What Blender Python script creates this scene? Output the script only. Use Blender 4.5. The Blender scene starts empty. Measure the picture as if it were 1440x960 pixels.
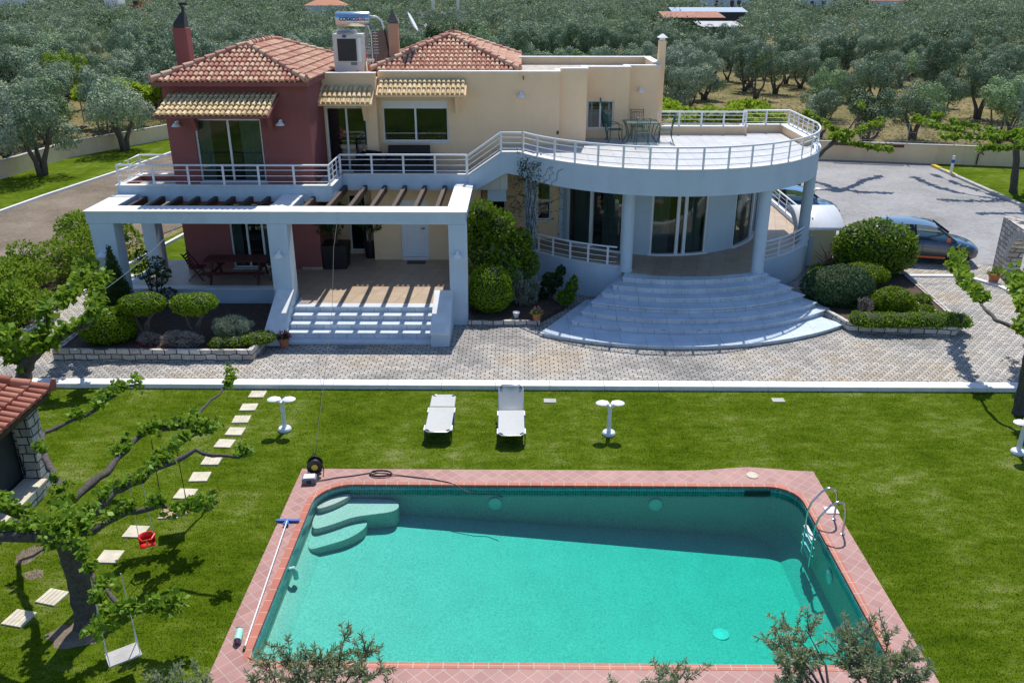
import bpy, bmesh, math, random
import numpy as np
from mathutils import Vector, Matrix
random.seed(7)
rng = np.random.default_rng(11)
R = math.radians
sc = bpy.context.scene
COL = sc.collection

# ------------------------------------------------------------------ materials
def new_mat(name):
    m = bpy.data.materials.new(name); m.use_nodes = True
    nt = m.node_tree; nt.nodes.clear()
    out = nt.nodes.new('ShaderNodeOutputMaterial')
    return m, nt, out

def N(nt, t, **kw):
    n = nt.nodes.new(t)
    for k, v in kw.items():
        if k.startswith('i_'):
            key = k[2:]
            key = int(key) if key.isdigit() else key.replace('_', ' ')
            n.inputs[key].default_value = v
        else:
            setattr(n, k, v)
    return n

def ramp(nt, fac, stops):
    r = nt.nodes.new('ShaderNodeValToRGB')
    el = r.color_ramp.elements
    while len(el) > 1: el.remove(el[-1])
    el[0].position = stops[0][0]; el[0].color = (*stops[0][1], 1)
    for p, c in stops[1:]:
        e = el.new(p); e.color = (*c, 1)
    nt.links.new(fac, r.inputs[0])
    return r.outputs[0]

def mixc(nt, fac, a, b, mode='MIX'):
    m = nt.nodes.new('ShaderNodeMix'); m.data_type = 'RGBA'; m.blend_type = mode
    for sock, v in ((m.inputs[0], fac), (m.inputs[6], a), (m.inputs[7], b)):
        if hasattr(v, 'links'): nt.links.new(v, sock)
        elif isinstance(v, (int, float)): sock.default_value = v
        else: sock.default_value = (*v, 1)
    return m.outputs[2]

def coords(nt, scale=(1, 1, 1), rot=(0, 0, 0)):
    tc = N(nt, 'ShaderNodeNewGeometry')
    mp = N(nt, 'ShaderNodeMapping')
    mp.inputs['Scale'].default_value = scale; mp.inputs['Rotation'].default_value = rot
    nt.links.new(tc.outputs['Position'], mp.inputs[0])
    return mp.outputs[0]

def noise(nt, vec, scale, detail=4, rough=.6, out='Fac'):
    n = N(nt, 'ShaderNodeTexNoise'); n.inputs['Scale'].default_value = scale
    n.inputs['Detail'].default_value = detail; n.inputs['Roughness'].default_value = rough
    nt.links.new(vec, n.inputs['Vector'])
    return n.outputs[out]

def bsdf(nt, out, color, rough=.6, metal=0, spec=.5, bump=None, bstr=.3, bdist=.01, coat=0):
    b = N(nt, 'ShaderNodeBsdfPrincipled')
    if hasattr(color, 'links'): nt.links.new(color, b.inputs['Base Color'])
    else: b.inputs['Base Color'].default_value = (*color, 1)
    if hasattr(rough, 'links'): nt.links.new(rough, b.inputs['Roughness'])
    else: b.inputs['Roughness'].default_value = rough
    b.inputs['Metallic'].default_value = metal
    b.inputs['Specular IOR Level'].default_value = spec
    b.inputs['Coat Weight'].default_value = coat
    if bump is not None:
        bp = N(nt, 'ShaderNodeBump'); bp.inputs['Strength'].default_value = bstr; bp.inputs['Distance'].default_value = bdist
        nt.links.new(bump, bp.inputs['Height']); nt.links.new(bp.outputs[0], b.inputs['Normal'])
    nt.links.new(b.outputs[0], out.inputs[0])
    return b

MATS = {}
def simple(name, col, rough=.6, var=.15, scale=3, metal=0, spec=.5, bstr=.15, fine=60, coat=0):
    """paint-like material: base colour with mottling and a fine bump"""
    m, nt, out = new_mat(name)
    v = coords(nt)
    n1 = noise(nt, v, scale, 5, .65)
    lo = tuple(c * (1 - var) for c in col); hi = tuple(min(1, c * (1 + var * .6)) for c in col)
    c = ramp(nt, n1, [(.3, lo), (.7, hi)])
    n2 = noise(nt, v, fine, 3, .6)
    bsdf(nt, out, c, rough, metal, spec, n2, bstr, .004, coat)
    MATS[name] = m
    return m

def plaster(name, col, stain, var=.1):
    """render with vertical weather streaks and blotches"""
    m, nt, out = new_mat(name)
    v = coords(nt)
    vs = coords(nt, (1.1, 1.1, .12))
    blot = noise(nt, v, 1.1, 6, .7)
    st = noise(nt, vs, 1.6, 5, .6)
    lo = tuple(c * (1 - var) for c in col)
    c = ramp(nt, blot, [(.32, lo), (.62, col)])
    f = ramp(nt, st, [(.48, (0, 0, 0)), (.8, (.42, .42, .42))])
    c = mixc(nt, f, c, stain)
    fine = noise(nt, v, 90, 3, .6)
    bsdf(nt, out, c, .82, 0, .3, fine, .25, .004)
    MATS[name] = m
    return m

plaster('white_plaster', (.54, .645, .735), (.40, .46, .52), .08)
plaster('red_plaster', (.29, .098, .092), (.20, .075, .07), .12)
plaster('yellow_plaster', (.92, .655, .40), (.76, .54, .34), .07)
plaster('boundary_plaster', (.90, .69, .45), (.62, .48, .32), .10)
plaster('cream_plaster', (.74, .66, .44), (.5, .42, .26), .1)
plaster('orange_plaster', (.62, .34, .22), (.4, .22, .15), .12)
simple('white_metal', (.80, .81, .83), .35, .04, 4)
simple('white_frame', (.78, .79, .80), .4, .05, 4)
simple('white_enamel', (.82, .83, .84), .25, .06, 6)
simple('grey_metal', (.35, .36, .37), .45, .15, 6, .6)
simple('steel', (.62, .64, .66), .18, .05, 6, 1.0)
simple('dark_metal', (.03, .03, .032), .5, .2, 6)
simple('rust_metal', (.10, .045, .03), .7, .4, 8)
simple('black_plastic', (.015, .015, .017), .45, .2, 8)
simple('black_wicker', (.012, .012, .014), .6, .4, 40, bstr=.6)
simple('green_iron', (.012, .10, .085), .4, .2, 8)
simple('wood_dark', (.055, .028, .018), .6, .5, 9)
simple('wood_red', (.10, .022, .016), .5, .3, 9)
simple('wood_pale', (.42, .30, .17), .7, .3, 9)
simple('terracotta', (.50, .19, .09), .8, .25, 7)
simple('terracotta_dark', (.34, .12, .07), .8, .25, 7)
simple('sling_white', (.47, .48, .46), .7, .06, 9, bstr=.3, fine=160)
simple('frame_alu', (.58, .6, .63), .3, .1, 9, .7)
simple('blue_plastic', (.015, .13, .42), .4, .1, 9)
simple('red_plastic', (.75, .02, .015), .3, .1, 9)
simple('yellow_plastic', (.72, .52, .03), .4, .1, 9)
simple('aqua_plastic', (.35, .72, .55), .4, .1, 9)
simple('purple_plastic', (.10, .02, .05), .5, .1, 9)
simple('grey_plastic', (.16, .19, .22), .4, .1, 9)
simple('hvac_beige', (.62, .60, .55), .45, .06, 5)
simple('tank_blue', (.50, .62, .70), .22, .1, 5, .85)
simple('stone_slab', (.62, .56, .43), .9, .22, 6, bstr=.5, fine=30)
simple('marble', (.62, .68, .74), .35, .1, 2.2)
simple('kerb_white', (.78, .77, .74), .7, .12, 2.5)
simple('concrete', (.46, .44, .41), .9, .2, 3, bstr=.4)
simple('roof_screed', (.52, .45, .37), .9, .35, 3, bstr=.5)
simple('soil', (.085, .055, .035), 1, .5, 8, bstr=1, fine=20)
simple('tile_floor_white', (.74, .73, .71), .5, .08, 2)
simple('curtain', (.78, .82, .82), .9, .15, 12)
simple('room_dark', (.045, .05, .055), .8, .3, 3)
simple('asphalt_rubber', (.02, .02, .02), .8, .2, 20)
simple('orange_paint', (.85, .13, .02), .35, .05, 5)
simple('car_grey', (.14, .15, .17), .3, .05, 5, .5, coat=.6)
simple('car_navy', (.014, .06, .13), .22, .05, 5, .4, coat=1)
simple('car_blue', (.05, .15, .30), .22, .05, 5, .4, coat=1)
simple('lamp_glass', (.75, .78, .8), .15, .05, 5)
simple('bark', (.15, .125, .10), .95, .5, 14, bstr=1, fine=40)
simple('bark_pale', (.15, .135, .125), .95, .5, 14, bstr=1, fine=40)
simple('bark_dark', (.095, .082, .072), .95, .5, 14, bstr=1, fine=40)
simple('cap_brown', (.17, .14, .12), .8, .3, 9)
simple('flower_red', (.55, .02, .04), .7, .3, 20)
simple('flower_white', (.75, .72, .66), .7, .2, 20)
simple('flower_pink', (.6, .16, .3), .7, .3, 20)
simple('light_lens', (.55, .85, .8), .25, .05, 20)
simple('skimmer_dark', (.02, .05, .04), .6, .1, 20)
simple('cable_black', (.02, .02, .022), .6, .1, 20)
simple('cable_white', (.7, .7, .7), .6, .1, 20)
simple('text_navy', (.02, .035, .13), .5, .05, 9)
simple('text_red', (.45, .02, .03), .5, .05, 9)
simple('badge_blue', (.02, .09, .5), .4, .05, 9)
simple('rust_sheet', (.40, .16, .09), .85, .5, 1.2)
simple('grey_sheet', (.45, .46, .46), .8, .3, 1.2)
simple('blue_sheet', (.22, .32, .48), .6, .2, 1.2)
simple('water_drain', (.5, .72, .66), .5, .1, 9)

def glass(name, tint, rough=.03):
    m, nt, out = new_mat(name)
    b = bsdf(nt, out, tint, rough, 0, 1.0); b.inputs['IOR'].default_value = 1.8
    tr = N(nt, 'ShaderNodeBsdfTransparent'); tr.inputs[0].default_value = (.66, .74, .72, 1)
    mx = N(nt, 'ShaderNodeMixShader'); mx.inputs[0].default_value = .3
    nt.links.new(tr.outputs[0], mx.inputs[1]); nt.links.new(b.outputs[0], mx.inputs[2])
    nt.links.new(mx.outputs[0], out.inputs[0])
    MATS[name] = m
glass('window_glass', (.014, .018, .02))
glass('car_glass', (.01, .015, .02))
glass('table_glass', (.5, .6, .58))

def foliage(name, cols, trans=.35, rough=.6, spread=.35, patch=0):
    """leaves: colour varies leaf by leaf and plant by plant"""
    m, nt, out = new_mat(name)
    g = N(nt, 'ShaderNodeNewGeometry'); oi = N(nt, 'ShaderNodeObjectInfo')
    add = N(nt, 'ShaderNodeMath', operation='MULTIPLY_ADD')
    nt.links.new(g.outputs['Random Per Island'], add.inputs[0]); add.inputs[1].default_value = 1 - spread
    mul = N(nt, 'ShaderNodeMath', operation='MULTIPLY'); mul.inputs[1].default_value = spread
    nt.links.new(oi.outputs['Random'], mul.inputs[0]); nt.links.new(mul.outputs[0], add.inputs[2])
    n = len(cols)
    c = ramp(nt, add.outputs[0], [(i / (n - 1), cols[i]) for i in range(n)])
    if patch:      # neighbouring trees differ in age and kind
        vo = N(nt, 'ShaderNodeTexVoronoi'); vo.inputs['Scale'].default_value = patch; vo.feature = 'F1'
        wv = N(nt, 'ShaderNodeMapping'); wv.inputs['Scale'].default_value = (1, 1, .05); nt.links.new(g.outputs['Position'], wv.inputs[0]); nt.links.new(wv.outputs[0], vo.inputs['Vector'])
        sp_ = N(nt, 'ShaderNodeSeparateColor'); nt.links.new(vo.outputs['Color'], sp_.inputs[0])
        c = mixc(nt, 1.0, c, ramp(nt, sp_.outputs[0], [(0, (.50, .58, .48)), (.3, (.78, .86, .70)), (.6, (1.0, 1.0, .95)), (.82, (1.22, 1.18, 1.2)), (.95, (.98, 1.12, .70))]), 'MULTIPLY')
    b = N(nt, 'ShaderNodeBsdfPrincipled'); b.inputs['Roughness'].default_value = rough
    b.inputs['Specular IOR Level'].default_value = .18
    nt.links.new(c, b.inputs['Base Color'])
    t = N(nt, 'ShaderNodeBsdfTranslucent'); nt.links.new(mixc(nt, .5, c, (.35, .45, .05), 'MIX') if trans > .3 else c, t.inputs[0])
    mx = N(nt, 'ShaderNodeMixShader'); mx.inputs[0].default_value = trans
    nt.links.new(b.outputs[0], mx.inputs[1]); nt.links.new(t.outputs[0], mx.inputs[2])
    nt.links.new(mx.outputs[0], out.inputs[0])
    MATS[name] = m
foliage('leaf_olive', [(.12, .175, .095), (.195, .26, .165), (.295, .365, .26), (.45, .51, .41)], .10, .7, .4, .19)
foliage('leaf_olive_near', [(.14, .165, .08), (.23, .26, .15), (.36, .39, .28), (.56, .59, .49)], .4, .45, .2)
foliage('leaf_mulberry', [(.075, .155, .010), (.135, .25, .016), (.20, .34, .028), (.30, .46, .05)], .4, .45, .2)
foliage('leaf_bright', [(.095, .17, .012), (.155, .255, .015), (.25, .365, .03)], .4, .5, .3)
foliage('leaf_vine', [(.20, .30, .02), (.30, .42, .03), (.42, .52, .05)], .4, .5, .2)
foliage('leaf_box', [(.12, .21, .010), (.20, .32, .012), (.28, .42, .02)], .3, .5, .2)
foliage('leaf_dark', [(.022, .050, .016), (.04, .082, .022), (.065, .12, .035)], .2, .5, .3)
foliage('leaf_juniper', [(.04, .09, .035), (.065, .125, .05), (.10, .165, .07)], .15, .6, .2)
foliage('leaf_lavender', [(.15, .20, .13), (.24, .29, .21), (.36, .41, .31)], .15, .6, .2)
foliage('leaf_dry', [(.22, .19, .16), (.34, .30, .27), (.46, .41, .37)], .1, .8, .2)
foliage('leaf_cypress', [(.035, .075, .012), (.06, .115, .018), (.09, .155, .03)], .2, .6, .2)
foliage('leaf_laurel', [(.08, .16, .012), (.15, .25, .016), (.26, .37, .03)], .3, .35, .2)

def grass_mat(name, cols, blades=False):
    m, nt, out = new_mat(name)
    v = coords(nt)
    a = noise(nt, coords(nt, (.55, 1.3, 1)), .42, 6, .7); b_ = noise(nt, coords(nt, (.6, 1.2, 1)), 3.1, 6, .75); c_ = noise(nt, coords(nt, (60, 24, 60)), 1, 4, .7)
    mw = N(nt, 'ShaderNodeMath', operation='MULTIPLY_ADD'); nt.links.new(b_, mw.inputs[0]); mw.inputs[1].default_value = .55
    ms = N(nt, 'ShaderNodeMath', operation='MULTIPLY'); nt.links.new(a, ms.inputs[0]); ms.inputs[1].default_value = .45
    nt.links.new(ms.outputs[0], mw.inputs[2])
    band = noise(nt, coords(nt, (.62, .035, 1)), 1.0, 2, .5)       # mowing tracks
    mb = N(nt, 'ShaderNodeMath', operation='MULTIPLY_ADD'); nt.links.new(band, mb.inputs[0]); mb.inputs[1].default_value = .26; nt.links.new(mw.outputs[0], mb.inputs[2])
    mo = N(nt, 'ShaderNodeMath', operation='SUBTRACT'); nt.links.new(mb.outputs[0], mo.inputs[0]); mo.inputs[1].default_value = .125
    f = mo.outputs[0]
    if blades:
        g = N(nt, 'ShaderNodeNewGeometry')
        m2 = N(nt, 'ShaderNodeMath', operation='MULTIPLY_ADD'); nt.links.new(g.outputs['Random Per Island'], m2.inputs[0]); m2.inputs[1].default_value = .34
        s2 = N(nt, 'ShaderNodeMath', operation='MULTIPLY_ADD'); nt.links.new(f, s2.inputs[0]); s2.inputs[1].default_value = 1; s2.inputs[2].default_value = -.17
        nt.links.new(s2.outputs[0], m2.inputs[2]); f = m2.outputs[0]
    else:
        m2 = N(nt, 'ShaderNodeMath', operation='MULTIPLY_ADD'); nt.links.new(c_, m2.inputs[0]); m2.inputs[1].default_value = .4
        s2 = N(nt, 'ShaderNodeMath', operation='MULTIPLY_ADD'); nt.links.new(f, s2.inputs[0]); s2.inputs[1].default_value = 1; s2.inputs[2].default_value = -.2
        nt.links.new(s2.outputs[0], m2.inputs[2]); f = m2.outputs[0]
    c = ramp(nt, f, [(.34, cols[0]), (.45, cols[1]), (.55, cols[2]), (.66, cols[3])])
    bb = bsdf(nt, out, c, .9, 0, .02, None if blades else c_, .8, .03)
    if blades:
        t = N(nt, 'ShaderNodeBsdfTranslucent'); nt.links.new(c, t.inputs[0])
        mx = N(nt, 'ShaderNodeMixShader'); mx.inputs[0].default_value = .45
        nt.links.new(bb.outputs[0], mx.inputs[1]); nt.links.new(t.outputs[0], mx.inputs[2]); nt.links.new(mx.outputs[0], out.inputs[0])
    MATS[name] = m
grass_mat('lawn_grass', [(.040, .076, .003), (.070, .118, .004), (.108, .160, .008), (.22, .25, .075)])
grass_mat('lawn_blades', [(.052, .098, .003), (.094, .158, .005), (.140, .210, .010), (.33, .36, .14)], True)

def ground_mat(name, stops, sc1, sc2, bstr=.6):
    m, nt, out = new_mat(name)
    v = coords(nt)
    a = noise(nt, v, sc1, 6, .7); b_ = noise(nt, v, sc2, 5, .7)
    mx = N(nt, 'ShaderNodeMath', operation='MULTIPLY_ADD'); nt.links.new(b_, mx.inputs[0]); mx.inputs[1].default_value = .4
    ms = N(nt, 'ShaderNodeMath', operation='MULTIPLY'); nt.links.new(a, ms.inputs[0]); ms.inputs[1].default_value = .6
    nt.links.new(ms.outputs[0], mx.inputs[2])
    c = ramp(nt, mx.outputs[0], stops)
    bsdf(nt, out, c, .95, 0, .15, b_, bstr, .04)
    MATS[name] = m
ground_mat('dry_ground', [(.32, (.055, .07, .018)), (.44, (.13, .125, .04)), (.55, (.24, .19, .085)), (.7, (.31, .25, .13))], .16, 2.6)
ground_mat('dirt', [(.30, (.08, .078, .028)), (.39, (.135, .105, .072)), (.53, (.215, .172, .125)), (.7, (.32, .265, .205))], .30, 7)
ground_mat('drive', [(.30, (.15, .138, .125)), (.42, (.255, .247, .24)), (.55, (.345, .337, .33)), (.64, (.38, .365, .35)), (.72, (.25, .19, .135))], .22, 5.5, .4)

def pavers(name, cols, mortar, bw=.21, bh=.115, rot=0.0, wob=.025, rough=.85, big=.35):
    m, nt, out = new_mat(name)
    g = N(nt, 'ShaderNodeNewGeometry')
    rm = N(nt, 'ShaderNodeMapping'); rm.inputs['Rotation'].default_value = (0, 0, rot)
    nt.links.new(g.outputs['Position'], rm.inputs[0])
    sx = N(nt, 'ShaderNodeSeparateXYZ'); nt.links.new(rm.outputs[0], sx.inputs[0])
    # zig-zag edge of interlocking blocks
    pp = N(nt, 'ShaderNodeMath', operation='PINGPONG'); nt.links.new(sx.outputs[0], pp.inputs[0]); pp.inputs[1].default_value = bw / 4
    mu = N(nt, 'ShaderNodeMath', operation='MULTIPLY_ADD'); nt.links.new(pp.outputs[0], mu.inputs[0]); mu.inputs[1].default_value = wob / (bw / 4); nt.links.new(sx.outputs[1], mu.inputs[2])
    cx = N(nt, 'ShaderNodeCombineXYZ'); nt.links.new(sx.outputs[0], cx.inputs[0]); nt.links.new(mu.outputs[0], cx.inputs[1])
    br = N(nt, 'ShaderNodeTexBrick'); nt.links.new(cx.outputs[0], br.inputs['Vector'])
    br.inputs['Scale'].default_value = 1; br.inputs['Brick Width'].default_value = bw; br.inputs['Row Height'].default_value = bh
    br.inputs['Mortar Size'].default_value = .013; br.inputs['Mortar Smooth'].default_value = .3; br.inputs['Bias'].default_value = 0
    br.inputs['Color1'].default_value = (*cols[0], 1); br.inputs['Color2'].default_value = (*cols[1], 1); br.inputs['Mortar'].default_value = (*mortar, 1)
    bg = noise(nt, g.outputs['Position'], big, 5, .65)
    tint = ramp(nt, bg, [(.36, (.62, .62, .62)), (.5, (1, .98, .95)), (.66, (1.0, .86, .68))])
    c = mixc(nt, 1.0, br.outputs['Color'], tint, 'MULTIPLY')
    fine = noise(nt, g.outputs['Position'], 26, 4, .7)
    c = mixc(nt, .5, c, ramp(nt, fine, [(.3, (.55, .55, .55)), (.7, (1.1, 1.1, 1.1))]), 'MULTIPLY')
    inv = N(nt, 'ShaderNodeMath', operation='SUBTRACT'); inv.inputs[0].default_value = 1; nt.links.new(br.outputs['Fac'], inv.inputs[1])
    bsdf(nt, out, c, rough, 0, .3, inv.outputs[0], .7, .012)
    MATS[name] = m
pavers('paver_blocks', [(.58, .555, .515), (.38, .362, .335)], (.07, .066, .06), .24, .135, 0, .06)

def grid_tiles(name, cols, mortar, w, h, rot=0, off=0.0, msize=.008, rough=.6, plane='xy', var=.3, spec=.4):
    m, nt, out = new_mat(name)
    g = N(nt, 'ShaderNodeNewGeometry')
    vec = g.outputs['Position']
    if plane == 'wall':      # run along x+y, rows up z
        s = N(nt, 'ShaderNodeSeparateXYZ'); nt.links.new(vec, s.inputs[0])
        a = N(nt, 'ShaderNodeMath', operation='ADD'); nt.links.new(s.outputs[0], a.inputs[0]); nt.links.new(s.outputs[1], a.inputs[1])
        c_ = N(nt, 'ShaderNodeCombineXYZ'); nt.links.new(a.outputs[0], c_.inputs[0]); nt.links.new(s.outputs[2], c_.inputs[1])
        vec = c_.outputs[0]
    mp = N(nt, 'ShaderNodeMapping'); mp.inputs['Rotation'].default_value = (0, 0, rot); nt.links.new(vec, mp.inputs[0])
    br = N(nt, 'ShaderNodeTexBrick'); nt.links.new(mp.outputs[0], br.inputs['Vector'])
    br.offset = off; br.inputs['Scale'].default_value = 1; br.inputs['Brick Width'].default_value = w; br.inputs['Row Height'].default_value = h
    br.inputs['Mortar Size'].default_value = msize; br.inputs['Mortar Smooth'].default_value = .2
    br.inputs['Color1'].default_value = (*cols[0], 1); br.inputs['Color2'].default_value = (*cols[1], 1); br.inputs['Mortar'].default_value = (*mortar, 1)
    n1 = noise(nt, g.outputs['Position'], 1.7, 5, .7)
    c = mixc(nt, var, br.outputs['Color'], ramp(nt, n1, [(.3, (.5, .5, .5)), (.7, (1.15, 1.15, 1.15))]), 'MULTIPLY')
    inv = N(nt, 'ShaderNodeMath', operation='SUBTRACT'); inv.inputs[0].default_value = 1; nt.links.new(br.outputs['Fac'], inv.inputs[1])
    bsdf(nt, out, c, rough, 0, spec, inv.outputs[0], .5, .006)
    MATS[name] = m
grid_tiles('coping_tiles', [(.43, .225, .19), (.36, .17, .145)], (.46, .335, .295), .21, .21, R(45), 0, .009)
grid_tiles('coping_bricks', [(.50, .155, .095), (.42, .12, .075)], (.48, .35, .28), .24, .30, 0, 0, .010)
grid_tiles('porch_tiles', [(.48, .36, .25), (.42, .31, .21)], (.26, .20, .15), .45, .45, R(14), 0, .008, .45)
grid_tiles('terrace_tiles', [(.56, .565, .56), (.51, .515, .515)], (.38, .37, .36), .45, .45, 0, 0, .008, .5)
grid_tiles('balcony_tiles', [(.62, .57, .5), (.58, .53, .46)], (.4, .36, .3), .35, .35, 0, 0, .008, .5)
grid_tiles('marble_step', [(.64, .74, .82), (.57, .665, .745)], (.30, .35, .40), .75, .6, 0, 0, .006, .4, 'xy', .35)
grid_tiles('riser_stone', [(.72, .74, .76), (.64, .665, .69)], (.30, .32, .34), .42, .6, 0, 0, .008, .5, 'wall', .5)
grid_tiles('pool_mosaic', [(.01, .17, .20), (.05, .33, .36)], (.22, .42, .42), .055, .075, 0, 0, .008, .25, 'wall', .2)

def stone_mat(name, cols, mortar, w=.34, h=.17, wall=True):
    m, nt, out = new_mat(name)
    g = N(nt, 'ShaderNodeNewGeometry')
    s = N(nt, 'ShaderNodeSeparateXYZ'); nt.links.new(g.outputs['Position'], s.inputs[0])
    a = N(nt, 'ShaderNodeMath', operation='ADD'); nt.links.new(s.outputs[0], a.inputs[0]); nt.links.new(s.outputs[1], a.inputs[1])
    c_ = N(nt, 'ShaderNodeCombineXYZ'); nt.links.new(a.outputs[0], c_.inputs[0]); nt.links.new(s.outputs[2], c_.inputs[1])
    nz = noise(nt, g.outputs['Position'], 2.3, 2, .5, 'Color')
    dv = N(nt, 'ShaderNodeVectorMath', operation='MULTIPLY_ADD'); nt.links.new(nz, dv.inputs[0]); dv.inputs[1].default_value = (.16, .12, .0); nt.links.new(c_.outputs[0], dv.inputs[2])
    br = N(nt, 'ShaderNodeTexBrick'); nt.links.new(dv.outputs[0], br.inputs['Vector'])
    br.squash = 1.4; br.squash_frequency = 3; br.offset = .38
    br.inputs['Scale'].default_value = 1; br.inputs['Brick Width'].default_value = w; br.inputs['Row Height'].default_value = h
    br.inputs['Mortar Size'].default_value = .016; br.inputs['Mortar Smooth'].default_value = .4
    br.inputs['Color1'].default_value = (*cols[0], 1); br.inputs['Color2'].default_value = (*cols[1], 1); br.inputs['Mortar'].default_value = (*mortar, 1)
    n1 = noise(nt, g.outputs['Position'], 7, 5, .7)
    c = mixc(nt, .55, br.outputs['Color'], ramp(nt, n1, [(.3, (.5, .48, .45)), (.7, (1.15, 1.12, 1.08))]), 'MULTIPLY')
    inv = N(nt, 'ShaderNodeMath', operation='SUBTRACT'); inv.inputs[0].default_value = 1; nt.links.new(br.outputs['Fac'], inv.inputs[1])
    hh = N(nt, 'ShaderNodeMath', operation='MULTIPLY_ADD'); nt.links.new(n1, hh.inputs[0]); hh.inputs[1].default_value = .5; nt.links.new(inv.outputs[0], hh.inputs[2])
    bsdf(nt, out, c, .9, 0, .2, hh.outputs[0], .9, .03)
    MATS[name] = m
stone_mat('rubble_stone', [(.72, .69, .64), (.46, .42, .38)], (.10, .09, .085))
stone_mat('rubble_stone_blue', [(.56, .56, .56), (.40, .40, .41)], (.06, .06, .065), .26, .2)

def roof_tile(name, stops):
    m, nt, out = new_mat(name)
    g = N(nt, 'ShaderNodeNewGeometry')
    n1 = noise(nt, g.outputs['Position'], 9, 5, .7)
    mx = N(nt, 'ShaderNodeMath', operation='MULTIPLY_ADD'); nt.links.new(n1, mx.inputs[0]); mx.inputs[1].default_value = .45
    ms = N(nt, 'ShaderNodeMath', operation='MULTIPLY'); nt.links.new(g.outputs['Random Per Island'], ms.inputs[0]); ms.inputs[1].default_value = .55
    nt.links.new(ms.outputs[0], mx.inputs[2])
    c = ramp(nt, mx.outputs[0], stops)
    bsdf(nt, out, c, .8, 0, .25, n1, .4, .01)
    MATS[name] = m
roof_tile('tile_red', [(.15, (.36, .15, .105)), (.4, (.50, .235, .165)), (.6, (.60, .37, .25)), (.85, (.64, .47, .31))])
roof_tile('tile_tan', [(.10, (.30, .21, .11)), (.28, (.58, .43, .22)), (.6, (.72, .56, .32)), (.82, (.78, .64, .39)), (.97, (.64, .30, .13))])
roof_tile('tile_hut', [(.15, (.28, .10, .065)), (.5, (.38, .145, .095)), (.85, (.47, .215, .14))])

def pool_plaster():
    m, nt, out = new_mat('pool_plaster')
    v = coords(nt)
    a = noise(nt, v, 26, 4, .75); b_ = noise(nt, v, 1.6, 5, .6)
    c = ramp(nt, a, [(.34, (.43, .42, .37)), (.5, (.59, .57, .51)), (.68, (.71, .685, .62))])
    c = mixc(nt, .35, c, ramp(nt, b_, [(.3, (.78, .78, .78)), (.7, (1.08, 1.08, 1.08))]), 'MULTIPLY')
    bsdf(nt, out, c, .8, 0, .2)
    MATS['pool_plaster'] = m
pool_plaster()

def water_mat():
    m, nt, out = new_mat('pool_water')
    v = coords(nt)
    n1 = noise(nt, v, 5.5, 3, .55); n2 = noise(nt, coords(nt, (1, 1.5, 1)), 15, 2, .5)
    mx = N(nt, 'ShaderNodeMath', operation='MULTIPLY_ADD'); nt.links.new(n2, mx.inputs[0]); mx.inputs[1].default_value = .35; nt.links.new(n1, mx.inputs[2])
    bp = N(nt, 'ShaderNodeBump'); bp.inputs['Strength'].default_value = .35; bp.inputs['Distance'].default_value = .018; nt.links.new(mx.outputs[0], bp.inputs['Height'])
    fr = N(nt, 'ShaderNodeFresnel'); fr.inputs[0].default_value = 1.33; nt.links.new(bp.outputs[0], fr.inputs['Normal'])
    gl = N(nt, 'ShaderNodeBsdfGlossy'); gl.inputs['Roughness'].default_value = .04; nt.links.new(bp.outputs[0], gl.inputs['Normal'])
    tr = N(nt, 'ShaderNodeBsdfTransparent'); tr.inputs[0].default_value = (.97, .99, .985, 1)
    ms = N(nt, 'ShaderNodeMixShader'); nt.links.new(fr.outputs[0], ms.inputs[0]); nt.links.new(tr.outputs[0], ms.inputs[1]); nt.links.new(gl.outputs[0], ms.inputs[2])
    nt.links.new(ms.outputs[0], out.inputs['Surface'])
    va = N(nt, 'ShaderNodeVolumeAbsorption'); va.inputs['Color'].default_value = (.04, .92, .875, 1); va.inputs['Density'].default_value = 1.22
    nt.links.new(va.outputs[0], out.inputs['Volume'])
    MATS['pool_water'] = m
water_mat()

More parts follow.
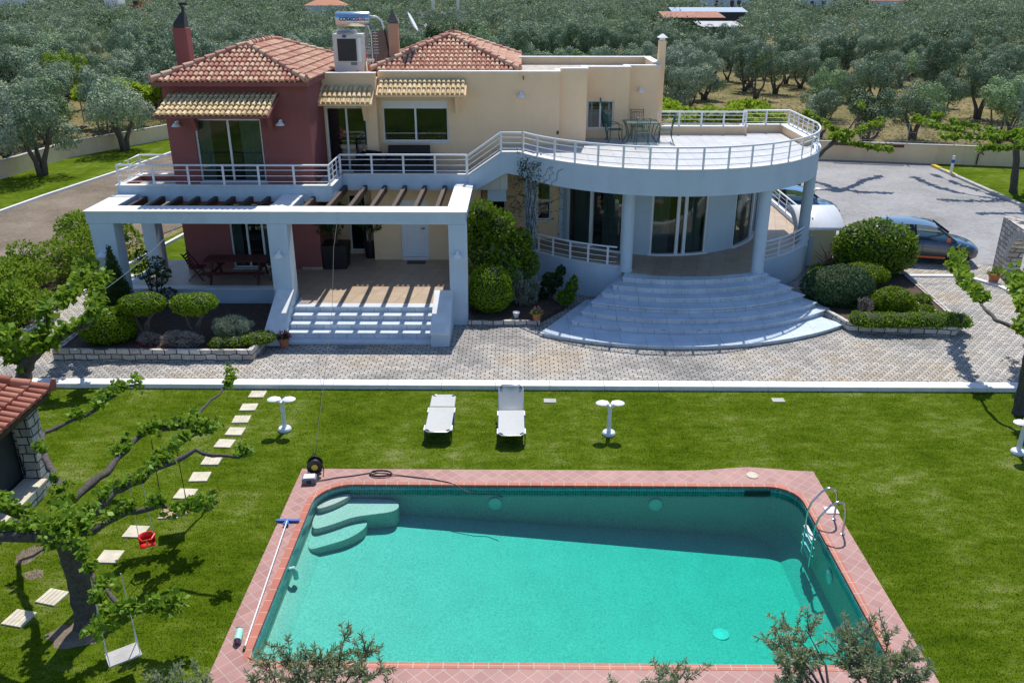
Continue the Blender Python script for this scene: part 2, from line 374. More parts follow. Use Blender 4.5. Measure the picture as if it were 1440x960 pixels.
# ------------------------------------------------------------------ mesh builder
class MB:
    def __init__(s): s.v = []; s.f = []
    def add(s, vs, fs):
        o = len(s.v); s.v += [tuple(p) for p in vs]; s.f += [tuple(i + o for i in f) for f in fs]; return s
    def box(s, x0, x1, y0, y1, z0, z1):
        return s.add([(x0, y0, z0), (x1, y0, z0), (x1, y1, z0), (x0, y1, z0), (x0, y0, z1), (x1, y0, z1), (x1, y1, z1), (x0, y1, z1)],
                     [(0, 3, 2, 1), (4, 5, 6, 7), (0, 1, 5, 4), (1, 2, 6, 5), (2, 3, 7, 6), (3, 0, 4, 7)])
    def hexa(s, b, t):
        """four bottom corners, four top corners, both counter-clockwise from above"""
        return s.add(list(b) + list(t), [(0, 3, 2, 1), (4, 5, 6, 7), (0, 1, 5, 4), (1, 2, 6, 5), (2, 3, 7, 6), (3, 0, 4, 7)])
    def obox(s, c, size, M):
        hx, hy, hz = (q / 2 for q in size); c = Vector(c)
        P = [c + M @ Vector(p) for p in ((-hx, -hy, -hz), (hx, -hy, -hz), (hx, hy, -hz), (-hx, hy, -hz), (-hx, -hy, hz), (hx, -hy, hz), (hx, hy, hz), (-hx, hy, hz))]
        return s.hexa(P[:4], P[4:])
    def bar(s, a, b, w, h, up=(0, 0, 1)):
        a = Vector(a); b = Vector(b); d = b - a; L = d.length
        if L < 1e-6: return s
        z = d.normalized(); u = Vector(up)
        if abs(z.dot(u)) > .99: u = Vector((0, 1, 0))
        x = u.cross(z).normalized(); y = z.cross(x)
        M = Matrix((x, y, z)).transposed()
        return s.obox((a + b) / 2, (w, h, L), M)
    def quad(s, *p): return s.add(p, [tuple(range(len(p)))])
    def prism(s, poly, z0, z1):
        """poly counter-clockwise"""
        n = len(poly)
        A = sum(poly[i][0] * poly[(i + 1) % n][1] - poly[(i + 1) % n][0] * poly[i][1] for i in range(n))
        if A < 0: poly = poly[::-1]
        vs = [(p[0], p[1], z0) for p in poly] + [(p[0], p[1], z1) for p in poly]
        fs = [tuple(range(n - 1, -1, -1)), tuple(range(n, 2 * n))] + [(i, (i + 1) % n, n + (i + 1) % n, n + i) for i in range(n)]
        return s.add(vs, fs)
    def arc(s, cx, cy, r0, r1, a0, a1, z0, z1, n=40):
        """solid ring sector between radii r0<r1, angles in degrees; z may be (at a0, at a1)"""
        vs = []; fs = []
        z0 = z0 if isinstance(z0, tuple) else (z0, z0); z1 = z1 if isinstance(z1, tuple) else (z1, z1)
        for i in range(n + 1):
            t = i / n; a = R(a0 + (a1 - a0) * t); c, q = math.cos(a), math.sin(a)
            zb = z0[0] + (z0[1] - z0[0]) * t; zt = z1[0] + (z1[1] - z1[0]) * t
            vs += [(cx + r0 * c, cy + r0 * q, zb), (cx + r1 * c, cy + r1 * q, zb), (cx + r1 * c, cy + r1 * q, zt), (cx + r0 * c, cy + r0 * q, zt)]
        for i in range(n):
            o = i * 4; p = o + 4
            fs += [(o + 1, p + 1, p + 2, o + 2), (o, o + 3, p + 3, p), (o + 3, o + 2, p + 2, p + 3), (o, p, p + 1, o + 1)]
        fs += [(0, 1, 2, 3), (n * 4, n * 4 + 3, n * 4 + 2, n * 4 + 1)]
        return s.add(vs, fs)
    def tube(s, pts, r, n=8, caps=True):
        pts = [Vector(p) for p in pts]; k = len(pts)
        rs = r if isinstance(r, (list, tuple)) else [r] * k
        t0 = (pts[1] - pts[0]).normalized()
        ref = Vector((0, 0, 1)) if abs(t0.z) < .9 else Vector((1, 0, 0))
        x = ref.cross(t0).normalized()
        vs = []; fs = []
        for i, p in enumerate(pts):
            t = (pts[min(i + 1, k - 1)] - pts[max(i - 1, 0)])
            t = t.normalized() if t.length > 1e-9 else t0
            x = (x - t * x.dot(t)); x = x.normalized() if x.length > 1e-6 else Vector((1, 0, 0)); y = t.cross(x)
            for j in range(n):
                a = 2 * math.pi * j / n
                vs.append(p + (x * math.cos(a) + y * math.sin(a)) * rs[i])
        for i in range(k - 1):
            for j in range(n):
                fs.append((i * n + j, i * n + (j + 1) % n, (i + 1) * n + (j + 1) % n, (i + 1) * n + j))
        if caps: fs += [tuple(range(n - 1, -1, -1)), tuple((k - 1) * n + j for j in range(n))]
        return s.add(vs, fs)
    def lathe(s, prof, c=(0, 0, 0), n=20, sx=1, sy=1):
        """profile of (radius, z) from bottom to top"""
        vs = []; fs = []; k = len(prof)
        for r, z in prof:
            for j in range(n):
                a = 2 * math.pi * j / n
                vs.append((c[0] + r * math.cos(a) * sx, c[1] + r * math.sin(a) * sy, c[2] + z))
        for i in range(k - 1):
            for j in range(n):
                fs.append((i * n + j, i * n + (j + 1) % n, (i + 1) * n + (j + 1) % n, (i + 1) * n + j))
        fs += [tuple(range(n - 1, -1, -1)), tuple((k - 1) * n + j for j in range(n))]
        return s.add(vs, fs)
    def grid(s, P):
        """P[i][j] points, one sheet"""
        ni, nj = len(P), len(P[0])
        return s.add([p for row in P for p in row], [(i * nj + j, (i + 1) * nj + j, (i + 1) * nj + j + 1, i * nj + j + 1) for i in range(ni - 1) for j in range(nj - 1)])
    def xf(s, M):
        s.v = [tuple(M @ Vector(p)) for p in s.v]; return s

ORG = {}
def origin_of(o):
    while o is not None:
        if o.name in ORG: return ORG[o.name]
        o = o.parent
    return None

def link_mesh(name, me, mat, parent=None, loc=None):
    o = bpy.data.objects.new(name, me)
    if isinstance(mat, str): mat = MATS[mat]
    if mat and not me.materials: me.materials.append(mat)
    COL.objects.link(o)
    if parent is not None: o.parent = parent
    elif loc is not None: o.location = loc
    return o

def build(name, mb, mat, parent=None, loc=None, smooth=None, bevel=0, sub=0):
    """mb holds world coordinates when the root was made with world=True (or loc is given); else local ones"""
    org = origin_of(parent) if parent is not None else loc
    v = mb.v
    if org is not None: v = [(p[0] - org[0], p[1] - org[1], p[2] - org[2]) for p in v]
    me = bpy.data.meshes.new(name); me.from_pydata(v, [], mb.f); me.validate(); me.update()
    if smooth is not None:
        me.polygons.foreach_set('use_smooth', [True] * len(me.polygons))
        me.set_sharp_from_angle(angle=R(smooth))
    o = link_mesh(name, me, mat, parent, loc)
    if bevel:
        b = o.modifiers.new('edge', 'BEVEL'); b.width = bevel; b.segments = 2; b.limit_method = 'ANGLE'; b.angle_limit = R(40)
    return o

def tag(o, label=None, cat=None, group=None, kind=None):
    if label: o['label'] = label
    if cat: o['category'] = cat
    if group: o['group'] = group
    if kind: o['kind'] = kind
    return o

def thing(name, label, cat, loc=(0, 0, 0), rotz=0, group=None, world=False):
    o = bpy.data.objects.new(name, None); COL.objects.link(o)
    o.location = loc; o.rotation_euler = (0, 0, rotz); o.empty_display_size = .2
    if world: ORG[o.name] = tuple(loc)
    return tag(o, label, cat, group)

def struct(name, mb, mat, **kw):
    o = build(name, mb, mat, **kw); o['kind'] = 'structure'; return o

def dup(root, loc, rotz=0, scale=None, label=None, group=None):
    r = root.copy(); COL.objects.link(r); r.location = loc; r.rotation_euler = (0, 0, rotz)
    if scale is not None: r.scale = scale
    if label: r['label'] = label
    if group: r['group'] = group
    for ch in list(root.children):
        c = ch.copy(); COL.objects.link(c); c.parent = r
        for g in list(ch.children):
            d = g.copy(); COL.objects.link(d); d.parent = c
    return r

# ------------------------------------------------------------------ leaves
def unit(n):
    v = rng.normal(size=(n, 3)); return v / np.linalg.norm(v, axis=1)[:, None]

def leaf_me(name, P, D, size, aspect=.45, jitter=.6, mat=None, droop=0.0):
    """one rhombic leaf per point; D = rough direction of each leaf"""
    n = len(P); P = np.asarray(P, float); D = np.asarray(D, float) + unit(n) * jitter
    D[:, 2] -= droop
    D /= np.linalg.norm(D, axis=1)[:, None] + 1e-9
    S = np.cross(D, unit(n)); S /= np.linalg.norm(S, axis=1)[:, None] + 1e-9
    size = np.broadcast_to(np.asarray(size, float), (n,)) * rng.uniform(.65, 1.3, n)
    L = D * (size / 2)[:, None]; W = S * (size * aspect / 2)[:, None]
    V = np.empty((n, 4, 3)); V[:, 0] = P - L; V[:, 1] = P + W - L * .1; V[:, 2] = P + L; V[:, 3] = P - W - L * .1
    return quads_me(name, V.reshape(-1, 3), n, mat)

def scale_me(name, P, D, size, aspect=.5, jitter=.6, mat=None):
    """leaves that lie over the crown's outside: each leaf faces roughly outwards"""
    n = len(P); P = np.asarray(P, float); Nn = np.asarray(D, float) + unit(n) * jitter
    Nn /= np.linalg.norm(Nn, axis=1)[:, None] + 1e-9
    L = np.cross(Nn, unit(n)); L /= np.linalg.norm(L, axis=1)[:, None] + 1e-9
    S = np.cross(Nn, L)
    size = np.broadcast_to(np.asarray(size, float), (n,)) * rng.uniform(.65, 1.3, n)
    L = L * (size / 2)[:, None]; W = S * (size * aspect / 2)[:, None]
    V = np.empty((n, 4, 3)); V[:, 0] = P - L; V[:, 1] = P + W; V[:, 2] = P + L; V[:, 3] = P - W
    return quads_me(name, V.reshape(-1, 3), n, mat)

def quads_me(name, V, n, mat=None, k=4):
    me = bpy.data.meshes.new(name)
    me.vertices.add(len(V)); me.vertices.foreach_set('co', np.ascontiguousarray(V, dtype=np.float32).ravel())
    me.loops.add(n * k); me.loops.foreach_set('vertex_index', np.arange(n * k, dtype=np.int32))
    me.polygons.add(n); me.polygons.foreach_set('loop_start', np.arange(0, n * k, k, dtype=np.int32))
    me.update(calc_edges=True)
    if mat: me.materials.append(MATS[mat])
    return me

def lobes_points(lobes, per, shell=(.55, 1.05), flat=1.0):
    """points and outward directions over a set of ellipsoid lobes (cx,cy,cz,rx,ry,rz)"""
    Ps, Ds = [], []
    lobes = np.asarray(lobes, float)
    area = np.array([(l[3] * l[4] + l[4] * l[5] + l[3] * l[5]) for l in lobes]); area /= area.sum()
    for l, a in zip(lobes, area):
        m = max(3, int(per * a)); d = unit(m)
        r = rng.uniform(shell[0], shell[1], m) ** .6
        p = d * r[:, None] * l[3:6] + l[:3]
        Ps.append(p); Ds.append(d)
    return np.concatenate(Ps), np.concatenate(Ds)

def clean_inside(P, D, lobes, k=.62, keep=.25):
    """thin out points buried deep inside other lobes"""
    inside = np.zeros(len(P), bool)
    for l in np.asarray(lobes, float):
        q = (P - l[:3]) / (l[3:6] * k); inside |= (q * q).sum(1) < 1
    ok = ~inside | (rng.random(len(P)) < keep)
    return P[ok], D[ok]
# ------------------------------------------------------------------ camera, sun, sky
cam_d = bpy.data.cameras.new('camera'); cam = bpy.data.objects.new('camera', cam_d); COL.objects.link(cam)
cam_d.sensor_width = 36; cam_d.lens = 30; cam_d.clip_start = .1; cam_d.clip_end = 3000
cam.location = (0, 0, 10); cam.rotation_euler = (math.pi / 2 - math.atan(503 / 1200), 0, R(.59))
sc.camera = cam
SUN_EL = R(57); SUN_AZ = math.atan2(.16, 1)
sd = bpy.data.lights.new('sun', 'SUN'); sd.energy = 4.6; sd.angle = R(.53); sd.color = (1, .955, .89)
so = bpy.data.objects.new('sun', sd); COL.objects.link(so); so.location = (8, 50, 60)
sdir = Vector((math.sin(SUN_AZ) * math.cos(SUN_EL), math.cos(SUN_AZ) * math.cos(SUN_EL), math.sin(SUN_EL)))
so.rotation_euler = sdir.to_track_quat('Z', 'Y').to_euler()
w = bpy.data.worlds.new('World'); sc.world = w; w.use_nodes = True
nt = w.node_tree; nt.nodes.clear()
sky = nt.nodes.new('ShaderNodeTexSky'); sky.sky_type = 'NISHITA'; sky.sun_disc = False
sky.sun_elevation = SUN_EL; sky.sun_rotation = SUN_AZ; sky.air_density = 1.0; sky.dust_density = .6; sky.ozone_density = 1.2
bg = nt.nodes.new('ShaderNodeBackground'); bg.inputs[1].default_value = .125
wo = nt.nodes.new('ShaderNodeOutputWorld')
skc = nt.nodes.new('ShaderNodeMix'); skc.data_type = 'RGBA'; skc.blend_type = 'MULTIPLY'; skc.inputs[0].default_value = 1; skc.inputs[7].default_value = (.86, .98, 1.14, 1)
nt.links.new(sky.outputs[0], skc.inputs[6]); nt.links.new(skc.outputs[2], bg.inputs[0]); nt.links.new(bg.outputs[0], wo.inputs[0])
sc.view_settings.view_transform = 'Standard'; sc.view_settings.look = 'None'
sc.view_settings.exposure = .11; sc.view_settings.gamma = 1
sc.render.engine = 'CYCLES'
cy = sc.cycles
cy.use_denoising = True; cy.max_bounces = 7; cy.diffuse_bounces = 3; cy.glossy_bounces = 3; cy.transmission_bounces = 4
cy.transparent_max_bounces = 12; cy.sample_clamp_indirect = 6; cy.caustics_reflective = False; cy.caustics_refractive = False

# ------------------------------------------------------------------ ground and paths
def frame_sheet(x0, x1, y0, y1, hx0, hx1, hy0, hy1, z):
    m = MB()
    m.quad((x0, y0, z), (x1, y0, z), (x1, hy0, z), (x0, hy0, z)); m.quad((x0, hy1, z), (x1, hy1, z), (x1, y1, z), (x0, y1, z))
    m.quad((x0, hy0, z), (hx0, hy0, z), (hx0, hy1, z), (x0, hy1, z)); m.quad((hx1, hy0, z), (x1, hy0, z), (x1, hy1, z), (hx1, hy1, z))
    return m
PX0, PX1, PY0, PY1 = -4.33, 5.93, 10.56, 15.77       # pool basin
OX0, OX1, OY0, OY1 = -4.85, 6.51, 9.95, 16.41        # outer edge of the coping
struct('ground', frame_sheet(-900, 900, -80, 1400, OX0 + .2, OX1 - .2, OY0 + .2, OY1 - .2, -.03), 'dry_ground')
struct('lawn', frame_sheet(-22, 34, -25, 20.55, OX0 + .15, OX1 - .15, OY0 + .15, OY1 - .15, 0), 'lawn_grass')
m = MB(); m.box(-15.2, 24, 20.85, 30.0, -.02, .08)
struct('paved_court', m, 'paver_blocks')
m = MB()
xs = [-16.6 + 1.45 * i for i in range(29)]
for a, b in zip(xs, xs[1:]): m.box(a + .004, b - .004, 20.5, 20.86, -.04, .13)
struct('kerb', m, 'kerb_white', bevel=.012)
m = MB(); m.box(-15.42, -15.2, 20.9, 29.6, -.04, .13); struct('path_kerb', m, 'kerb_white', bevel=.012)
m = MB(); m.prism([(-19.5, 20.9), (-15.42, 20.9), (-15.42, 31), (-16.2, 34), (-18.2, 34), (-20, 29)], -.02, .05); struct('shrub_bed', m, 'soil')
m = MB(); m.prism([(-30, 20), (-19.5, 20), (-19, 29.5), (-16.2, 33.5), (-14.2, 40), (-13.5, 66), (-20.7, 66), (-23.15, 48.2), (-24.2, 42.4), (-24.6, 39.2), (-25.2, 34), (-27, 26)], -.02, .005); struct('dirt_road', m, 'dirt')
m = MB(); m.prism([(-25.6, 31), (-24.8, 39.2), (-24.4, 42.4), (-23.35, 48.2), (-20.9, 66), (-22.6, 66), (-24.4, 60.3), (-28.05, 52.9), (-28.9, 46.6), (-31, 36)], -.02, .02); struct('side_lawn', m, 'lawn_grass')
m = MB()
kp = [(-25.5, 31), (-24.6, 39.2), (-24.2, 42.4), (-23.15, 48.2), (-20.7, 66)]
for a, b in zip(kp, kp[1:]): m.bar((*a, .05), (*b, .05), .16, .16)
struct('side_kerb', m, 'kerb_white')
m = MB(); m.prism([(-16.2, 29.7), (-11.7, 29.5), (-11.7, 44), (-13.6, 44), (-14.4, 38)], -.02, .03); struct('rear_lawn', m, 'lawn_grass')
m = MB(); m.bar((-15.2, 29.6, .08), (-11.9, 29.6, .08), .16, .14); m.bar((-15.2, 29.6, .08), (-13.9, 39, .08), .14, .14); struct('rear_kerb', m, 'kerb_white')
m = MB(); m.box(10.2, 23, 30.05, 31.6, -.02, .06); struct('parking_strip', m, 'paver_blocks')
m = MB(); m.prism([(10.2, 31.6), (24, 31.6), (24.3, 40.7), (24.2, 48.6), (24.6, 51.6), (18, 53), (14.6, 53), (15.2, 40), (13.5, 36), (10.2, 36)], -.02, .045); struct('driveway', m, 'drive')
m = MB(); m.prism([(10.8, 38.4), (14.9, 39.6), (14.4, 53), (10.8, 53)], -.02, .055); struct('strip_lawn', m, 'lawn_grass')
m = MB(); m.prism([(24.4, 30), (42, 30), (42, 50.6), (24.6, 51.4), (24.35, 40.7)], -.02, .05); struct('drive_lawn', m, 'lawn_grass')
m = MB()
for i in range(22):
    y0 = 32 + i * .8; m.box(24.18, 24.42, y0, y0 + .79, -.02, .16)
struct('drive_kerb', m, 'concrete', bevel=.02)
m = MB(); m.box(24.2, 24.44, 49.7, 50.7, -.02, .17); m.box(24.2, 24.44, 47.9, 49.2, -.02, .17)
struct('painted_kerb', m, 'yellow_plastic')
m = MB(); m.box(13.9, 16.3, 29.9, 30.1, .0, .14); m.bar((16.3, 30, .06), (17.0, 28.9, .06), .2, .16); m.bar((17.0, 28.9, .06), (17.6, 25.6, .06), .2, .16); m.bar((17.6, 25.6, .06), (19.2, 22.5, .06), .2, .16)
struct('court_kerb', m, 'kerb_white', bevel=.01)

# ------------------------------------------------------------------ pool
pool = thing('swimming_pool', 'rectangular turquoise swimming pool framed by pink tiles in the lawn', 'swimming pool', (0, 13, 0), world=True)
def rr(x0, x1, y0, y1, rad, off=0, seg=8):
    """rounded rectangle outline, radii for (front-left, front-right, back-right, back-left), counter-clockwise"""
    x0 -= off; x1 += off; y0 -= off; y1 += off
    out = []
    for (cx, cy, sx, sy, a0), r in zip(((x0, y0, 1, 1, 180), (x1, y0, -1, 1, 270), (x1, y1, -1, -1, 0), (x0, y1, 1, -1, 90)), rad):
        r = max(r + off, .02)
        for i in range(seg + 1):
            a = R(a0 + 90 * i / seg); out.append((cx + sx * r + r * math.cos(a), cy + sy * r + r * math.sin(a)))
    return out
RAD = (.25, .25, .6, .75)
inn = rr(PX0, PX1, PY0, PY1, RAD)
mid = rr(PX0, PX1, PY0, PY1, RAD, .13)
def subdiv(a, b, n): return [(a[0] + (b[0] - a[0]) * i / n, a[1] + (b[1] - a[1]) * i / n) for i in range(n)]
def ring(a, b, z0, z1):
    n = len(a); vs = [(p[0], p[1], z1) for p in a] + [(p[0], p[1], z1) for p in b] + [(p[0], p[1], z0) for p in b] + [(p[0], p[1], z0) for p in a]
    fs = []
    for i in range(n):
        j = (i + 1) % n
        fs += [(i, n + i, n + j, j), (n + i, 2 * n + i, 2 * n + j, n + j), (3 * n + i, i, j, 3 * n + j)]
    return MB().add(vs, fs)
build('coping_edge', ring(inn, mid, -.12, .034), 'coping_bricks', pool)
# outer edge, with the small bulge round the skimmer lid
seg = 9; outr = []
corner = ((OX0, OY0), (OX1, OY0), (OX1, OY1), (OX0, OY1))
midd = []
for c in range(4):
    for i in range(seg): midd.append(mid[c * seg + i]); outr.append(corner[c])
    if c == 2:
        for i in range(1, 24):
            t = i / 24; x = OX1 + (OX0 - OX1) * t
            q = mid[c * seg + seg - 1]; q2 = mid[3 * seg]
            midd.append((q[0] + (q2[0] - q[0]) * t, q[1]))
            outr.append((x, OY1 + (.17 * math.exp(-((x - 5.1) / .75) ** 2))))
build('coping', ring(midd, outr, -.1, .03), 'coping_tiles', pool)
def dep(x): return -(.60 + (x - PX0) / (PX1 - PX0) * .68)
inn2 = []
for i in range(len(inn)): inn2 += subdiv(inn[i], inn[(i + 1) % len(inn)], 1 if (i % 9) < 8 else 12)
fl = []
for x, y in inn2:
    fx = PX0 + .32 + (x - PX0) / (PX1 - PX0) * (PX1 - PX0 - .74); fl.append((fx, PY0 + .05 + (y - PY0) * (1 - .1 / (PY1 - PY0))))
m = MB(); n = len(inn2)
vs = [(x, y, -.02) for x, y in inn2] + [(x, y, .72 * dep(x)) for x, y in inn2] + [(x, y, dep(x)) for x, y in fl]
fs = []
for k in (0, 1):
    for i in range(n): j = (i + 1) % n; fs.append((k * n + i, (k + 1) * n + i, (k + 1) * n + j, k * n + j))
fs.append(tuple(2 * n + i for i in range(n)))
m.add(vs, fs); build('basin', m, 'pool_plaster', pool)
band_o = rr(PX0, PX1, PY0, PY1, RAD, -.004); band_i = rr(PX0, PX1, PY0, PY1, RAD, -.012)
build('tile_band', ring(band_i, band_o, -.24, -.022), 'pool_mosaic', pool)
def blob(pts, z0, z1, k=3):
    P = [Vector(p) for p in pts]
    for _ in range(k):
        Q = []
        for i in range(len(P)):
            a, b = P[i], P[(i + 1) % len(P)]; Q += [a * .75 + b * .25, a * .25 + b * .75]
        P = Q
    return MB().prism([(p.x, p.y) for p in P], z0, z1)
stp = [([(-4.31, 15.1), (-3.95, 15.3), (-3.6, 15.7), (-3.75, 15.76), (-4.2, 15.76), (-4.31, 15.6)], -.18),
       ([(-4.31, 14.55), (-3.9, 14.75), (-3.5, 15.05), (-3.1, 15.15), (-2.65, 15.25), (-2.55, 15.5), (-2.75, 15.76), (-4.2, 15.76), (-4.31, 15.5)], -.31),
       ([(-4.31, 14.05), (-3.9, 14.25), (-3.45, 14.5), (-3.15, 14.95), (-3.3, 15.3), (-4.31, 15.3)], -.45)]
for pts, zt in stp: build('step', blob(pts, -.9, zt), 'pool_plaster', pool, bevel=.015)
for x, y, ax in ((-.53, 15.75, 'y'), (2.95, 15.75, 'y'), (5.92, 13.35, 'x')):
    m = MB(); m.lathe([(.145, 0), (.145, .02), (.11, .035), (.02, .04)], n=24)
    M = Matrix.Translation((x, y, -.42)) @ (Matrix.Rotation(R(90), 4, 'X') if ax == 'y' else Matrix.Rotation(R(-90), 4, 'Y'))
    build('pool_light', m.xf(M), 'light_lens', pool, smooth=40)
m = MB(); m.lathe([(.15, 0), (.15, .015), (.05, .03), (.01, .03)], (3.75, 12.55, dep(3.75)), 24); build('floor_drain', m, 'water_drain', pool, smooth=40)
m = MB(); m.box(4.85, 5.4, 15.74, 15.75, -.21, -.06); build('skimmer_mouth', m, 'skimmer_dark', pool)
m = MB(); m.lathe([(.13, .03), (.13, .045), (.1, .05), (.01, .05)], (5.12, 16.22, 0), 24); build('skimmer_lid', m, 'stone_slab', pool, smooth=40)
m = MB(); m.tube([(PX0 + .005, 13.1, -.16), (PX0 + .09, 13.1, -.13), (PX0 + .12, 13.1, -.2), (PX0 + .12, 13.1, -.36)], .05, 10); build('inlet_pipe', m, 'light_lens', pool, smooth=50)
wp = rr(PX0, PX1, PY0, PY1, RAD, .02)
m = MB(); m.prism(wp, -1.35, -.09); struct('pool_water', m, 'pool_water')

m = MB()
for cx, cy_, rx, ry in ((-7.35, 11.15, .48, .36), (-9.3, 13.3, .22, .3), (-8.9, 12.7, .2, .15)):
    P = [(cx + rx * math.cos(R(a)) * random.uniform(.75, 1.15), cy_ + ry * math.sin(R(a)) * random.uniform(.75, 1.15)) for a in range(0, 360, 18)]
    m.prism(P, -.02, .004 + .001 * rx)
struct('bare_earth', m, 'dirt')
# grass blades over the lawn
def blades(name, n, x0, x1, y0, y1, excl, h=(.016, .034), wd=.013, z=0.0, poly=None):
    X = rng.uniform(x0, x1, n); u = rng.random(n); Y = y0 + (y1 - y0) * u ** 1.25
    ok = np.ones(n, bool)
    for a, b, c, d in excl: ok &= ~((X > a) & (X < b) & (Y > c) & (Y < d))
    ok &= np.abs(X + .01 * Y) < Y * .66 + 3
    X = X[ok]; Y = Y[ok]; k = len(X)
    th = rng.uniform(0, 2 * math.pi, k); hh = rng.uniform(*h, k); ln = rng.normal(0, .018, (k, 2))
    V = np.empty((k, 3, 3))
    V[:, 0] = np.stack([X - np.cos(th) * wd / 2, Y - np.sin(th) * wd / 2, np.full(k, z)], 1)
    V[:, 1] = np.stack([X + np.cos(th) * wd / 2, Y + np.sin(th) * wd / 2, np.full(k, z)], 1)
    V[:, 2] = np.stack([X + ln[:, 0], Y + ln[:, 1], z + hh], 1)
    o = link_mesh(name, quads_me(name, V.reshape(-1, 3), k, 'lawn_blades', 3), None); o['kind'] = 'stuff'
    return o
STONES = [(-6.92, 20.15), (-6.93, 19.41), (-6.92, 18.75), (-6.88, 18.13), (-6.95, 17.54), (-6.99, 16.76), (-7.02, 16.07), (-7.09, 15.39), (-7.14, 14.67), (-7.58, 14.03), (-7.74, 13.23), (-8.24, 12.07), (-8.53, 11.52)]
excl = [(OX0 - .02, OX1 + .02, OY0, OY1 + .03), (4.3, 5.9, 16.4, 16.6), (.56, .96, 19.7, 20.0), (6.5, 6.95, 19.8, 20.1), (-7.85, -6.85, 10.7, 11.5)] + [(x - .21, x + .21, y - .2, y + .2) for x, y in STONES]
blades('grass', 420000, -15, 18, 8.5, 20.5, excl)
# ------------------------------------------------------------------ villa
villa = thing('villa', 'large two-storey red, yellow and white villa with tiled roofs and round terrace', 'villa', (0, 28, 0), world=True)
V = villa
FLOOR1, FLOOR2, BALC, TERR = .80, 1.15, 3.75, 4.62
C2 = (4.95, 31.7); RT = 5.69          # round terrace
CP = (5.02, 33.34); RP = 6.2          # round porch below
CG = (5.05, 33.0); RG = 4.02          # round glazed room

def facade(name, mat, x0, x1, z0, z1, y, openings, t=.28):
    """front wall facing the pool with real openings"""
    xs = sorted({x0, x1, *[q for o in openings for q in o[:2]]}); zs = sorted({z0, z1, *[q for o in openings for q in o[2:]]})
    m = MB()
    for a, b in zip(xs, xs[1:]):
        run = None
        for c, d in zip(zs, zs[1:]):
            mx, mz = (a + b) / 2, (c + d) / 2
            hole = any(o[0] < mx < o[1] and o[2] < mz < o[3] for o in openings)
            if hole:
                if run: m.box(a, b, y, y + t, *run); run = None
            else: run = (run[0], d) if run else (c, d)
        if run: m.box(a, b, y, y + t, *run)
    return build(name, m, mat, V)

def front_window(kind, x0, x1, z0, z1, y, n=2, roller=0, curtain=True, fr=.055):
    """sliding window set back in its opening; panes and curtains are sub-parts"""
    yy = y + .07; m = MB()
    m.box(x0, x0 + fr, yy, yy + .08, z0, z1); m.box(x1 - fr, x1, yy, yy + .08, z0, z1)
    m.box(x0 + fr, x1 - fr, yy, yy + .08, z0, z0 + fr); m.box(x0 + fr, x1 - fr, yy, yy + .08, z1 - fr - roller, z1)
    w_ = (x1 - x0 - 2 * fr) / n
    for i in range(1, n): c = x0 + fr + i * w_; m.box(c - fr * .6, c + fr * .6, yy - .012, yy + .07, z0 + fr, z1 - fr - roller)
    m.box(x0 - .03, x1 + .03, y - .03, y + .07, z0 - .035, z0 - .002)
    o = build(kind, m, 'white_frame', V)
    for i in range(n):
        a = x0 + fr + i * w_ + fr * .6; b = x0 + fr + (i + 1) * w_ - fr * .6
        p = MB(); p.box(a - .02, b + .02, yy + .03, yy + .038, z0 + fr - .01, z1 - fr - roller + .01); build('pane', p, 'window_glass', o)
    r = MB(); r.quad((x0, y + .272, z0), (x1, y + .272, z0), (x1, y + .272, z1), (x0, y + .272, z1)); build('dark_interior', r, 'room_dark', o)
    if curtain:
        for (a, b) in ((x0 + .06, x0 + (x1 - x0) * .22), (x1 - (x1 - x0) * .34, x1 - .06)):
            P = []
            k = 26
            for i in range(k + 1):
                x = a + (b - a) * i / k; d = .016 * math.sin(i * 1.9) + .006 * math.sin(i * 4.1)
                P.append([(x, y + .215 + d, z0 + .03), (x, y + .215 + d, z1 - .03)])
            build('curtain', MB().grid([[(q[0], q[1] - .03, q[2]) for q in row] for row in P]), 'curtain', o, smooth=80)
    return o

# --- red block
facade('red_wall', 'red_plaster', -11.6, -6.9, 0, 7.04, 28.4, [(-10.0, -8.3, .84, 3.1), (-10.72, -8.52, 3.84, 5.92)])
m = MB(); m.box(-11.6, -6.9, 28.685, 36, 0, 7.02); build('red_side_wall', m, 'red_plaster', V)
m = MB(); m.box(-7.62, -6.895, 28.37, 28.4, .8, .88); build('skirting', m, 'porch_tiles', V)
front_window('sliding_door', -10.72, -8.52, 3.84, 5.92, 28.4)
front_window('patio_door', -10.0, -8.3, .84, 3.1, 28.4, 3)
m = MB(); m.box(-11.77, -6.78, 28.04, 28.12, 6.98, 7.11); m.box(-6.87, -6.78, 28.12, 30.6, 6.98, 7.11); m.box(-11.77, -11.68, 28.12, 36.2, 6.98, 7.11)
m.box(-11.68, -6.87, 28.12, 28.40, 7.0, 7.07); m.box(-6.895, -6.87, 28.4, 30.6, 7.0, 7.07)
build('gutter', m, 'red_plaster', V)
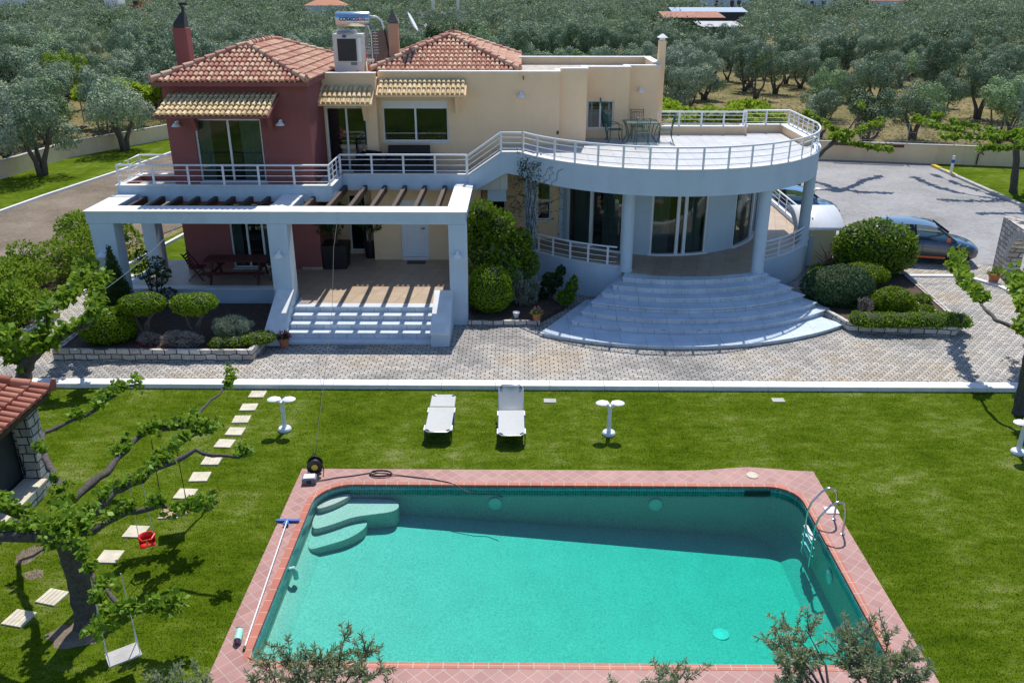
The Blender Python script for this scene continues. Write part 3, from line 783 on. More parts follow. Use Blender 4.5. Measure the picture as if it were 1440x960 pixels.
# --- yellow part, ground floor
facade('yellow_wall', 'yellow_plaster', -5.25, -1.4, 0, 3.45, 29.55, [(-4.27, -3.28, .8, 2.98)])
facade('yellow_wall', 'yellow_plaster', -6.9, -5.25, 0, 3.45, 30.3, [(-6.25, -5.6, .9, 3.0)])
front_window('glass_door', -6.25, -5.6, .9, 3.0, 30.3, 1, curtain=False)
facade('yellow_wall', 'yellow_plaster', -1.4, 1.5, 0, 4.3, 31.05, [(.12, 1.12, 1.88, 3.32), (-1.2, -.55, 1.6, 3.1)])
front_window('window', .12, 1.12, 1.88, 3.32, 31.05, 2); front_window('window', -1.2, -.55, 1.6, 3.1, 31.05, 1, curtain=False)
m = MB(); m.box(-6.9, -5.251, 30.58, 38, 0, 3.44); m.box(-5.249, -1.4, 29.83, 38, 0, 3.44); m.box(-1.4, 5.2, 31.33, 36.3, 0, 4.0); build('rear_wall', m, 'yellow_plaster', V)
# front door
m = MB(); m.box(-4.27, -4.19, 29.6, 29.72, .8, 2.98); m.box(-3.36, -3.28, 29.6, 29.72, .8, 2.98); m.box(-4.19, -3.36, 29.6, 29.72, 2.9, 2.98); m.box(-4.25, -3.3, 29.5, 29.6, .8, .9)
d = build('front_door', m, 'white_frame', V, bevel=.006)
m = MB(); m.box(-4.19, -3.36, 29.63, 29.69, .9, 2.9)
for z0, z1 in ((1.0, 1.85), (2.0, 2.75)):
    for a in ((-4.09, -4.065, z0, z1), (-3.485, -3.46, z0, z1), (-4.065, -3.485, z0, z0 + .025), (-4.065, -3.485, z1 - .025, z1)): m.box(a[0], a[1], 29.61, 29.63, a[2], a[3])
build('door_leaf', m, 'white_metal', d, bevel=.004)
m = MB(); m.tube([(-3.92, 29.61, 2.42), (-3.9, 29.57, 2.38), (-3.78, 29.56, 2.33), (-3.66, 29.57, 2.38), (-3.64, 29.61, 2.42)], .014, 6); build('knocker', m, 'dark_metal', d)
m = MB(); m.tube([(-3.43, 29.62, 1.95), (-3.43, 29.56, 1.95), (-3.55, 29.55, 1.95)], .016, 6); build('handle', m, 'dark_metal', d)
# --- yellow part, upper floor
facade('upper_wall', 'yellow_plaster', -6.9, -5.05, 3.75, 7.12, 30.6, [(-6.86, -5.42, 3.76, 6.02)])
front_window('balcony_door', -6.86, -5.42, 3.76, 6.02, 30.6, curtain=False)
facade('upper_wall', 'yellow_plaster', -5.05, 1.37, 3.75, 7.12, 31.2, [(-4.96, -2.6, 4.73, 6.16)])
front_window('wide_window', -4.96, -2.6, 4.73, 6.16, 31.2, 2, roller=.22, curtain=False)
facade('upper_wall', 'yellow_plaster', 1.37, 2.34, 4.6, 7.22, 31.36, [])
facade('upper_wall', 'yellow_plaster', 2.34, 4.0, 4.6, 7.16, 32.7, [(2.46, 3.46, 4.96, 6.0)])
front_window('window', 2.46, 3.46, 4.96, 6.0, 32.7, 2)
facade('upper_wall', 'yellow_plaster', 4.0, 5.2, 4.6, 7.15, 33.4, [])
m = MB(); m.box(-6.9, -5.051, 30.88, 38, 3.76, 6.95); m.box(-5.05, 1.369, 31.48, 38, 3.76, 6.95); m.box(1.37, 2.339, 31.64, 36.3, 4.3, 6.95); m.box(2.34, 3.999, 32.98, 36.3, 4.3, 6.95); m.box(4.0, 5.2, 33.68, 36.3, 4.3, 6.95)
build('upper_side_wall', m, 'yellow_plaster', V)
m = MB(); m.box(-.3, 2.33, 31.7, 36.32, 6.955, 6.985); m.box(2.332, 3.99, 33.0, 36.32, 6.955, 6.985); m.box(3.992, 5.19, 33.7, 36.32, 6.955, 6.985); build('flat_roof', m, 'roof_screed', V)
m = MB()
m.box(-6.92, -5.03, 30.57, 30.9, 7.122, 7.17); m.box(-5.028, 1.40, 31.17, 31.5, 7.122, 7.17); m.box(1.402, 2.37, 31.33, 31.66, 7.222, 7.26); m.box(1.2, 1.398, 31.5, 32.3, 7.122, 7.165)
m.box(2.372, 4.03, 32.67, 33.0, 7.162, 7.2); m.box(2.15, 2.368, 31.66, 32.6, 7.222, 7.255); m.box(4.032, 5.23, 33.37, 33.7, 7.152, 7.19); m.box(3.82, 4.028, 33.0, 33.7, 7.162, 7.195)
m.box(-.1, 5.23, 36.05, 36.4, 7.25, 7.29); m.box(4.93, 5.23, 33.7, 36.05, 7.25, 7.285)
build('parapet_coping', m, 'kerb_white', V, bevel=.008)
m = MB(); m.box(-.1, 5.2, 36.1, 36.36, 6.9, 7.25); m.box(4.96, 5.2, 33.75, 36.1, 6.9, 7.25); build('roof_parapet', m, 'boundary_plaster', V)

# --- tiles
def tile_plane(mb, pan, A, u, v, W, L, kl, kr, pitch=.168, row=.32, r=.065):
    """barrel tiles on one roof plane: eave starts at A, runs along u for W; v climbs the slope for L; the plane narrows by kl, kr per metre"""
    A = Vector(A); u = Vector(u).normalized(); v = Vector(v).normalized(); n = u.cross(v)
    if n.z < 0: n = -n
    pan.quad(*[A + n * .004 + p for p in (u * 0, u * W, u * (W - kr * L) + v * L, u * (kl * L) + v * L)])
    nc = int(W / pitch); off = (W - nc * pitch) / 2 + pitch / 2
    for i in range(nc):
        x = off + i * pitch
        for j in range(int(L / row) + 1):
            t = j * row
            if t + .12 > L: continue
            if x < kl * (t + .16) or x > W - kr * (t + .16): continue
            tl = min(row + .07, L - t + .02); o = A + u * (x + random.uniform(-.006, .006)) + v * (t - .02); lift = .044
            vs = []; fs = []
            for q, (rr_, h) in enumerate(((r * 1.08, lift + random.uniform(0, .008)), (r * .86, .004))):
                for k in range(7):
                    a = math.pi * k / 6
                    vs.append(o + v * (q * tl) + u * (math.cos(a) * rr_) + n * (math.sin(a) * rr_ + h))
            for k in range(6): fs.append((k, k + 1, k + 8, k + 7))
            fs.append((6, 5, 4, 3, 2, 1, 0))
            mb.add(vs, fs)
def ridge_tiles(mb, a, b, r=.10):
    a = Vector(a); b = Vector(b); n = max(1, int((b - a).length / .36)); d = (b - a) / n; dn = d.normalized()
    for i in range(n):
        p = a + d * i; q = p + d * 1.14
        mb.tube([p - dn * .02 + Vector((0, 0, .035)), q + Vector((0, 0, .01))], [r * 1.12, r * .86], 9)
def hip_roof(x0, x1, y0, y1, ze, zr, ya, yb, name='hip_roof', finial=True):
    xm = (x0 + x1) / 2; t = MB(); pan = MB()
    half = xm - x0; h = zr - ze
    Lf = math.hypot(ya - y0, h); tile_plane(t, pan, (x0, y0, ze), (1, 0, 0), (0, ya - y0, h), x1 - x0, Lf, half / Lf, half / Lf)
    Lb = math.hypot(y1 - yb, h); tile_plane(t, pan, (x1, y1, ze), (-1, 0, 0), (0, yb - y1, h), x1 - x0, Lb, half / Lb, half / Lb)
    Ls = math.hypot(half, h)
    tile_plane(t, pan, (x1, y0, ze), (0, 1, 0), (-half, 0, h), y1 - y0, Ls, (ya - y0) / Ls, (y1 - yb) / Ls)
    tile_plane(t, pan, (x0, y1, ze), (0, -1, 0), (half, 0, h), y1 - y0, Ls, (y1 - yb) / Ls, (ya - y0) / Ls)
    pan.quad((x0, y0, ze - .03), (x0, y1, ze - .03), (x1, y1, ze - .03), (x1, y0, ze - .03))
    o = build(name, pan, 'terracotta_dark', V)
    build('roof_tiles', t, 'tile_red', o, smooth=50)
    rg = MB(); z = ze + .05
    for c, e in (((x0, y0, z), (xm, ya, zr + .04)), ((x1, y0, z), (xm, ya, zr + .04)), ((x1, y1, z), (xm, yb, zr + .04)), ((x0, y1, z), (xm, yb, zr + .04)), ((xm, ya, zr + .04), (xm, yb, zr + .04))): ridge_tiles(rg, c, e)
    if finial:
        for cx, cy, sx, sy in ((x0, y0, -1, -1), (x1, y0, 1, -1), (x1, y1, 1, 1)):
            rg.tube([(cx - sx * .05, cy - sy * .05, z + .02), (cx, cy, z + .06), (cx + sx * .03, cy + sy * .03, z + .2)], [.1, .085, .03], 8)
    build('ridge_tiles', rg, 'tile_red', o, smooth=50)
    return o
hip_roof(-11.75, -6.80, 28.06, 36.2, 7.11, 8.07, 30.45, 33.6)
hip_roof(-5.38, -.05, 31.62, 38.6, 7.13, 8.16, 34.3, 35.9)
def awning(x0, x1, ytop, ztop, ybot, zbot, wall_mat):
    t = MB(); pan = MB(); d = Vector((0, ytop - ybot, ztop - zbot))
    tile_plane(t, pan, (x0, ybot, zbot), (1, 0, 0), d, x1 - x0, d.length, 0, 0)
    deck = MB(); deck.hexa([(x0, ybot, zbot - .07), (x1, ybot, zbot - .07), (x1, ytop, ztop - .07), (x0, ytop, ztop - .07)], [(x0, ybot, zbot - .0), (x1, ybot, zbot), (x1, ytop, ztop), (x0, ytop, ztop)])
    o = build('tiled_awning', deck, wall_mat, V); build('awning_tiles', t, 'tile_tan', o, smooth=50)
    for x in ((x0 + .75, x1 - .35) if wall_mat == 'red_plaster' else (x1 - .35,)):
        build('bracket', MB().hexa([(x - .07, ytop - .14, ztop - 1.15), (x + .07, ytop - .14, ztop - 1.15), (x + .07, ytop, ztop - 1.15), (x - .07, ytop, ztop - 1.15)], [(x - .07, ytop - .5, ztop - .45), (x + .07, ytop - .5, ztop - .45), (x + .07, ytop, ztop - .2), (x - .07, ytop, ztop - .2)]), wall_mat, o)
    return o
awning(-11.38, -7.80, 28.4, 6.72, 26.9, 6.22, 'red_plaster')
awning(-7.02, -5.08, 30.6, 6.72, 29.8, 6.22, 'yellow_plaster')
awning(-5.02, -1.9, 31.2, 6.90, 30.4, 6.45, 'yellow_plaster')

# --- chimneys
m = MB(); m.box(-12.36, -11.88, 32, 32.5, 2.5, 8.55); c = build('chimney', m, 'red_plaster', V, bevel=.02)
m = MB(); m.box(-12.32, -11.92, 32.04, 32.46, 8.552, 8.68); m.hexa([(-12.32, 32.04, 8.68), (-11.92, 32.04, 8.68), (-11.92, 32.46, 8.68), (-12.32, 32.46, 8.68)], [(-12.06, 32.15, 9.05), (-11.92, 32.15, 9.05), (-11.92, 32.35, 9.05), (-12.06, 32.35, 9.05)]); m.tube([(-11.99, 32.25, 9.03), (-11.98, 32.25, 9.22), (-12.1, 32.25, 9.34), (-11.8, 32.25, 9.34)], .06, 8); build('cowl', m, 'dark_metal', c)
m = MB(); m.box(-4.86, -4.5, 33, 33.36, 6.95, 8.66); c = build('chimney', m, 'orange_plaster', V, bevel=.015)
m = MB(); m.hexa([(-4.89, 32.97, 8.70), (-4.47, 32.97, 8.70), (-4.47, 33.39, 8.70), (-4.89, 33.39, 8.70)], [(-4.70, 33.16, 9.12), (-4.66, 33.16, 9.12), (-4.66, 33.20, 9.12), (-4.70, 33.20, 9.12)]); m.box(-4.84, -4.52, 33.02, 33.34, 8.662, 8.70); build('cowl', m, 'cap_brown', c)
m = MB(); m.box(5.202, 5.46, 34, 34.35, 0, 8.02); c = build('chimney', m, 'yellow_plaster', V, bevel=.015)
m = MB(); m.box(5.24, 5.42, 34.04, 34.31, 8.022, 8.12); m.hexa([(5.15, 33.95, 8.12), (5.51, 33.95, 8.12), (5.51, 34.4, 8.12), (5.15, 34.4, 8.12)], [(5.3, 34.14, 8.25), (5.36, 34.14, 8.25), (5.36, 34.2, 8.25), (5.3, 34.2, 8.25)]); build('cap', m, 'kerb_white', c)

# --- balcony
m = MB()
m.box(-13.1, -6.1, 27.3, 27.46, 3.45, 3.96); m.box(-13.1, -12.94, 27.462, 29.2, 3.45, 3.96); m.box(-12.94, -11.602, 29.04, 29.2, 3.45, 3.96); m.box(-6.26, -6.1, 27.462, 29.0, 3.45, 3.96)
m.box(-6.098, -1.78, 29.0, 29.16, 3.45, 3.98)
m.box(-12.938, -6.262, 27.462, 28.398, 3.46, 3.72); m.box(-12.938, -11.602, 28.4, 29.038, 3.46, 3.72); m.box(-6.898, -6.262, 28.4, 29.16, 3.46, 3.72); m.box(-6.898, -1.2, 29.162, 31.2, 3.46, 3.72)
build('balcony', m, 'white_plaster', V, bevel=.01)
m = MB(); m.box(-12.938, -6.262, 27.462, 28.398, 3.722, 3.75); m.box(-12.938, -11.602, 28.4, 29.038, 3.722, 3.75); m.box(-6.898, -6.262, 28.4, 29.16, 3.722, 3.75); m.box(-6.898, -1.78, 29.162, 31.2, 3.722, 3.75); build('balcony_floor', m, 'balcony_tiles', V)
m = MB()
m.box(-13.13, -6.07, 27.27, 27.49, 3.962, 3.985); m.box(-13.13, -12.91, 27.492, 29.23, 3.962, 3.985); m.box(-12.908, -11.602, 29.01, 29.23, 3.962, 3.985); m.box(-6.29, -6.07, 27.492, 29.0, 3.962, 3.985); m.box(-6.068, -1.78, 28.98, 29.19, 3.982, 4.005)
build('rim_coping', m, 'kerb_white', V)
m = MB(); m.box(-12.936, -11.604, 29.026, 29.038, 3.755, 3.955); m.box(-12.938, -12.926, 27.47, 29.02, 3.755, 3.955); build('rim_lining', m, 'red_plaster', V)
# ramp of steps up to the terrace
def xz_prism(poly, y0, y1):
    n = len(poly); vs = [(p[0], y0, p[1]) for p in poly] + [(p[0], y1, p[1]) for p in poly]
    return MB().add(vs, [tuple(range(n)), tuple(range(2 * n - 1, n - 1, -1))] + [(i, n + i, n + (i + 1) % n, (i + 1) % n) for i in range(n)])
build('stair_parapet', xz_prism([(-1.778, 3.45), (-1.5, 3.5), (-.5, 4.06), (.02, 3.97), (.02, 4.76), (-.66, 4.76), (-1.778, 3.97)], 28.9, 29.06), 'white_plaster', V, bevel=.01)
build('stair_coping', xz_prism([(-1.8, 3.975), (-.66, 4.765), (.02, 4.765), (.02, 4.79), (-.67, 4.79), (-1.82, 4.0)], 28.87, 29.09), 'kerb_white', V)
m = MB()
for i in range(5): m.box(-1.75 + i * .26, -.45 if i == 4 else -1.49 + i * .26, 29.065, 31.19, 3.46, 3.92 + i * .175)
build('balcony_step', m, 'balcony_tiles', V)
m = MB(); m.box(-1.15, -.5, 29.3, 31.0, 3.0, 3.455); build('stair_soffit', m, 'white_plaster', V)
# --- round terrace
def arcpts(c, r, a0, a1, n): return [(c[0] + r * math.cos(R(a0 + (a1 - a0) * i / n)), c[1] + r * math.sin(R(a0 + (a1 - a0) * i / n))) for i in range(n + 1)]
A0, A1 = 209.8, 351
ex, ey = arcpts(C2, RT, A1, A1, 1)[0]
ex2 = ex - .03
slab_poly = arcpts(C2, RT - .17, A0, A1, 60) + [(ex - .17, 34.1), (8.72, 34.1), (8.72, 33.62), (5.21, 33.62), (5.21, 33.38), (3.99, 33.38), (3.99, 32.68), (2.35, 32.68), (2.35, 31.34), (1.38, 31.34), (1.38, 31.18), (-.45, 31.18), (-.45, 29.08)]
m = MB(); m.prism(slab_poly, 4.03, 4.58); build('terrace_slab', m, 'white_plaster', V)
m = MB(); m.prism(slab_poly, 4.582, TERR); build('terrace_floor', m, 'terrace_tiles', V)
m = MB(); m.arc(C2[0], C2[1], RT - .16, RT, A0, A1, 3.95, 4.76, 72); m.box(ex - .16, ex, ey + .003, 34.26, 3.95, 4.76)
build('terrace_fascia', m, 'white_plaster', V, smooth=40)
m = MB(); m.arc(C2[0], C2[1], RT - .19, RT + .025, A0, A1, 4.762, 4.785, 72); build('terrace_coping', m, 'kerb_white', V, smooth=40)
m = MB()
m.box(5.21, 8.56, 33.62, 33.86, 4.0, 4.9); m.box(8.562, 8.72, 33.62, 34.26, 4.0, 4.9); m.box(8.722, ex - .162, 34.1, 34.26, 4.0, 4.9); m.box(ex - .40, ex - .162, ey + .35, 34.098, 4.62, 4.9)
build('terrace_parapet', m, 'yellow_plaster', V)
m = MB()
m.box(5.21, 8.59, 33.58, 33.9, 4.902, 4.93); m.box(8.592, 8.75, 33.58, 34.3, 4.902, 4.93); m.box(8.752, ex - .402, 34.06, 34.3, 4.902, 4.93); m.box(ex - .44, ex + .02, ey + .32, 34.3, 4.902, 4.93)
build('parapet_cap', m, 'kerb_white', V)

# --- railings: posts are sub-parts
def railing(pts, h, posts, n=3, r=.032, parent=None, name='railing', top=.0):
    """pts on the rim; posts = indices (or fractions) where a post stands"""
    P = [Vector(p) for p in pts]; m = MB()
    m.tube([p + Vector((0, 0, h)) for p in P], r, 8)
    for k in range(n): m.tube([p + Vector((0, 0, h * (k + .55) / (n + .4))) for p in P], .013, 6)
    o = build(name, m, 'white_metal', V, smooth=50)
    for i in posts:
        i0 = int(i); f = i - i0; p = P[i0] if f == 0 else P[i0] * (1 - f) + P[i0 + 1] * f
        a = P[min(i0 + 1, len(P) - 1)] - P[max(i0 - (1 if f == 0 else 0), 0)]; a.z = 0
        b = MB(); b.bar(p - Vector((0, 0, .01)), p + Vector((0, 0, h)), .022, .07, a.normalized()); build('rail_post', b, 'white_metal', o)
    return o
railing([(-11.65, 29.12, 3.985), (-13.02, 29.12, 3.985), (-13.02, 27.38, 3.985), (-6.18, 27.38, 3.985), (-6.18, 29.08, 3.985)], .63, [0, 1, 1.5, 2] + [2 + i / 6 for i in range(1, 6)] + [3, 3.35, 3.7])
railing([(-6.16, 29.08, 4.005), (-1.84, 29.08, 4.005)], .64, [0, .25, .5, .75, 1])
railing([(-1.82, 28.98, 4.0), (-.67, 28.98, 4.79), (.02, 28.95, 4.79)], .62, [0, 1])
tp = arcpts(C2, RT - .08, A0, A1, 90)
tr_ = railing([(x, y, 4.785) for x, y in tp], .64, [i * 90 / 17 for i in range(17)])
railing([(tp[-1][0], tp[-1][1], 4.93), (ex - .1, 34.18, 4.93), (8.68, 34.18, 4.93), (8.68, 33.74, 4.93), (5.25, 33.74, 4.93)], .52, [.15, .32, .49, .66, .83, 1, 1.5, 2, 3, 3.25, 3.5, 3.75, 4])

# --- round porch, its steps and columns
ST = [((5.26, 32.99), 6.67, (3.37, 26.61), (8.17, 26.98), 1.15), ((5.22, 32.46), 6.55, (3.02, 26.31), (8.55, 26.8), .99), ((5.24, 32.19), 6.72, (2.67, 26.02), (8.89, 26.52), .83), ((5.11, 31.97), 7.01, (2.3, 25.56), (9.23, 26.28), .67),
      ((5.0, 31.81), 7.36, (1.96, 25.13), (9.56, 26.01), .51), ((4.88, 31.75), 7.73, (1.63, 24.76), (9.94, 25.89), .35), ((4.73, 31.85), 8.76, (.66, 24.09), (10.06, 24.86), .2)]
stairs = build('round_stairs', MB().prism([(3.9, 27.4), (7.6, 27.4), (7.2, 28.6), (4.3, 28.6)], .0, .9), 'marble', V)
for c, r, l, q, z in ST:
    al = math.degrees(math.atan2(l[1] - c[1], l[0] - c[0])) % 360; ar = math.degrees(math.atan2(q[1] - c[1], q[0] - c[0])) % 360
    arc = arcpts(c, r, al, ar, 40)
    bk = .55 if z > .3 else .62
    poly = arc + [(c[0] + (arc[-1][0] - c[0]) * bk, c[1] + (arc[-1][1] - c[1]) * bk), (c[0] + (arc[0][0] - c[0]) * bk, c[1] + (arc[0][1] - c[1]) * bk)]
    m = MB(); m.prism(poly, 0, z - .032); build('riser', m, 'riser_stone', stairs)
    arc2 = arcpts(c, r + .04, al - .25, ar + .25, 40); poly2 = arc2 + poly[-2:]
    m = MB(); m.prism(poly2, z - .03, z); build('tread', m, 'marble_step', stairs)
fp = arcpts(CP, RP - .02, 222, 254.5, 14) + [(3.62, 27.05), (4.4, 26.75), (5.2, 26.66), (6.2, 26.7), (7.2, 26.95), (7.9, 27.25)] + arcpts(CP, RP - .02, 299.5, 339, 16) + [(10.9, 31.4), (10.9, 38), (8.8, 38), (8.8, 33.3), (1.4, 33.3), (-1.0, 31.04), (-1.0, 29.5), (.3, 29.35)]
m = MB(); m.prism(fp, 1.0, 1.157); build('porch_floor', m, 'porch_tiles', V)
m = MB(); m.arc(CP[0], CP[1], RP - .16, RP, 222, 255, 0, 1.25, 30); m.box(-1.02, .4, 29.36, 29.5, 0, 1.2); m.box(-1.02, -.88, 29.5, 31.0, 0, 1.2); build('porch_wall', m, 'white_plaster', V, smooth=40)
m = MB(); m.arc(CP[0], CP[1], RP - .16, RP, 299.3, 340, 0, 1.25, 34); m.box(10.87, 11.03, 31.22, 38, 0, 1.25); build('porch_wall', m, 'white_plaster', V, smooth=40)
m = MB(); m.arc(CP[0], CP[1], RP - .18, RP + .02, 221.8, 255, 1.252, 1.275, 30); build('porch_coping', m, 'kerb_white', V, smooth=40)
m = MB(); m.arc(CP[0], CP[1], RP - .18, RP + .02, 299.3, 340, 1.252, 1.275, 34); m.box(10.85, 11.05, 31.2, 38, 1.252, 1.275); build('porch_coping', m, 'kerb_white', V, smooth=40)
lp = arcpts(CP, RP - .08, 223.5, 253, 20); railing([(x, y, 1.275) for x, y in lp], .62, [0.6, 4.8, 9.3, 13.6, 18])
lp = arcpts(CP, RP - .08, 300.5, 339, 24); railing([(x, y, 1.275) for x, y in lp], .62, [0, 6, 12, 18, 24])
railing([(10.95, 31.4, 1.275), (10.95, 38, 1.275)], .62, [i / 6 for i in range(7)])
for x, y in ((.36, 29.52), (3.52, 27.28), (7.87, 27.18), (10.3, 30.35)):
    m = MB(); m.lathe([(.225, 1.15), (.225, 1.2), (.2, 1.215), (.195, 3.9), (.21, 4.02)], (x, y, 0), 28); build('column', m, 'white_plaster', V, smooth=40)
# round glazed room
for a, b in ((207, 213.6), (248.8, 262.6), (291.9, 310.4), (345.6, 356)):
    m = MB(); m.arc(CG[0], CG[1], RG - .25, RG, a, b, 1.15, 4.04, 16)
    if a > 340: m.box(8.85, 9.06, 32.7, 38, 1.15, 4.04)
    build('round_wall', m, 'white_plaster', V, smooth=30)
def round_window(a0, a1, split, h1=3.95):
    zs, ze = 1.16, h1; m = MB(); da = .8
    edges = [a0] + split + [a1]
    for e in edges: m.arc(CG[0], CG[1], RG - .12, RG - .02 if e in (a0, a1) else RG + .0, e - da, e + da, zs, ze, 3)
    m.arc(CG[0], CG[1], RG - .12, RG + .06, a0 - 1, a1 + 1, zs - .004, zs + .06, 14); m.arc(CG[0], CG[1], RG - .12, RG - .02, a0 + da, a1 - da, ze - .06, ze, 14)
    o = build('glazed_door', m, 'white_frame', V)
    for p, q in zip(edges, edges[1:]):
        if q - p < 3: continue
        g = MB(); g.arc(CG[0], CG[1], RG - .08, RG - .07, p + da, q - da, zs + .05, ze - .05, 8); build('pane', g, 'window_glass', o)
    P = []
    k = int((a1 - a0) * 4)
    for i in range(k + 1):
        a = R(a0 + (a1 - a0) * i / k); rr_ = RG - .38 + .03 * math.sin(i * 1.5) + .012 * math.sin(i * 3.7)
        P.append([(CG[0] + rr_ * math.cos(a), CG[1] + rr_ * math.sin(a), zs), (CG[0] + rr_ * math.cos(a), CG[1] + rr_ * math.sin(a), ze)])
    c = MB().grid(P[:int(k * .36)]); build('curtain', c, 'curtain', o, smooth=80)
    c = MB().grid(P[int(k * .6):]); build('curtain', c, 'curtain', o, smooth=80)
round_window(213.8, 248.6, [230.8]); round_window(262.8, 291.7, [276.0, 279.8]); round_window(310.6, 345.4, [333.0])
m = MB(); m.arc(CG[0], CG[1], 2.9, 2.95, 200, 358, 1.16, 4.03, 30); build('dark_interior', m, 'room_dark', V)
m = MB(); m.box(1.42, 1.62, 31.0, 31.2, 1.158, 4.03); build('pilaster', m, 'white_plaster', V)
m = MB(); m.box(8.98, 9.2, 32.0, 32.2, 1.158, 4.03); build('pilaster', m, 'white_plaster', V)

# --- entrance porch, steps, pergola
m = MB(); m.box(-13.1, -7.02, 26.3, 29.55, 0, .77); m.box(-7.018, -2.105, 24.68, 24.998, 0, .77); m.box(-7.018, -2.2, 25.0, 25.61, 0, .77); m.box(-7.018, -1.69, 25.612, 30.3, 0, .77); build('porch_base', m, 'white_plaster', V)
m = MB(); m.box(-12.9, -7.7, 26.62, 28.398, .772, .80); m.box(-12.9, -11.602, 28.4, 29.4, .772, .80); m.box(-7.68, -6.9, 25.6, 28.398, .772, .80); m.box(-6.898, -2.185, 24.98, 25.6, .772, .80); m.box(-6.898, -1.66, 25.602, 29.548, .772, .80); m.box(-6.898, -5.252, 29.55, 30.3, .772, .80); build('porch_floor', m, 'porch_tiles', V)
m = MB(); m.box(-13.13, -7.65, 26.27, 26.62, .772, .808); build('porch_edge', m, 'kerb_white', V)
m = MB()
st = build('entrance_steps', MB().box(-7.0, -2.65, 24.4, 24.68, 0, .6), 'marble', V)
for i, z in enumerate((.80, .64, .48, .32, .16)):
    y0 = 24.65 - i * .325
    m = MB(); m.box(-6.98, -2.66, y0 + .02, 24.98 if i == 0 else y0 + .34, 0, z - .03); build('riser', m, 'riser_stone', st)
    m = MB(); m.box(-7.0, -2.65, y0, 24.98 if i == 0 else y0 + .347, z - .028, z + .002); build('tread', m, 'marble', st)
for x0, x1 in ((-7.55, -7.01), (-2.64, -2.1)):
    m = MB(); m.hexa([(x0, 23.25, 0), (x1, 23.25, 0), (x1, 24.995, 0), (x0, 24.995, 0)], [(x0, 23.25, .46), (x1, 23.25, .46), (x1, 24.995, 1.2), (x0, 24.995, 1.2)]); o = build('stair_cheek', m, 'white_plaster', V, bevel=.01)
    m = MB(); m.hexa([(x0 - .02, 23.22, .462), (x1 + .02, 23.22, .462), (x1 + .02, 24.995, 1.212), (x0 - .02, 24.995, 1.212)], [(x0 - .02, 23.22, .487), (x1 + .02, 23.22, .487), (x1 + .02, 24.995, 1.237), (x0 - .02, 24.995, 1.237)]); build('cheek_cap', m, 'kerb_white', o)
m = MB(); m.box(-13.1, -1.65, 25.0, 25.63, 3.32, 3.68); m.box(-13.1, -12.45, 25.632, 27.29, 3.32, 3.68); m.box(-2.2, -1.65, 25.632, 28.99, 3.32, 3.68); m.box(-7.65, -7.05, 25.632, 27.29, 3.32, 3.68)
pg = build('pergola', m, 'white_plaster', V, bevel=.012)
m = MB(); m.box(-13.14, -1.61, 24.96, 25.66, 3.682, 3.71); m.box(-13.14, -12.42, 25.662, 27.29, 3.682, 3.71); m.box(-2.23, -1.61, 25.662, 28.99, 3.682, 3.71); m.box(-7.68, -7.02, 25.662, 27.29, 3.682, 3.71); build('pergola_cap', m, 'kerb_white', pg)
for x0, x1, y0, y1, z0, tw in ((-13.05, -12.3, 25.0, 25.6, 0, .12), (-7.66, -7.06, 25.0, 25.6, 0, 0), (-2.18, -1.65, 25.0, 25.6, 0, 0), (-12.92, -12.46, 28.2, 28.8, 0, 0)):
    m = MB(); m.hexa([(x0 + tw, y0, z0), (x1 - tw * .3, y0, z0), (x1 - tw * .3, y1, z0), (x0 + tw, y1, z0)], [(x0, y0, 3.318), (x1, y0, 3.318), (x1, y1, 3.318), (x0, y1, 3.318)]) if y0 < 26 else m.box(x0, x1, y0, y1, z0, 3.448)
    build('pillar', m, 'white_plaster', pg, bevel=.012)
for x, y0, y1 in [(-12.2 + .575 * i, 25.64, 27.29) for i in range(8)] + [(-6.72, 25.64, 27.29)] + [(-6.0 + .68 * i, 25.64, 28.99) for i in range(6)]:
    m = MB(); m.box(x - .065, x + .065, y0, y1, 3.42, 3.63); build('rafter', m, 'wood_dark', pg, bevel=.01)

# --- wall lamps
def wall_lamp(x, y, z, s=1.0):
    m = MB(); m.lathe([(.055, 0), (.055, .02)], (0, 0, 0), 12); m.xf(Matrix.Translation((x, y, z)) @ Matrix.Rotation(R(90), 4, 'X'))
    m.tube([(x, y - .02, z), (x, y - .14 * s, z + .03)], .016, 6); m.tube([(x, y - .14 * s, z + .05), (x, y - .14 * s, z - .02)], [.03, .04], 8)
    o = build('wall_lamp', m, 'white_enamel', V, smooth=40)
    m = MB(); m.lathe([(.15 * s, -.12), (.12 * s, -.06), (.05 * s, .0), (.03, .01)], (x, y - .14 * s, z), 14); build('lamp_shade', m, 'white_enamel', o, smooth=40)
for a in ((-7.84, 28.4, 5.86), (-11.24, 28.4, 5.82), (.0, 31.2, 6.42), (4.5, 33.4, 6.35), (-12.75, 25.0, 2.45), (-7.36, 25.0, 2.45), (-1.92, 25.0, 2.45)): wall_lamp(*a)
m = MB(); m.box(1.28, 1.36, 31.18, 31.2, 5.0, 5.12); build('wall_socket', m, 'rust_metal', V)
m = MB(); m.tube([(.08, 31.19, 6.98), (.08, 31.09, 6.96), (.08, 31.06, 6.9)], .03, 8); build('spout', m, 'terracotta', V)
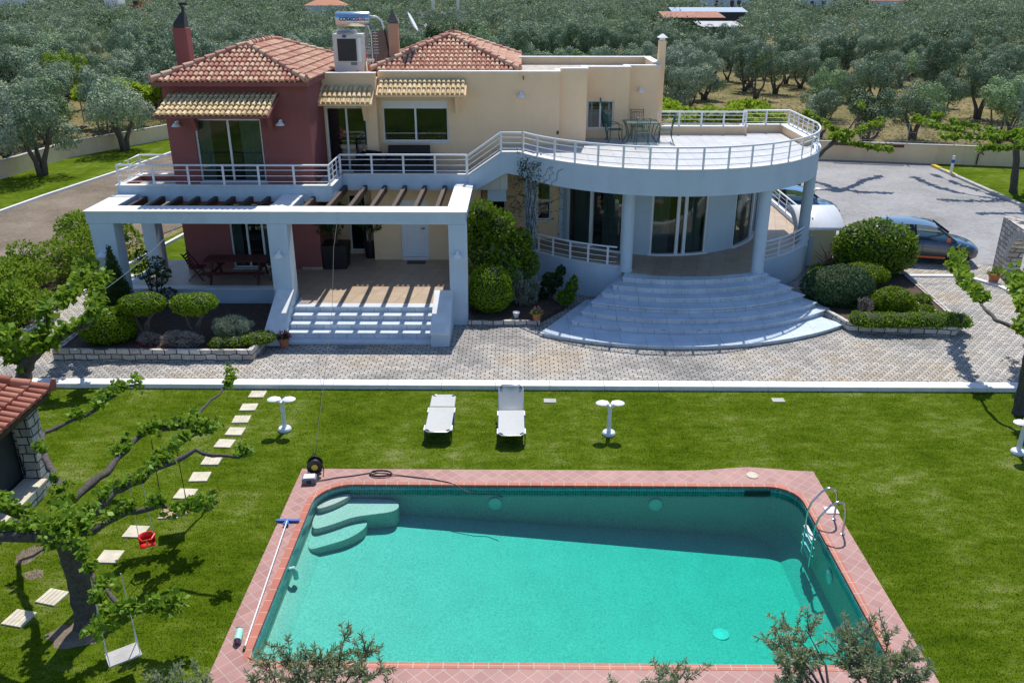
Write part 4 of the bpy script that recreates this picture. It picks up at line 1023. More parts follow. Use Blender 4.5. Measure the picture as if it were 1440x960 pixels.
# ------------------------------------------------------------------ roof equipment
def text_part(name, body, size, mat, parent, M, extrude=.003, curve_r=None):
    cu = bpy.data.curves.new(name, 'FONT'); cu.body = body; cu.size = size; cu.extrude = extrude; cu.offset = .007; cu.align_x = 'LEFT'; cu.align_y = 'CENTER'
    to = bpy.data.objects.new('t', cu); COL.objects.link(to)
    dg = bpy.context.evaluated_depsgraph_get(); me = bpy.data.meshes.new_from_object(to.evaluated_get(dg))
    bpy.data.objects.remove(to); me.materials.clear()
    wd = max(v.co.x for v in me.vertices)
    if curve_r:
        for v in me.vertices:
            a = v.co.y / curve_r; rr_ = curve_r + v.co.z; v.co.y = rr_ * math.sin(a); v.co.z = rr_ * math.cos(a) - curve_r
    me.transform(M); me.name = name
    link_mesh(name, me, mat, parent); return wd
t = thing('solar_water_heater', 'blue cylindrical solar water tank with pipes above the flat roof', 'water heater', (-6.1, 33, 6.95))
m = MB(); m.lathe([(.05, -.62), (.23, -.615), (.25, -.59), (.25, .59), (.23, .615), (.05, .62)], n=32); m.xf(Matrix.Translation((0, 0, 1.86)) @ Matrix.Rotation(R(90), 4, 'Y')); build('tank', m, 'tank_blue', t, smooth=40)
Mt = Matrix.Translation((0, -.252, 1.86)) @ Matrix.Rotation(R(90), 4, 'X')
w1 = text_part('lettering', 'COSMO', .17, 'text_navy', t, Matrix.Translation((-.47, 0, 0)) @ Mt, .002, .252)
text_part('lettering', 'SUN', .17, 'text_red', t, Matrix.Translation((-.47 + w1 + .01, 0, 0)) @ Mt, .002, .252)
m = MB()
for x in (-.45, .45):
    m.tube([(x, -.2, 0), (x, -.1, 1.62)], .02, 6); m.tube([(x, .3, 0), (x, .1, 1.62)], .02, 6); m.tube([(x, -.2, .1), (x, .3, .8)], .016, 6)
m.tube([(-.45, -.15, .8), (.45, -.15, .8)], .018, 6); build('stand', m, 'grey_metal', t)
m = MB(); m.obox((1.0, .2, .75), (.9, 1.7, .08), Matrix.Rotation(R(50), 3, 'X')); build('collector', m, 'rust_metal', t)
m = MB(); m.tube([(.62, 0, 1.95), (.85, 0, 1.93), (1.02, .0, 1.8), (1.1, .05, 1.5)], .035, 8); m.tube([(.55, -.2, 1.65), (.66, -.25, 1.3), (.66, -.25, .0)], .022, 8); build('pipe', m, 'white_enamel', t, smooth=60)
m = MB(); m.tube([(1.1, .05, 1.55), (1.2, .05, .9), (1.35, .1, .1)], .035, 8); build('pipe', m, 'black_plastic', t, smooth=60)
m = MB()
for z in np.linspace(.7, 1.5, 9): m.tube([(.42, -.3, z), (.62, -.3, z)], .01, 5); m.tube([(.72, -.26, z), (.9, -.26, z)], .01, 5)
for x in (.52, .81): m.tube([(x, -.28, .3), (x, -.28, 1.65)], .014, 5)
build('aerial', m, 'grey_metal', t)
m = MB(); m.tube([(.35, -.25, .45), (.72, -.25, .45)], .05, 8); build('valve', m, 'white_enamel', t, smooth=50)
m = MB(); m.tube([(.42, -.33, .62), (.42, -.27, .62)], .07, 10); build('valve_wheel', m, 'red_plastic', t, smooth=50)

t = thing('heat_pump', 'beige heat pump cabinet with dark front grille on the roof edge', 'heat pump', (-6.1, 31.6, 6.95))
m = MB(); m.box(-.52, .52, 0, .62, .04, 1.42); build('cabinet', m, 'hvac_beige', t, bevel=.02)
m = MB(); m.box(-.36, .30, -.012, 0, .52, 1.26)
for i in range(12): m.box(-.36, .30, -.02, -.012, .54 + i * .06, .56 + i * .06)
build('grille', m, 'dark_metal', t)
m = MB(); m.lathe([(.36, 1.42), (.38, 1.46), (.34, 1.54), (.30, 1.54), (.28, 1.45)], (-.05, .3, 0), 24); build('fan_ring', m, 'grey_metal', t, smooth=40)
m = MB(); m.box(.36, .48, -.01, 0, .5, 1.3); build('side_panel', m, 'white_enamel', t); m = MB(); m.box(.08, .3, -.01, 0, .38, .48); build('display', m, 'grey_plastic', t)
m = MB(); m.box(.26, .33, -.01, 0, .14, .2); build('switch', m, 'red_plastic', t); m = MB(); m.lathe([(.05, 0), (.05, .01), (.01, .012)], n=16, sx=1.6); m.xf(Matrix.Translation((-.1, -.001, 1.34)) @ Matrix.Rotation(R(90), 4, 'X')); build('badge', m, 'badge_blue', t)

t = thing('satellite_dish', 'grey satellite dish on an arm behind the tiled roof', 'satellite dish', (-4.05, 33.2, 6.95))
prof = [(.36, .09), (.3, .06), (.18, .022), (.02, 0), (.02, -.012), (.18, .01), (.3, .048), (.365, .08)]
m = MB(); m.lathe(prof, n=28); m.xf(Matrix.Translation((.02, 0, 1.72)) @ Matrix.Rotation(R(62), 4, 'Y')); build('dish', m, 'white_enamel', t, smooth=50)
m = MB(); m.tube([(-.45, 0, 1.3), (-.1, 0, 1.42), (0, 0, 1.72)], .022, 7); m.tube([(-.45, 0, 1.15), (-.08, 0, 1.55)], .016, 7); m.tube([(.1, 0, 1.4), (.55, 0, 1.62)], .012, 6); build('arm', m, 'grey_metal', t, smooth=50)
m = MB(); m.tube([(.52, 0, 1.6), (.58, 0, 1.68)], .04, 8); build('receiver', m, 'white_enamel', t)

# ------------------------------------------------------------------ terrace set, balcony sofa, picnic table
t = thing('garden_table', 'glass topped green iron table between four chairs on the terrace', 'table', (4.4, 32.0, TERR))
m = MB(); m.box(-.6, .6, -.42, .42, .70, .712); build('tabletop', m, 'table_glass', t, bevel=.003)
m = MB()
for a, b in (((-.62, -.44), (.62, -.44)), ((.62, -.44), (.62, .44)), ((.62, .44), (-.62, .44)), ((-.62, .44), (-.62, -.44))): m.bar((*a, .70), (*b, .70), .03, .03)
build('frame', m, 'green_iron', t)
for sx in (-1, 1):
    for sy in (-1, 1):
        m = MB(); m.tube([(.58 * sx, .4 * sy, .69), (.5 * sx, .33 * sy, .45), (.46 * sx, .3 * sy, .2), (.56 * sx, .38 * sy, 0)], .018, 7); build('leg', m, 'green_iron', t, smooth=60)
def iron_chair(loc, rot, label):
    t = thing('garden_chair', label, 'chair', loc, rot, 'green iron chairs on the terrace')
    m = MB()
    for x in np.linspace(-.2, .2, 9): m.bar((x, -.2, .44), (x, .22, .44), .02, .012)
    m.bar((-.22, -.21, .44), (.22, -.21, .44), .025, .025); m.bar((-.22, .23, .44), (.22, .23, .44), .025, .025); build('seat', m, 'green_iron', t)
    m = MB(); m.tube([(-.22, -.21, .44), (-.23, -.27, .75), (-.24, -.36, 1.02)], .016, 7); m.tube([(.22, -.21, .44), (.23, -.27, .75), (.24, -.36, 1.02)], .016, 7)
    for z, y in ((.98, -.345), (.90, -.315), (.56, -.235)): m.tube([(-.24, y, z), (0, y - .02, z + .02), (.24, y, z)], .012, 6)
    for x in np.linspace(-.16, .16, 6): m.tube([(x, -.235, .56), (x, -.33, .91)], .008, 5)
    build('backrest', m, 'green_iron', t, smooth=60)
    for s in (-1, 1):
        m = MB(); m.tube([(.23 * s, -.25, .66), (.26 * s, 0, .68), (.25 * s, .2, .62), (.23 * s, .22, .44)], .013, 6); build('armrest', m, 'green_iron', t, smooth=60)
        m = MB(); m.tube([(.21 * s, .22, .44), (.22 * s, .21, .2), (.25 * s, .27, 0)], .016, 6); build('leg', m, 'green_iron', t, smooth=60)
        m = MB(); m.tube([(.21 * s, -.21, .44), (.21 * s, -.22, .2), (.24 * s, -.3, 0)], .016, 6); build('leg', m, 'green_iron', t, smooth=60)
    return t
iron_chair((4.36, 31.25, TERR), 0, 'green iron armchair nearest the railing, its back to the pool')
iron_chair((3.45, 31.95, TERR), R(-82), 'green iron armchair left of the glass table by the window')
iron_chair((5.3, 31.9, TERR), R(84), 'green iron armchair at the right end of the glass table')
iron_chair((4.38, 32.75, TERR), R(180), 'green iron armchair behind the glass table against the yellow wall')
for (x, y, lab) in ((3.25, 32.38, 'folded green chair leaning on the window of the terrace'),):
    t = thing('folded_chair', lab, 'chair', (x, y, TERR), R(-8))
    for s in (-1, 1):
        m = MB(); m.tube([(.0, .14 * s, 0), (-.34, .14 * s, 1.5)], .02, 6); build('frame', m, 'green_iron', t)
    m = MB()
    for k in np.linspace(.25, .95, 9): m.bar((-.34 * k, -.14, 1.5 * k), (-.34 * k, .14, 1.5 * k), .04, .03)
    build('slats', m, 'green_iron', t)

t = thing('wicker_sofa', 'black wicker sofa under the wide window on the balcony', 'sofa', (-4.0, 30.45, BALC))
m = MB(); m.box(-.75, .75, -.38, .38, .08, .40); build('seat', m, 'black_wicker', t, bevel=.03)
m = MB(); m.box(-.75, .75, .28, .42, .402, .92); build('backrest', m, 'black_wicker', t, bevel=.03)
for s in (-1, 1): m = MB(); m.box(.752 if s > 0 else -.9, .9 if s > 0 else -.752, -.38, .42, .0, .62); build('armrest', m, 'black_wicker', t, bevel=.03)
t = thing('wicker_armchair', 'black wicker armchair left of the sofa on the balcony', 'armchair', (-5.35, 29.95, BALC), R(-30))
m = MB(); m.box(-.32, .32, -.32, .3, .06, .4); build('seat', m, 'black_wicker', t, bevel=.03); m = MB(); m.box(-.32, .32, .302, .42, .06, .82); build('backrest', m, 'black_wicker', t, bevel=.03)
for s in (-1, 1): m = MB(); m.box(.322 if s > 0 else -.42, .42 if s > 0 else -.322, -.32, .42, .0, .6); build('armrest', m, 'black_wicker', t, bevel=.03)

t = thing('picnic_table', 'dark red wooden picnic table with attached benches on the left porch', 'picnic table', (-9.45, 27.25, FLOOR1), R(1))
m = MB()
for i in range(5): m.box(-1.05, 1.05, -.36 + i * .148, -.36 + i * .148 + .138, .72, .76)
build('tabletop', m, 'wood_red', t)
for s in (-1, 1):
    m = MB()
    for i in range(2): m.box(-1.05, 1.05, s * .72 - .13 + i * .14, s * .72 - .13 + i * .14 + .13, .42, .455)
    build('bench', m, 'wood_red', t)
    m = MB(); m.bar((.78 * s, -.62, 0), (.78 * s, -.2, .72), .09, .05, (1, 0, 0)); m.bar((.78 * s, .62, 0), (.78 * s, .2, .72), .09, .05, (1, 0, 0)); m.bar((.73 * s, -.82, .38), (.73 * s, .82, .38), .05, .09); build('trestle', m, 'wood_red', t)
def deck_chair(loc, rot, label):
    t = thing('wooden_chair', label, 'chair', loc, rot, 'wooden chairs at the picnic table ends')
    m = MB()
    for i in range(6): m.box(-.22, .22, -.2 + i * .07, -.2 + i * .07 + .055, .42, .44)
    build('seat', m, 'wood_red', t); m = MB()
    for i in range(5): m.bar((-.2, -.22 - i * .03, .5 + i * .09), (.2, -.22 - i * .03, .5 + i * .09), .02, .06)
    build('backrest', m, 'wood_red', t)
    for s in (-1, 1):
        m = MB(); m.bar((.23 * s, .24, 0), (.23 * s, -.4, .95), .03, .045, (1, 0, 0)); build('leg', m, 'wood_red', t)
        m = MB(); m.bar((.20 * s, -.28, 0), (.20 * s, .22, .43), .03, .045, (1, 0, 0)); build('leg', m, 'wood_red', t)
deck_chair((-8.15, 27.3, FLOOR1), R(90), 'dark wooden folding chair at the right end of picnic table'); deck_chair((-10.85, 27.3, FLOOR1), R(-90), 'dark wooden folding chair at the left end of picnic table')

# ------------------------------------------------------------------ loungers, lamps, pool kit
def lounger(loc, rot, raised, label):
    t = thing('sun_lounger', label, 'sun lounger', loc, rot, 'white sun loungers on the lawn')
    # y: foot -0.95 .. head +0.95, hinge at +0.33
    H_, hg = .31, .33; ang = R(raised); L = .66
    def hd(d, dz=0): return (hg + d * math.cos(ang) - dz * math.sin(ang), H_ + d * math.sin(ang) + dz * math.cos(ang))
    w_ = .30
    fr = MB(); fr.tube([(-w_, hg, H_), (-w_, -.85, H_), (-w_ + .08, -.95, H_), (w_ - .08, -.95, H_), (w_, -.85, H_), (w_, hg, H_)], .016, 8); build('seat_frame', fr, 'frame_alu', t, smooth=60)
    fr = MB(); P = [(-w_, 0), (-w_, L - .08), (-w_ + .08, L), (w_ - .08, L), (w_, L - .08), (w_, 0)]
    fr.tube([(x, *hd(d)) for x, d in P], .016, 8); build('back_frame', fr, 'frame_alu', t, smooth=60)
    def sheet(y0, y1, f, cut):
        P = []
        for i in range(11):
            s = i / 10; d = y0 + (y1 - y0) * s; row = []
            for j in range(9):
                x = -w_ + 2 * w_ * j / 8
                edge = (abs(x) / w_)
                dd = d
                if cut and s * (y1 - y0) > (y1 - y0) - .12 and edge > .7: dd = min(d, y1 - .12 * (edge - .7) / .3)
                sag = -.022 * (1 - edge ** 2) * math.sin(math.pi * s) ** .5
                row.append((x, *f(dd, sag)))
            P.append(row)
        return MB().grid(P)
    s1 = build('seat_sling', sheet(-hg + .02, .94, lambda d, sg: (-d, H_ + .017 + sg), True), 'sling_white', t, smooth=80)
    s2 = build('back_sling', sheet(.02, L - (.06 if raised > 10 else .0), lambda d, sg: hd(d, .017 + sg), raised <= 10), 'sling_white', t, smooth=80)
    for x, y in ((-w_ + .06, -.88), (w_ - .06, -.88)): m = MB(); m.tube([(x - .035, y + (.03 if x < 0 else -.03), H_ + .019), (x + .035, y + (-.03 if x < 0 else .03), H_ + .019)], .016, 6); build('corner_strap', m, 'black_plastic', t)
    for x in (-w_ + .06, w_ - .06):
        a = hd(L - .07, .02); m = MB(); m.tube([(x - .035, a[0], a[1]), (x + .035, a[0], a[1])], .016, 6); build('corner_strap', m, 'black_plastic', t)
    for y in (-.78, .12):
        m = MB(); m.tube([(-w_ - .02, y + .04, H_), (-w_ - .02, y - .1, .03), (-w_ + .05, y - .12, .012), (w_ - .05, y - .12, .012), (w_ + .02, y - .1, .03), (w_ + .02, y + .04, H_)], .014, 7); build('leg', m, 'frame_alu' if y > 0 else 'dark_metal', t, smooth=60)
    for s in (-1, 1):
        m = MB(); m.bar((s * (w_ + .025), -.86, H_ + .0), (s * (w_ + .025), -.62, H_), .03, .03); build('hinge', m, 'white_metal', t)
        m = MB(); m.bar((s * (w_ + .025), .05, H_ + .0), (s * (w_ + .025), .28, H_), .03, .03); build('hinge', m, 'white_metal', t)
        m = MB(); m.tube([(s * w_, .0, .05), (s * w_, *hd(.3))], .011, 6); build('back_prop', m, 'frame_alu', t)
lounger((-1.93, 18.55, 0), R(0), 1, 'white sling sun lounger folded flat, left of the other one')
lounger((-.21, 18.4, 0), R(1), 46, 'white sling sun lounger with its backrest raised')
def lawn_lamp(loc, label, rot=0):
    t = thing('garden_lamp', label, 'garden lamp', loc, rot, 'white twin-headed garden lamps')
    m = MB(); m.lathe([(.15, 0), (.16, .05), (.14, .085), (.06, .1), (.04, .11)], n=24); build('base', m, 'lamp_glass', t, smooth=40)
    m = MB(); m.lathe([(.055, .1), (.05, .76)], n=14); build('post', m, 'white_enamel', t, smooth=40)
    for s in (-1, 1):
        m = MB(); m.hexa([(s * .02 - .04, -.05, .74), (s * .02 + .04, -.05, .74), (s * .02 + .04, .05, .74), (s * .02 - .04, .05, .74)], [(s * .15 - .09, -.10, .86), (s * .15 + .09, -.10, .86), (s * .15 + .09, .10, .86), (s * .15 - .09, .10, .86)])
        m.lathe([(.165, .0), (.17, .015), (.12, .045), (.02, .058)], (s * .18, 0, .83), 20, .95, .85); build('lamp_head', m, 'white_enamel', t, smooth=50)
    return t
lawn_lamp((-5.70, 18.22, 0), 'white twin-headed garden lamp beside the stepping stones'); lawn_lamp((2.14, 18.1, 0), 'white twin-headed garden lamp right of the sun loungers')
lawn_lamp((11.5, 17.3, 0), 'white twin-headed garden lamp under the tree at right edge', R(25)); lawn_lamp((14.15, 40.9, .05), 'white twin-headed garden lamp beside the blue car')
ordn = ['first', 'second', 'third', 'fourth', 'fifth', 'sixth', 'seventh', 'eighth', 'ninth', 'tenth', 'eleventh', 'twelfth', 'last']
for i, (x, y) in enumerate(STONES):
    grooved = i in (0, 2, 5, 11, 12)
    t = tag(None or thing('stepping_stone', '%s cream stepping stone, %s counting from the white kerb' % ('grooved' if grooved else 'flat', ordn[i]), 'stepping stone', (x, y, 0), random.uniform(-.08, .08) - (.18 if i > 10 else 0), 'stepping stones across the lawn'))
    m = MB()
    if grooved:
        for k in range(5): m.box(-.20 + k * .081, -.20 + k * .081 + .074, -.19, .19, -.02, .03)
        m.box(-.2, .2, -.185, .185, -.03, .02)
    else: m.box(-.2, .2, -.19, .19, -.03, .028)
    build('slab', m, 'stone_slab', t, bevel=.006)
for x, y, lab in ((.78, 19.86, 'square stone manhole cover in lawn behind the right lounger'), (6.72, 19.96, 'square stone manhole cover in the lawn right of the round steps')):
    t = thing('manhole_cover', lab, 'manhole cover', (x, y, 0), 0, 'stone covers in the lawn'); m = MB(); m.box(-.16, .16, -.11, .11, -.02, .022); build('cover', m, 'concrete', t, bevel=.006)

t = thing('pool_ladder', 'polished steel ladder hooked over right edge of the pool', 'pool ladder', (5.93, 14.33, 0))
for y in (-.25, .25):
    m = MB(); m.tube([(.42, y, .03), (.42, y, .42), (.40, y, .62), (.33, y, .74), (.22, y, .76), (.1, y, .68), (-.08, y, .42), (-.13, y, .2), (-.13, y, -.75), (-.05, y, -.85)], .021, 9); build('handrail', m, 'steel', t, smooth=60)
    m = MB(); m.lathe([(.05, .03), (.05, .045), (.025, .055)], (.42, y, 0), 14); build('flange', m, 'steel', t, smooth=40)
for z in (-.15, -.35, -.55): m = MB(); m.box(-.17, -.08, -.25, .25, z, z + .03); build('rung', m, 'white_enamel', t)
t = thing('floor_plate', 'white square plate lying on the tiles behind the ladder', 'plate', (6.4, 14.88, .03)); m = MB(); m.box(-.13, .13, -.12, .12, .002, .02); build('plate', m, 'white_enamel', t, bevel=.004)
t = thing('pool_brush', 'long white pole with a blue pool brush lying on left coping', 'pool brush', (-4.62, 12.6, .03))
m = MB(); m.tube([(-.03, 1.72, .06), (.16, -1.75, .03)], .014, 8); build('pole', m, 'white_enamel', t, smooth=60)
m = MB(); m.box(-.26, .2, 1.74, 1.8, .01, .05); m.hexa([(-.09, 1.6, .04), (.03, 1.6, .04), (.0, 1.74, .04), (-.06, 1.74, .04)], [(-.09, 1.6, .07), (.03, 1.6, .07), (.0, 1.74, .07), (-.06, 1.74, .07)]); build('brush_head', m, 'blue_plastic', t)
m = MB(); m.tube([(.16, -1.75, .03), (.165, -1.83, .03)], .02, 8); build('grip', m, 'black_plastic', t)
t = thing('pool_vacuum', 'small aqua and purple pool vacuum tube on the left coping', 'pool vacuum', (-4.62, 11.05, .03), R(8))
m = MB(); m.tube([(0, -.12, .07), (0, .12, .07)], .065, 12); build('body', m, 'aqua_plastic', t, smooth=40)
m = MB(); m.tube([(0, .121, .07), (-.02, .17, .07)], [.05, .04], 10); m.tube([(-.06, .17, .06), (.02, .17, .06)], .035, 8); build('cap', m, 'purple_plastic', t, smooth=40); m = MB(); m.tube([(0, -.18, .06), (0, -.121, .07)], [.03, .05], 10); build('nozzle', m, 'purple_plastic', t, smooth=40)
t = thing('cable_reel', 'black cable reel with a yellow hub at the pool corner', 'cable reel', (-4.5, 16.2, .03), R(10))
for y in (-.09, .09): m = MB(); m.lathe([(.17, -.01), (.17, .01)], n=26); m.xf(Matrix.Translation((0, y, .22)) @ Matrix.Rotation(R(90), 4, 'X')); build('flange', m, 'black_plastic', t, smooth=40)
m = MB(); m.lathe([(.12, -.08), (.12, .08)], n=20); m.xf(Matrix.Translation((0, 0, .22)) @ Matrix.Rotation(R(90), 4, 'X')); build('drum', m, 'cable_black', t, smooth=40)
m = MB(); m.lathe([(.07, -.006), (.07, .006)], n=20); m.xf(Matrix.Translation((0, -.108, .22)) @ Matrix.Rotation(R(90), 4, 'X')); build('hub', m, 'yellow_plastic', t)
m = MB(); m.tube([(-.17, -.16, 0), (-.17, .16, 0), (-.1, .14, .3), (0, .12, .46), (.1, .14, .3), (.17, .16, 0), (.17, -.16, 0)], .012, 7); build('stand', m, 'black_plastic', t, smooth=60)
t = thing('transformer_box', 'grey electrical box below the cable reel on the coping', 'electrical box', (-4.55, 15.86, .03), R(6)); m = MB(); m.box(-.15, .15, -.12, .1, 0, .14); build('case', m, 'grey_plastic', t, bevel=.012); m = MB(); m.box(-.12, .12, -.1, .08, .142, .16); build('lid', m, 'white_metal', t, bevel=.005); m = MB(); m.box(-.05, .05, -.14, -.122, .04, .1); build('socket', m, 'black_plastic', t)
m = MB()
cp = [(-4.4, 15.86, .05), (-4.0, 16.02, .045), (-3.6, 16.12, .045), (-3.3, 16.22, .045)]
for i in range(26):
    a = i * .52; cp.append((-3.05 + .26 * math.cos(a + 2.6) * (1 - .006 * i), 16.16 + .11 * math.sin(a + 2.6), .045 + .002 * i))
cp += [(-2.6, 16.12, .045), (-1.9, 15.98, .045), (-1.55, 15.86, .045), (-1.35, 15.76, .03), (-1.15, 15.66, -.06), (-.9, 15.6, -.085), (-.6, 15.62, -.085), (-.35, 15.5, -.085)]
m.tube(cp, .011, 6); tag(build('power_cable', m, 'cable_black', None, loc=(-3, 16, .03), smooth=60), 'thin dark cable running from the box into the pool', 'cable')
m = MB(); m.tube([(-4.5, 16.25, .5), (-4.75, 18.4, .9), (-5.05, 21.4, 1.9), (-5.35, 23.5, 3.0), (-5.45, 24.95, 3.7)], .006, 5); tag(build('hanging_cable', m, 'cable_black', None, loc=(-5, 21, 0), smooth=60), 'thin dark cable rising from reel to the white pergola', 'cable')
m = MB()
a, b = Vector((-9.9, 25.0, 3.7)), Vector((-12.5, 22.8, 1.55)); m.tube([a.lerp(b, k / 8) - Vector((0, 0, .18 * math.sin(math.pi * k / 8))) for k in range(9)], .011, 5); tag(build('washing_line', m, 'cable_white', None, loc=(-11, 24, 2.6), smooth=60), 'white line sloping from the pergola down to the tree', 'line')

# swings
def swing(loc, top, kind, label):
    t = thing('garden_swing', label, 'swing', loc, R({'grey': 35, 'wood': 20, 'red': 25}[kind]), 'swings hanging from the mulberry tree'); h = (top - loc[2]) / (.8 if kind == 'red' else 1); t.scale = (.8, .8, .8) if kind == 'red' else (1, 1, 1)
    if kind == 'red':
        P = []
        for i in range(13):
            a = math.pi * (i / 12); P.append([(.17 * math.cos(a) * 1.05, .15 * math.sin(a), z) for z in (0, .22)])
        m = MB().grid(P); m.grid([[(x, y, 0) for y in (-.15, .0, .15)] for x in np.linspace(-.17, .17, 5)]); o = build('seat', m, 'red_plastic', t, smooth=60); sm = o.modifiers.new('thick', 'SOLIDIFY'); sm.thickness = .02
        m = MB(); m.tube([(-.18, .0, .2), (-.1, -.17, .18), (.1, -.17, .18), (.18, .0, .2)], .025, 8); build('guard_bar', m, 'red_plastic', t, smooth=60); m = MB(); m.tube([(0, -.17, .19), (0, -.16, .02)], .022, 8); build('strap', m, 'yellow_plastic', t, smooth=60)
    else:
        m = MB(); m.box(-.24, .24, -.17, .17, 0, .03); build('seat', m, 'wood_pale' if kind == 'wood' else 'concrete', t, bevel=.006)
    for s in (-1, 1):
        m = MB()
        if kind == 'red': m.tube([(.16 * s, 0, .2), (.12 * s, 0, h)], .008, 5)
        else: m.tube([(.22 * s, -.14, .03), (.22 * s, 0, .45), (.2 * s, 0, h)], .008, 5); m.tube([(.22 * s, .14, .03), (.22 * s, 0, .45)], .008, 5)
        build('rope', m, 'cable_white' if kind != 'wood' else 'cable_black', t, smooth=60)
swing((-6.14, 10.28, .38), 1.85, 'grey', 'grey board swing hanging lowest, nearest the camera'); swing((-6.85, 13.0, .5), 2.0, 'red', 'red plastic baby swing with guard bar'); swing((-6.75, 14.1, .42), 2.1, 'wood', 'brown wooden board swing farthest from the tree trunk')

# ------------------------------------------------------------------ planters and pots
def stone_planter(name, label, poly, z1, soil_z, wall=.16, cap=True, open_sides=()):
    t = thing(name, label, 'planter', (*poly[0], 0), world=True); n = len(poly)
    A = sum(poly[i][0] * poly[(i + 1) % n][1] - poly[(i + 1) % n][0] * poly[i][1] for i in range(n))
    if A < 0: poly = poly[::-1]
    inn = []
    for i in range(n):
        p0, p1, p2 = Vector(poly[i - 1]), Vector(poly[i]), Vector(poly[(i + 1) % n]); d1 = (p1 - p0).normalized(); d2 = (p2 - p1).normalized()
        n1 = Vector((-d1.y, d1.x)); n2 = Vector((-d2.y, d2.x)); b = (n1 + n2).normalized(); inn.append(p1 + b * wall / max(.4, b.dot(n1)))
    w_ = MB(); cpm = MB()
    for i in range(n):
        if i in open_sides: continue
        a, b, c, d = Vector(poly[i]), Vector(poly[(i + 1) % n]), inn[(i + 1) % n], inn[i]
        w_.hexa([(*a, 0), (*b, 0), (*c, 0), (*d, 0)], [(*a, z1), (*b, z1), (*c, z1), (*d, z1)])
        if cap: e_, f_ = d.lerp(a, .45), c.lerp(b, .45); cpm.hexa([(*a, z1 + .002), (*b, z1 + .002), (*f_, z1 + .002), (*e_, z1 + .002)], [(*a, z1 + .025), (*b, z1 + .025), (*f_, z1 + .025), (*e_, z1 + .025)])
    build('stone_wall', w_, 'rubble_stone', t)
    if cap: build('coping', cpm, 'rubble_stone', t)
    s = MB(); s.prism([tuple(p) for p in inn], 0, soil_z); build('soil', s, 'soil', t)
    return t
stone_planter('stone_planter', 'long low stone planter with clipped bushes below the left porch', [(-13.3, 22.12), (-7.6, 22.12), (-7.52, 23.2), (-7.56, 26.28), (-13.3, 26.28)], .40, .36, open_sides=(2, 3))
stone_planter('stone_planter', 'narrow stone-edged bed between the pergola and round steps', [(-1.62, 24.9), (.62, 24.9), (1.6, 26.3), (.9, 28.2), (.2, 29.2), (-1.62, 29.3)], .24, .2, open_sides=(1, 2, 3, 4, 5))
stone_planter('stone_planter', 'stone planter with rounded bushes right of the round steps', [(10.15, 24.55), (13.25, 24.2), (13.7, 24.7), (14.0, 29.7), (11.2, 30.95), (10.9, 29.6), (9.4, 27.0)], .34, .3, open_sides=(4, 5))
def pot(name, loc, label, s=1.0, mat='terracotta', plant=None, cat='flower pot'):
    t = thing(name, label, cat, loc)
    m = MB(); m.lathe([(.12 * s, 0), (.17 * s, .24 * s), (.19 * s, .245 * s), (.19 * s, .3 * s), (.165 * s, .3 * s), (.16 * s, .26 * s), (.01, .26 * s)], n=22); build('pot', m, mat, t, smooth=40)
    return t
def add_leaves(t, name, P, D, size, mat, **kw):
    return link_mesh(name, leaf_me(name, P, D, size, mat=mat, **kw), None, t)
def tuft(n, r, z0, z1):
    d = unit(n); d[:, 2] = np.abs(d[:, 2]); p = d * rng.uniform(.4, 1, (n, 1)) * np.array([r, r, z1 - z0]) + np.array([0, 0, z0]); return p, d
for (loc, lab, s, fm) in (((-7.0, 23.25, .08), 'terracotta pot of dark red flowers left of entrance steps', .9, 'flower_red'), ((.52, 25.0, .24), 'terracotta pot of pink and white flowers beside round steps', .85, 'flower_pink'), ((17.0, 29.3, .08), 'terracotta pot with a low plant beside the stone arch', 1.15, None)):
    t = pot('flower_pot', loc, lab, s)
    P, D = tuft(260, .26 * s, .26 * s, .52 * s); add_leaves(t, 'foliage', P, D, .07, 'leaf_dark' if fm == 'flower_red' else 'leaf_laurel', aspect=.6)
    if fm:
        P, D = tuft(70, .28 * s, .3 * s, .56 * s); add_leaves(t, 'flowers', P, D, .055, fm, aspect=.9)
t = pot('white_pot', (-.13, 25.35, .2), 'small white bowl in the bed below round green bush', .6, 'white_enamel', cat='bowl'); 
def potted_tree(loc, label, s, h, box=False):
    t = thing('potted_tree', label, 'potted plant', loc)
    m = MB()
    if box: m.hexa([(-.38, -.36, 0), (.38, -.36, 0), (.38, .36, 0), (-.38, .36, 0)], [(-.44, -.42, .85), (.44, -.42, .85), (.44, .42, .85), (-.44, .42, .85)])
    else: m.lathe([(.17, 0), (.24, .5), (.26, .5), (.26, .54), (.05, .52)], n=20)
    build('pot', m, 'black_plastic', t, smooth=30)
    m = MB(); 
    for k in range(4):
        a = k * 1.6; m.tube([(0, 0, .5), (.1 * math.cos(a), .1 * math.sin(a), h * .6), (.3 * math.cos(a), .3 * math.sin(a), h * .9)], [.025, .018, .008], 6)
    build('trunk', m, 'bark', t, smooth=60)
    L = [(random.uniform(-.4, .4) * s, random.uniform(-.3, .3) * s, h * random.uniform(.5, .95), .32 * s, .3 * s, .28 * s) for _ in range(9)]
    P, D = lobes_points(L, 900); add_leaves(t, 'crown', P, D, .13, 'leaf_dark', aspect=.5, droop=.3)
potted_tree((-6.45, 28.75, FLOOR1), 'leafy tree in a big black square pot by the red wall', 1.2, 2.2, True); potted_tree((-5.45, 29.85, FLOOR1), 'slim leafy tree in a round black pot left of front door', 1.0, 2.0)
t = thing('door_mat', 'brown door mat in front of the white front door', 'door mat', (-3.72, 29.2, FLOOR1)); m = MB(); m.box(-.33, .33, -.16, .16, .001, .02); build('mat', m, 'rust_metal', t)
t = thing('floor_grate', 'dark drain grate at the foot of the entrance steps', 'drain grate', (-4.95, 23.15, .08)); m = MB()
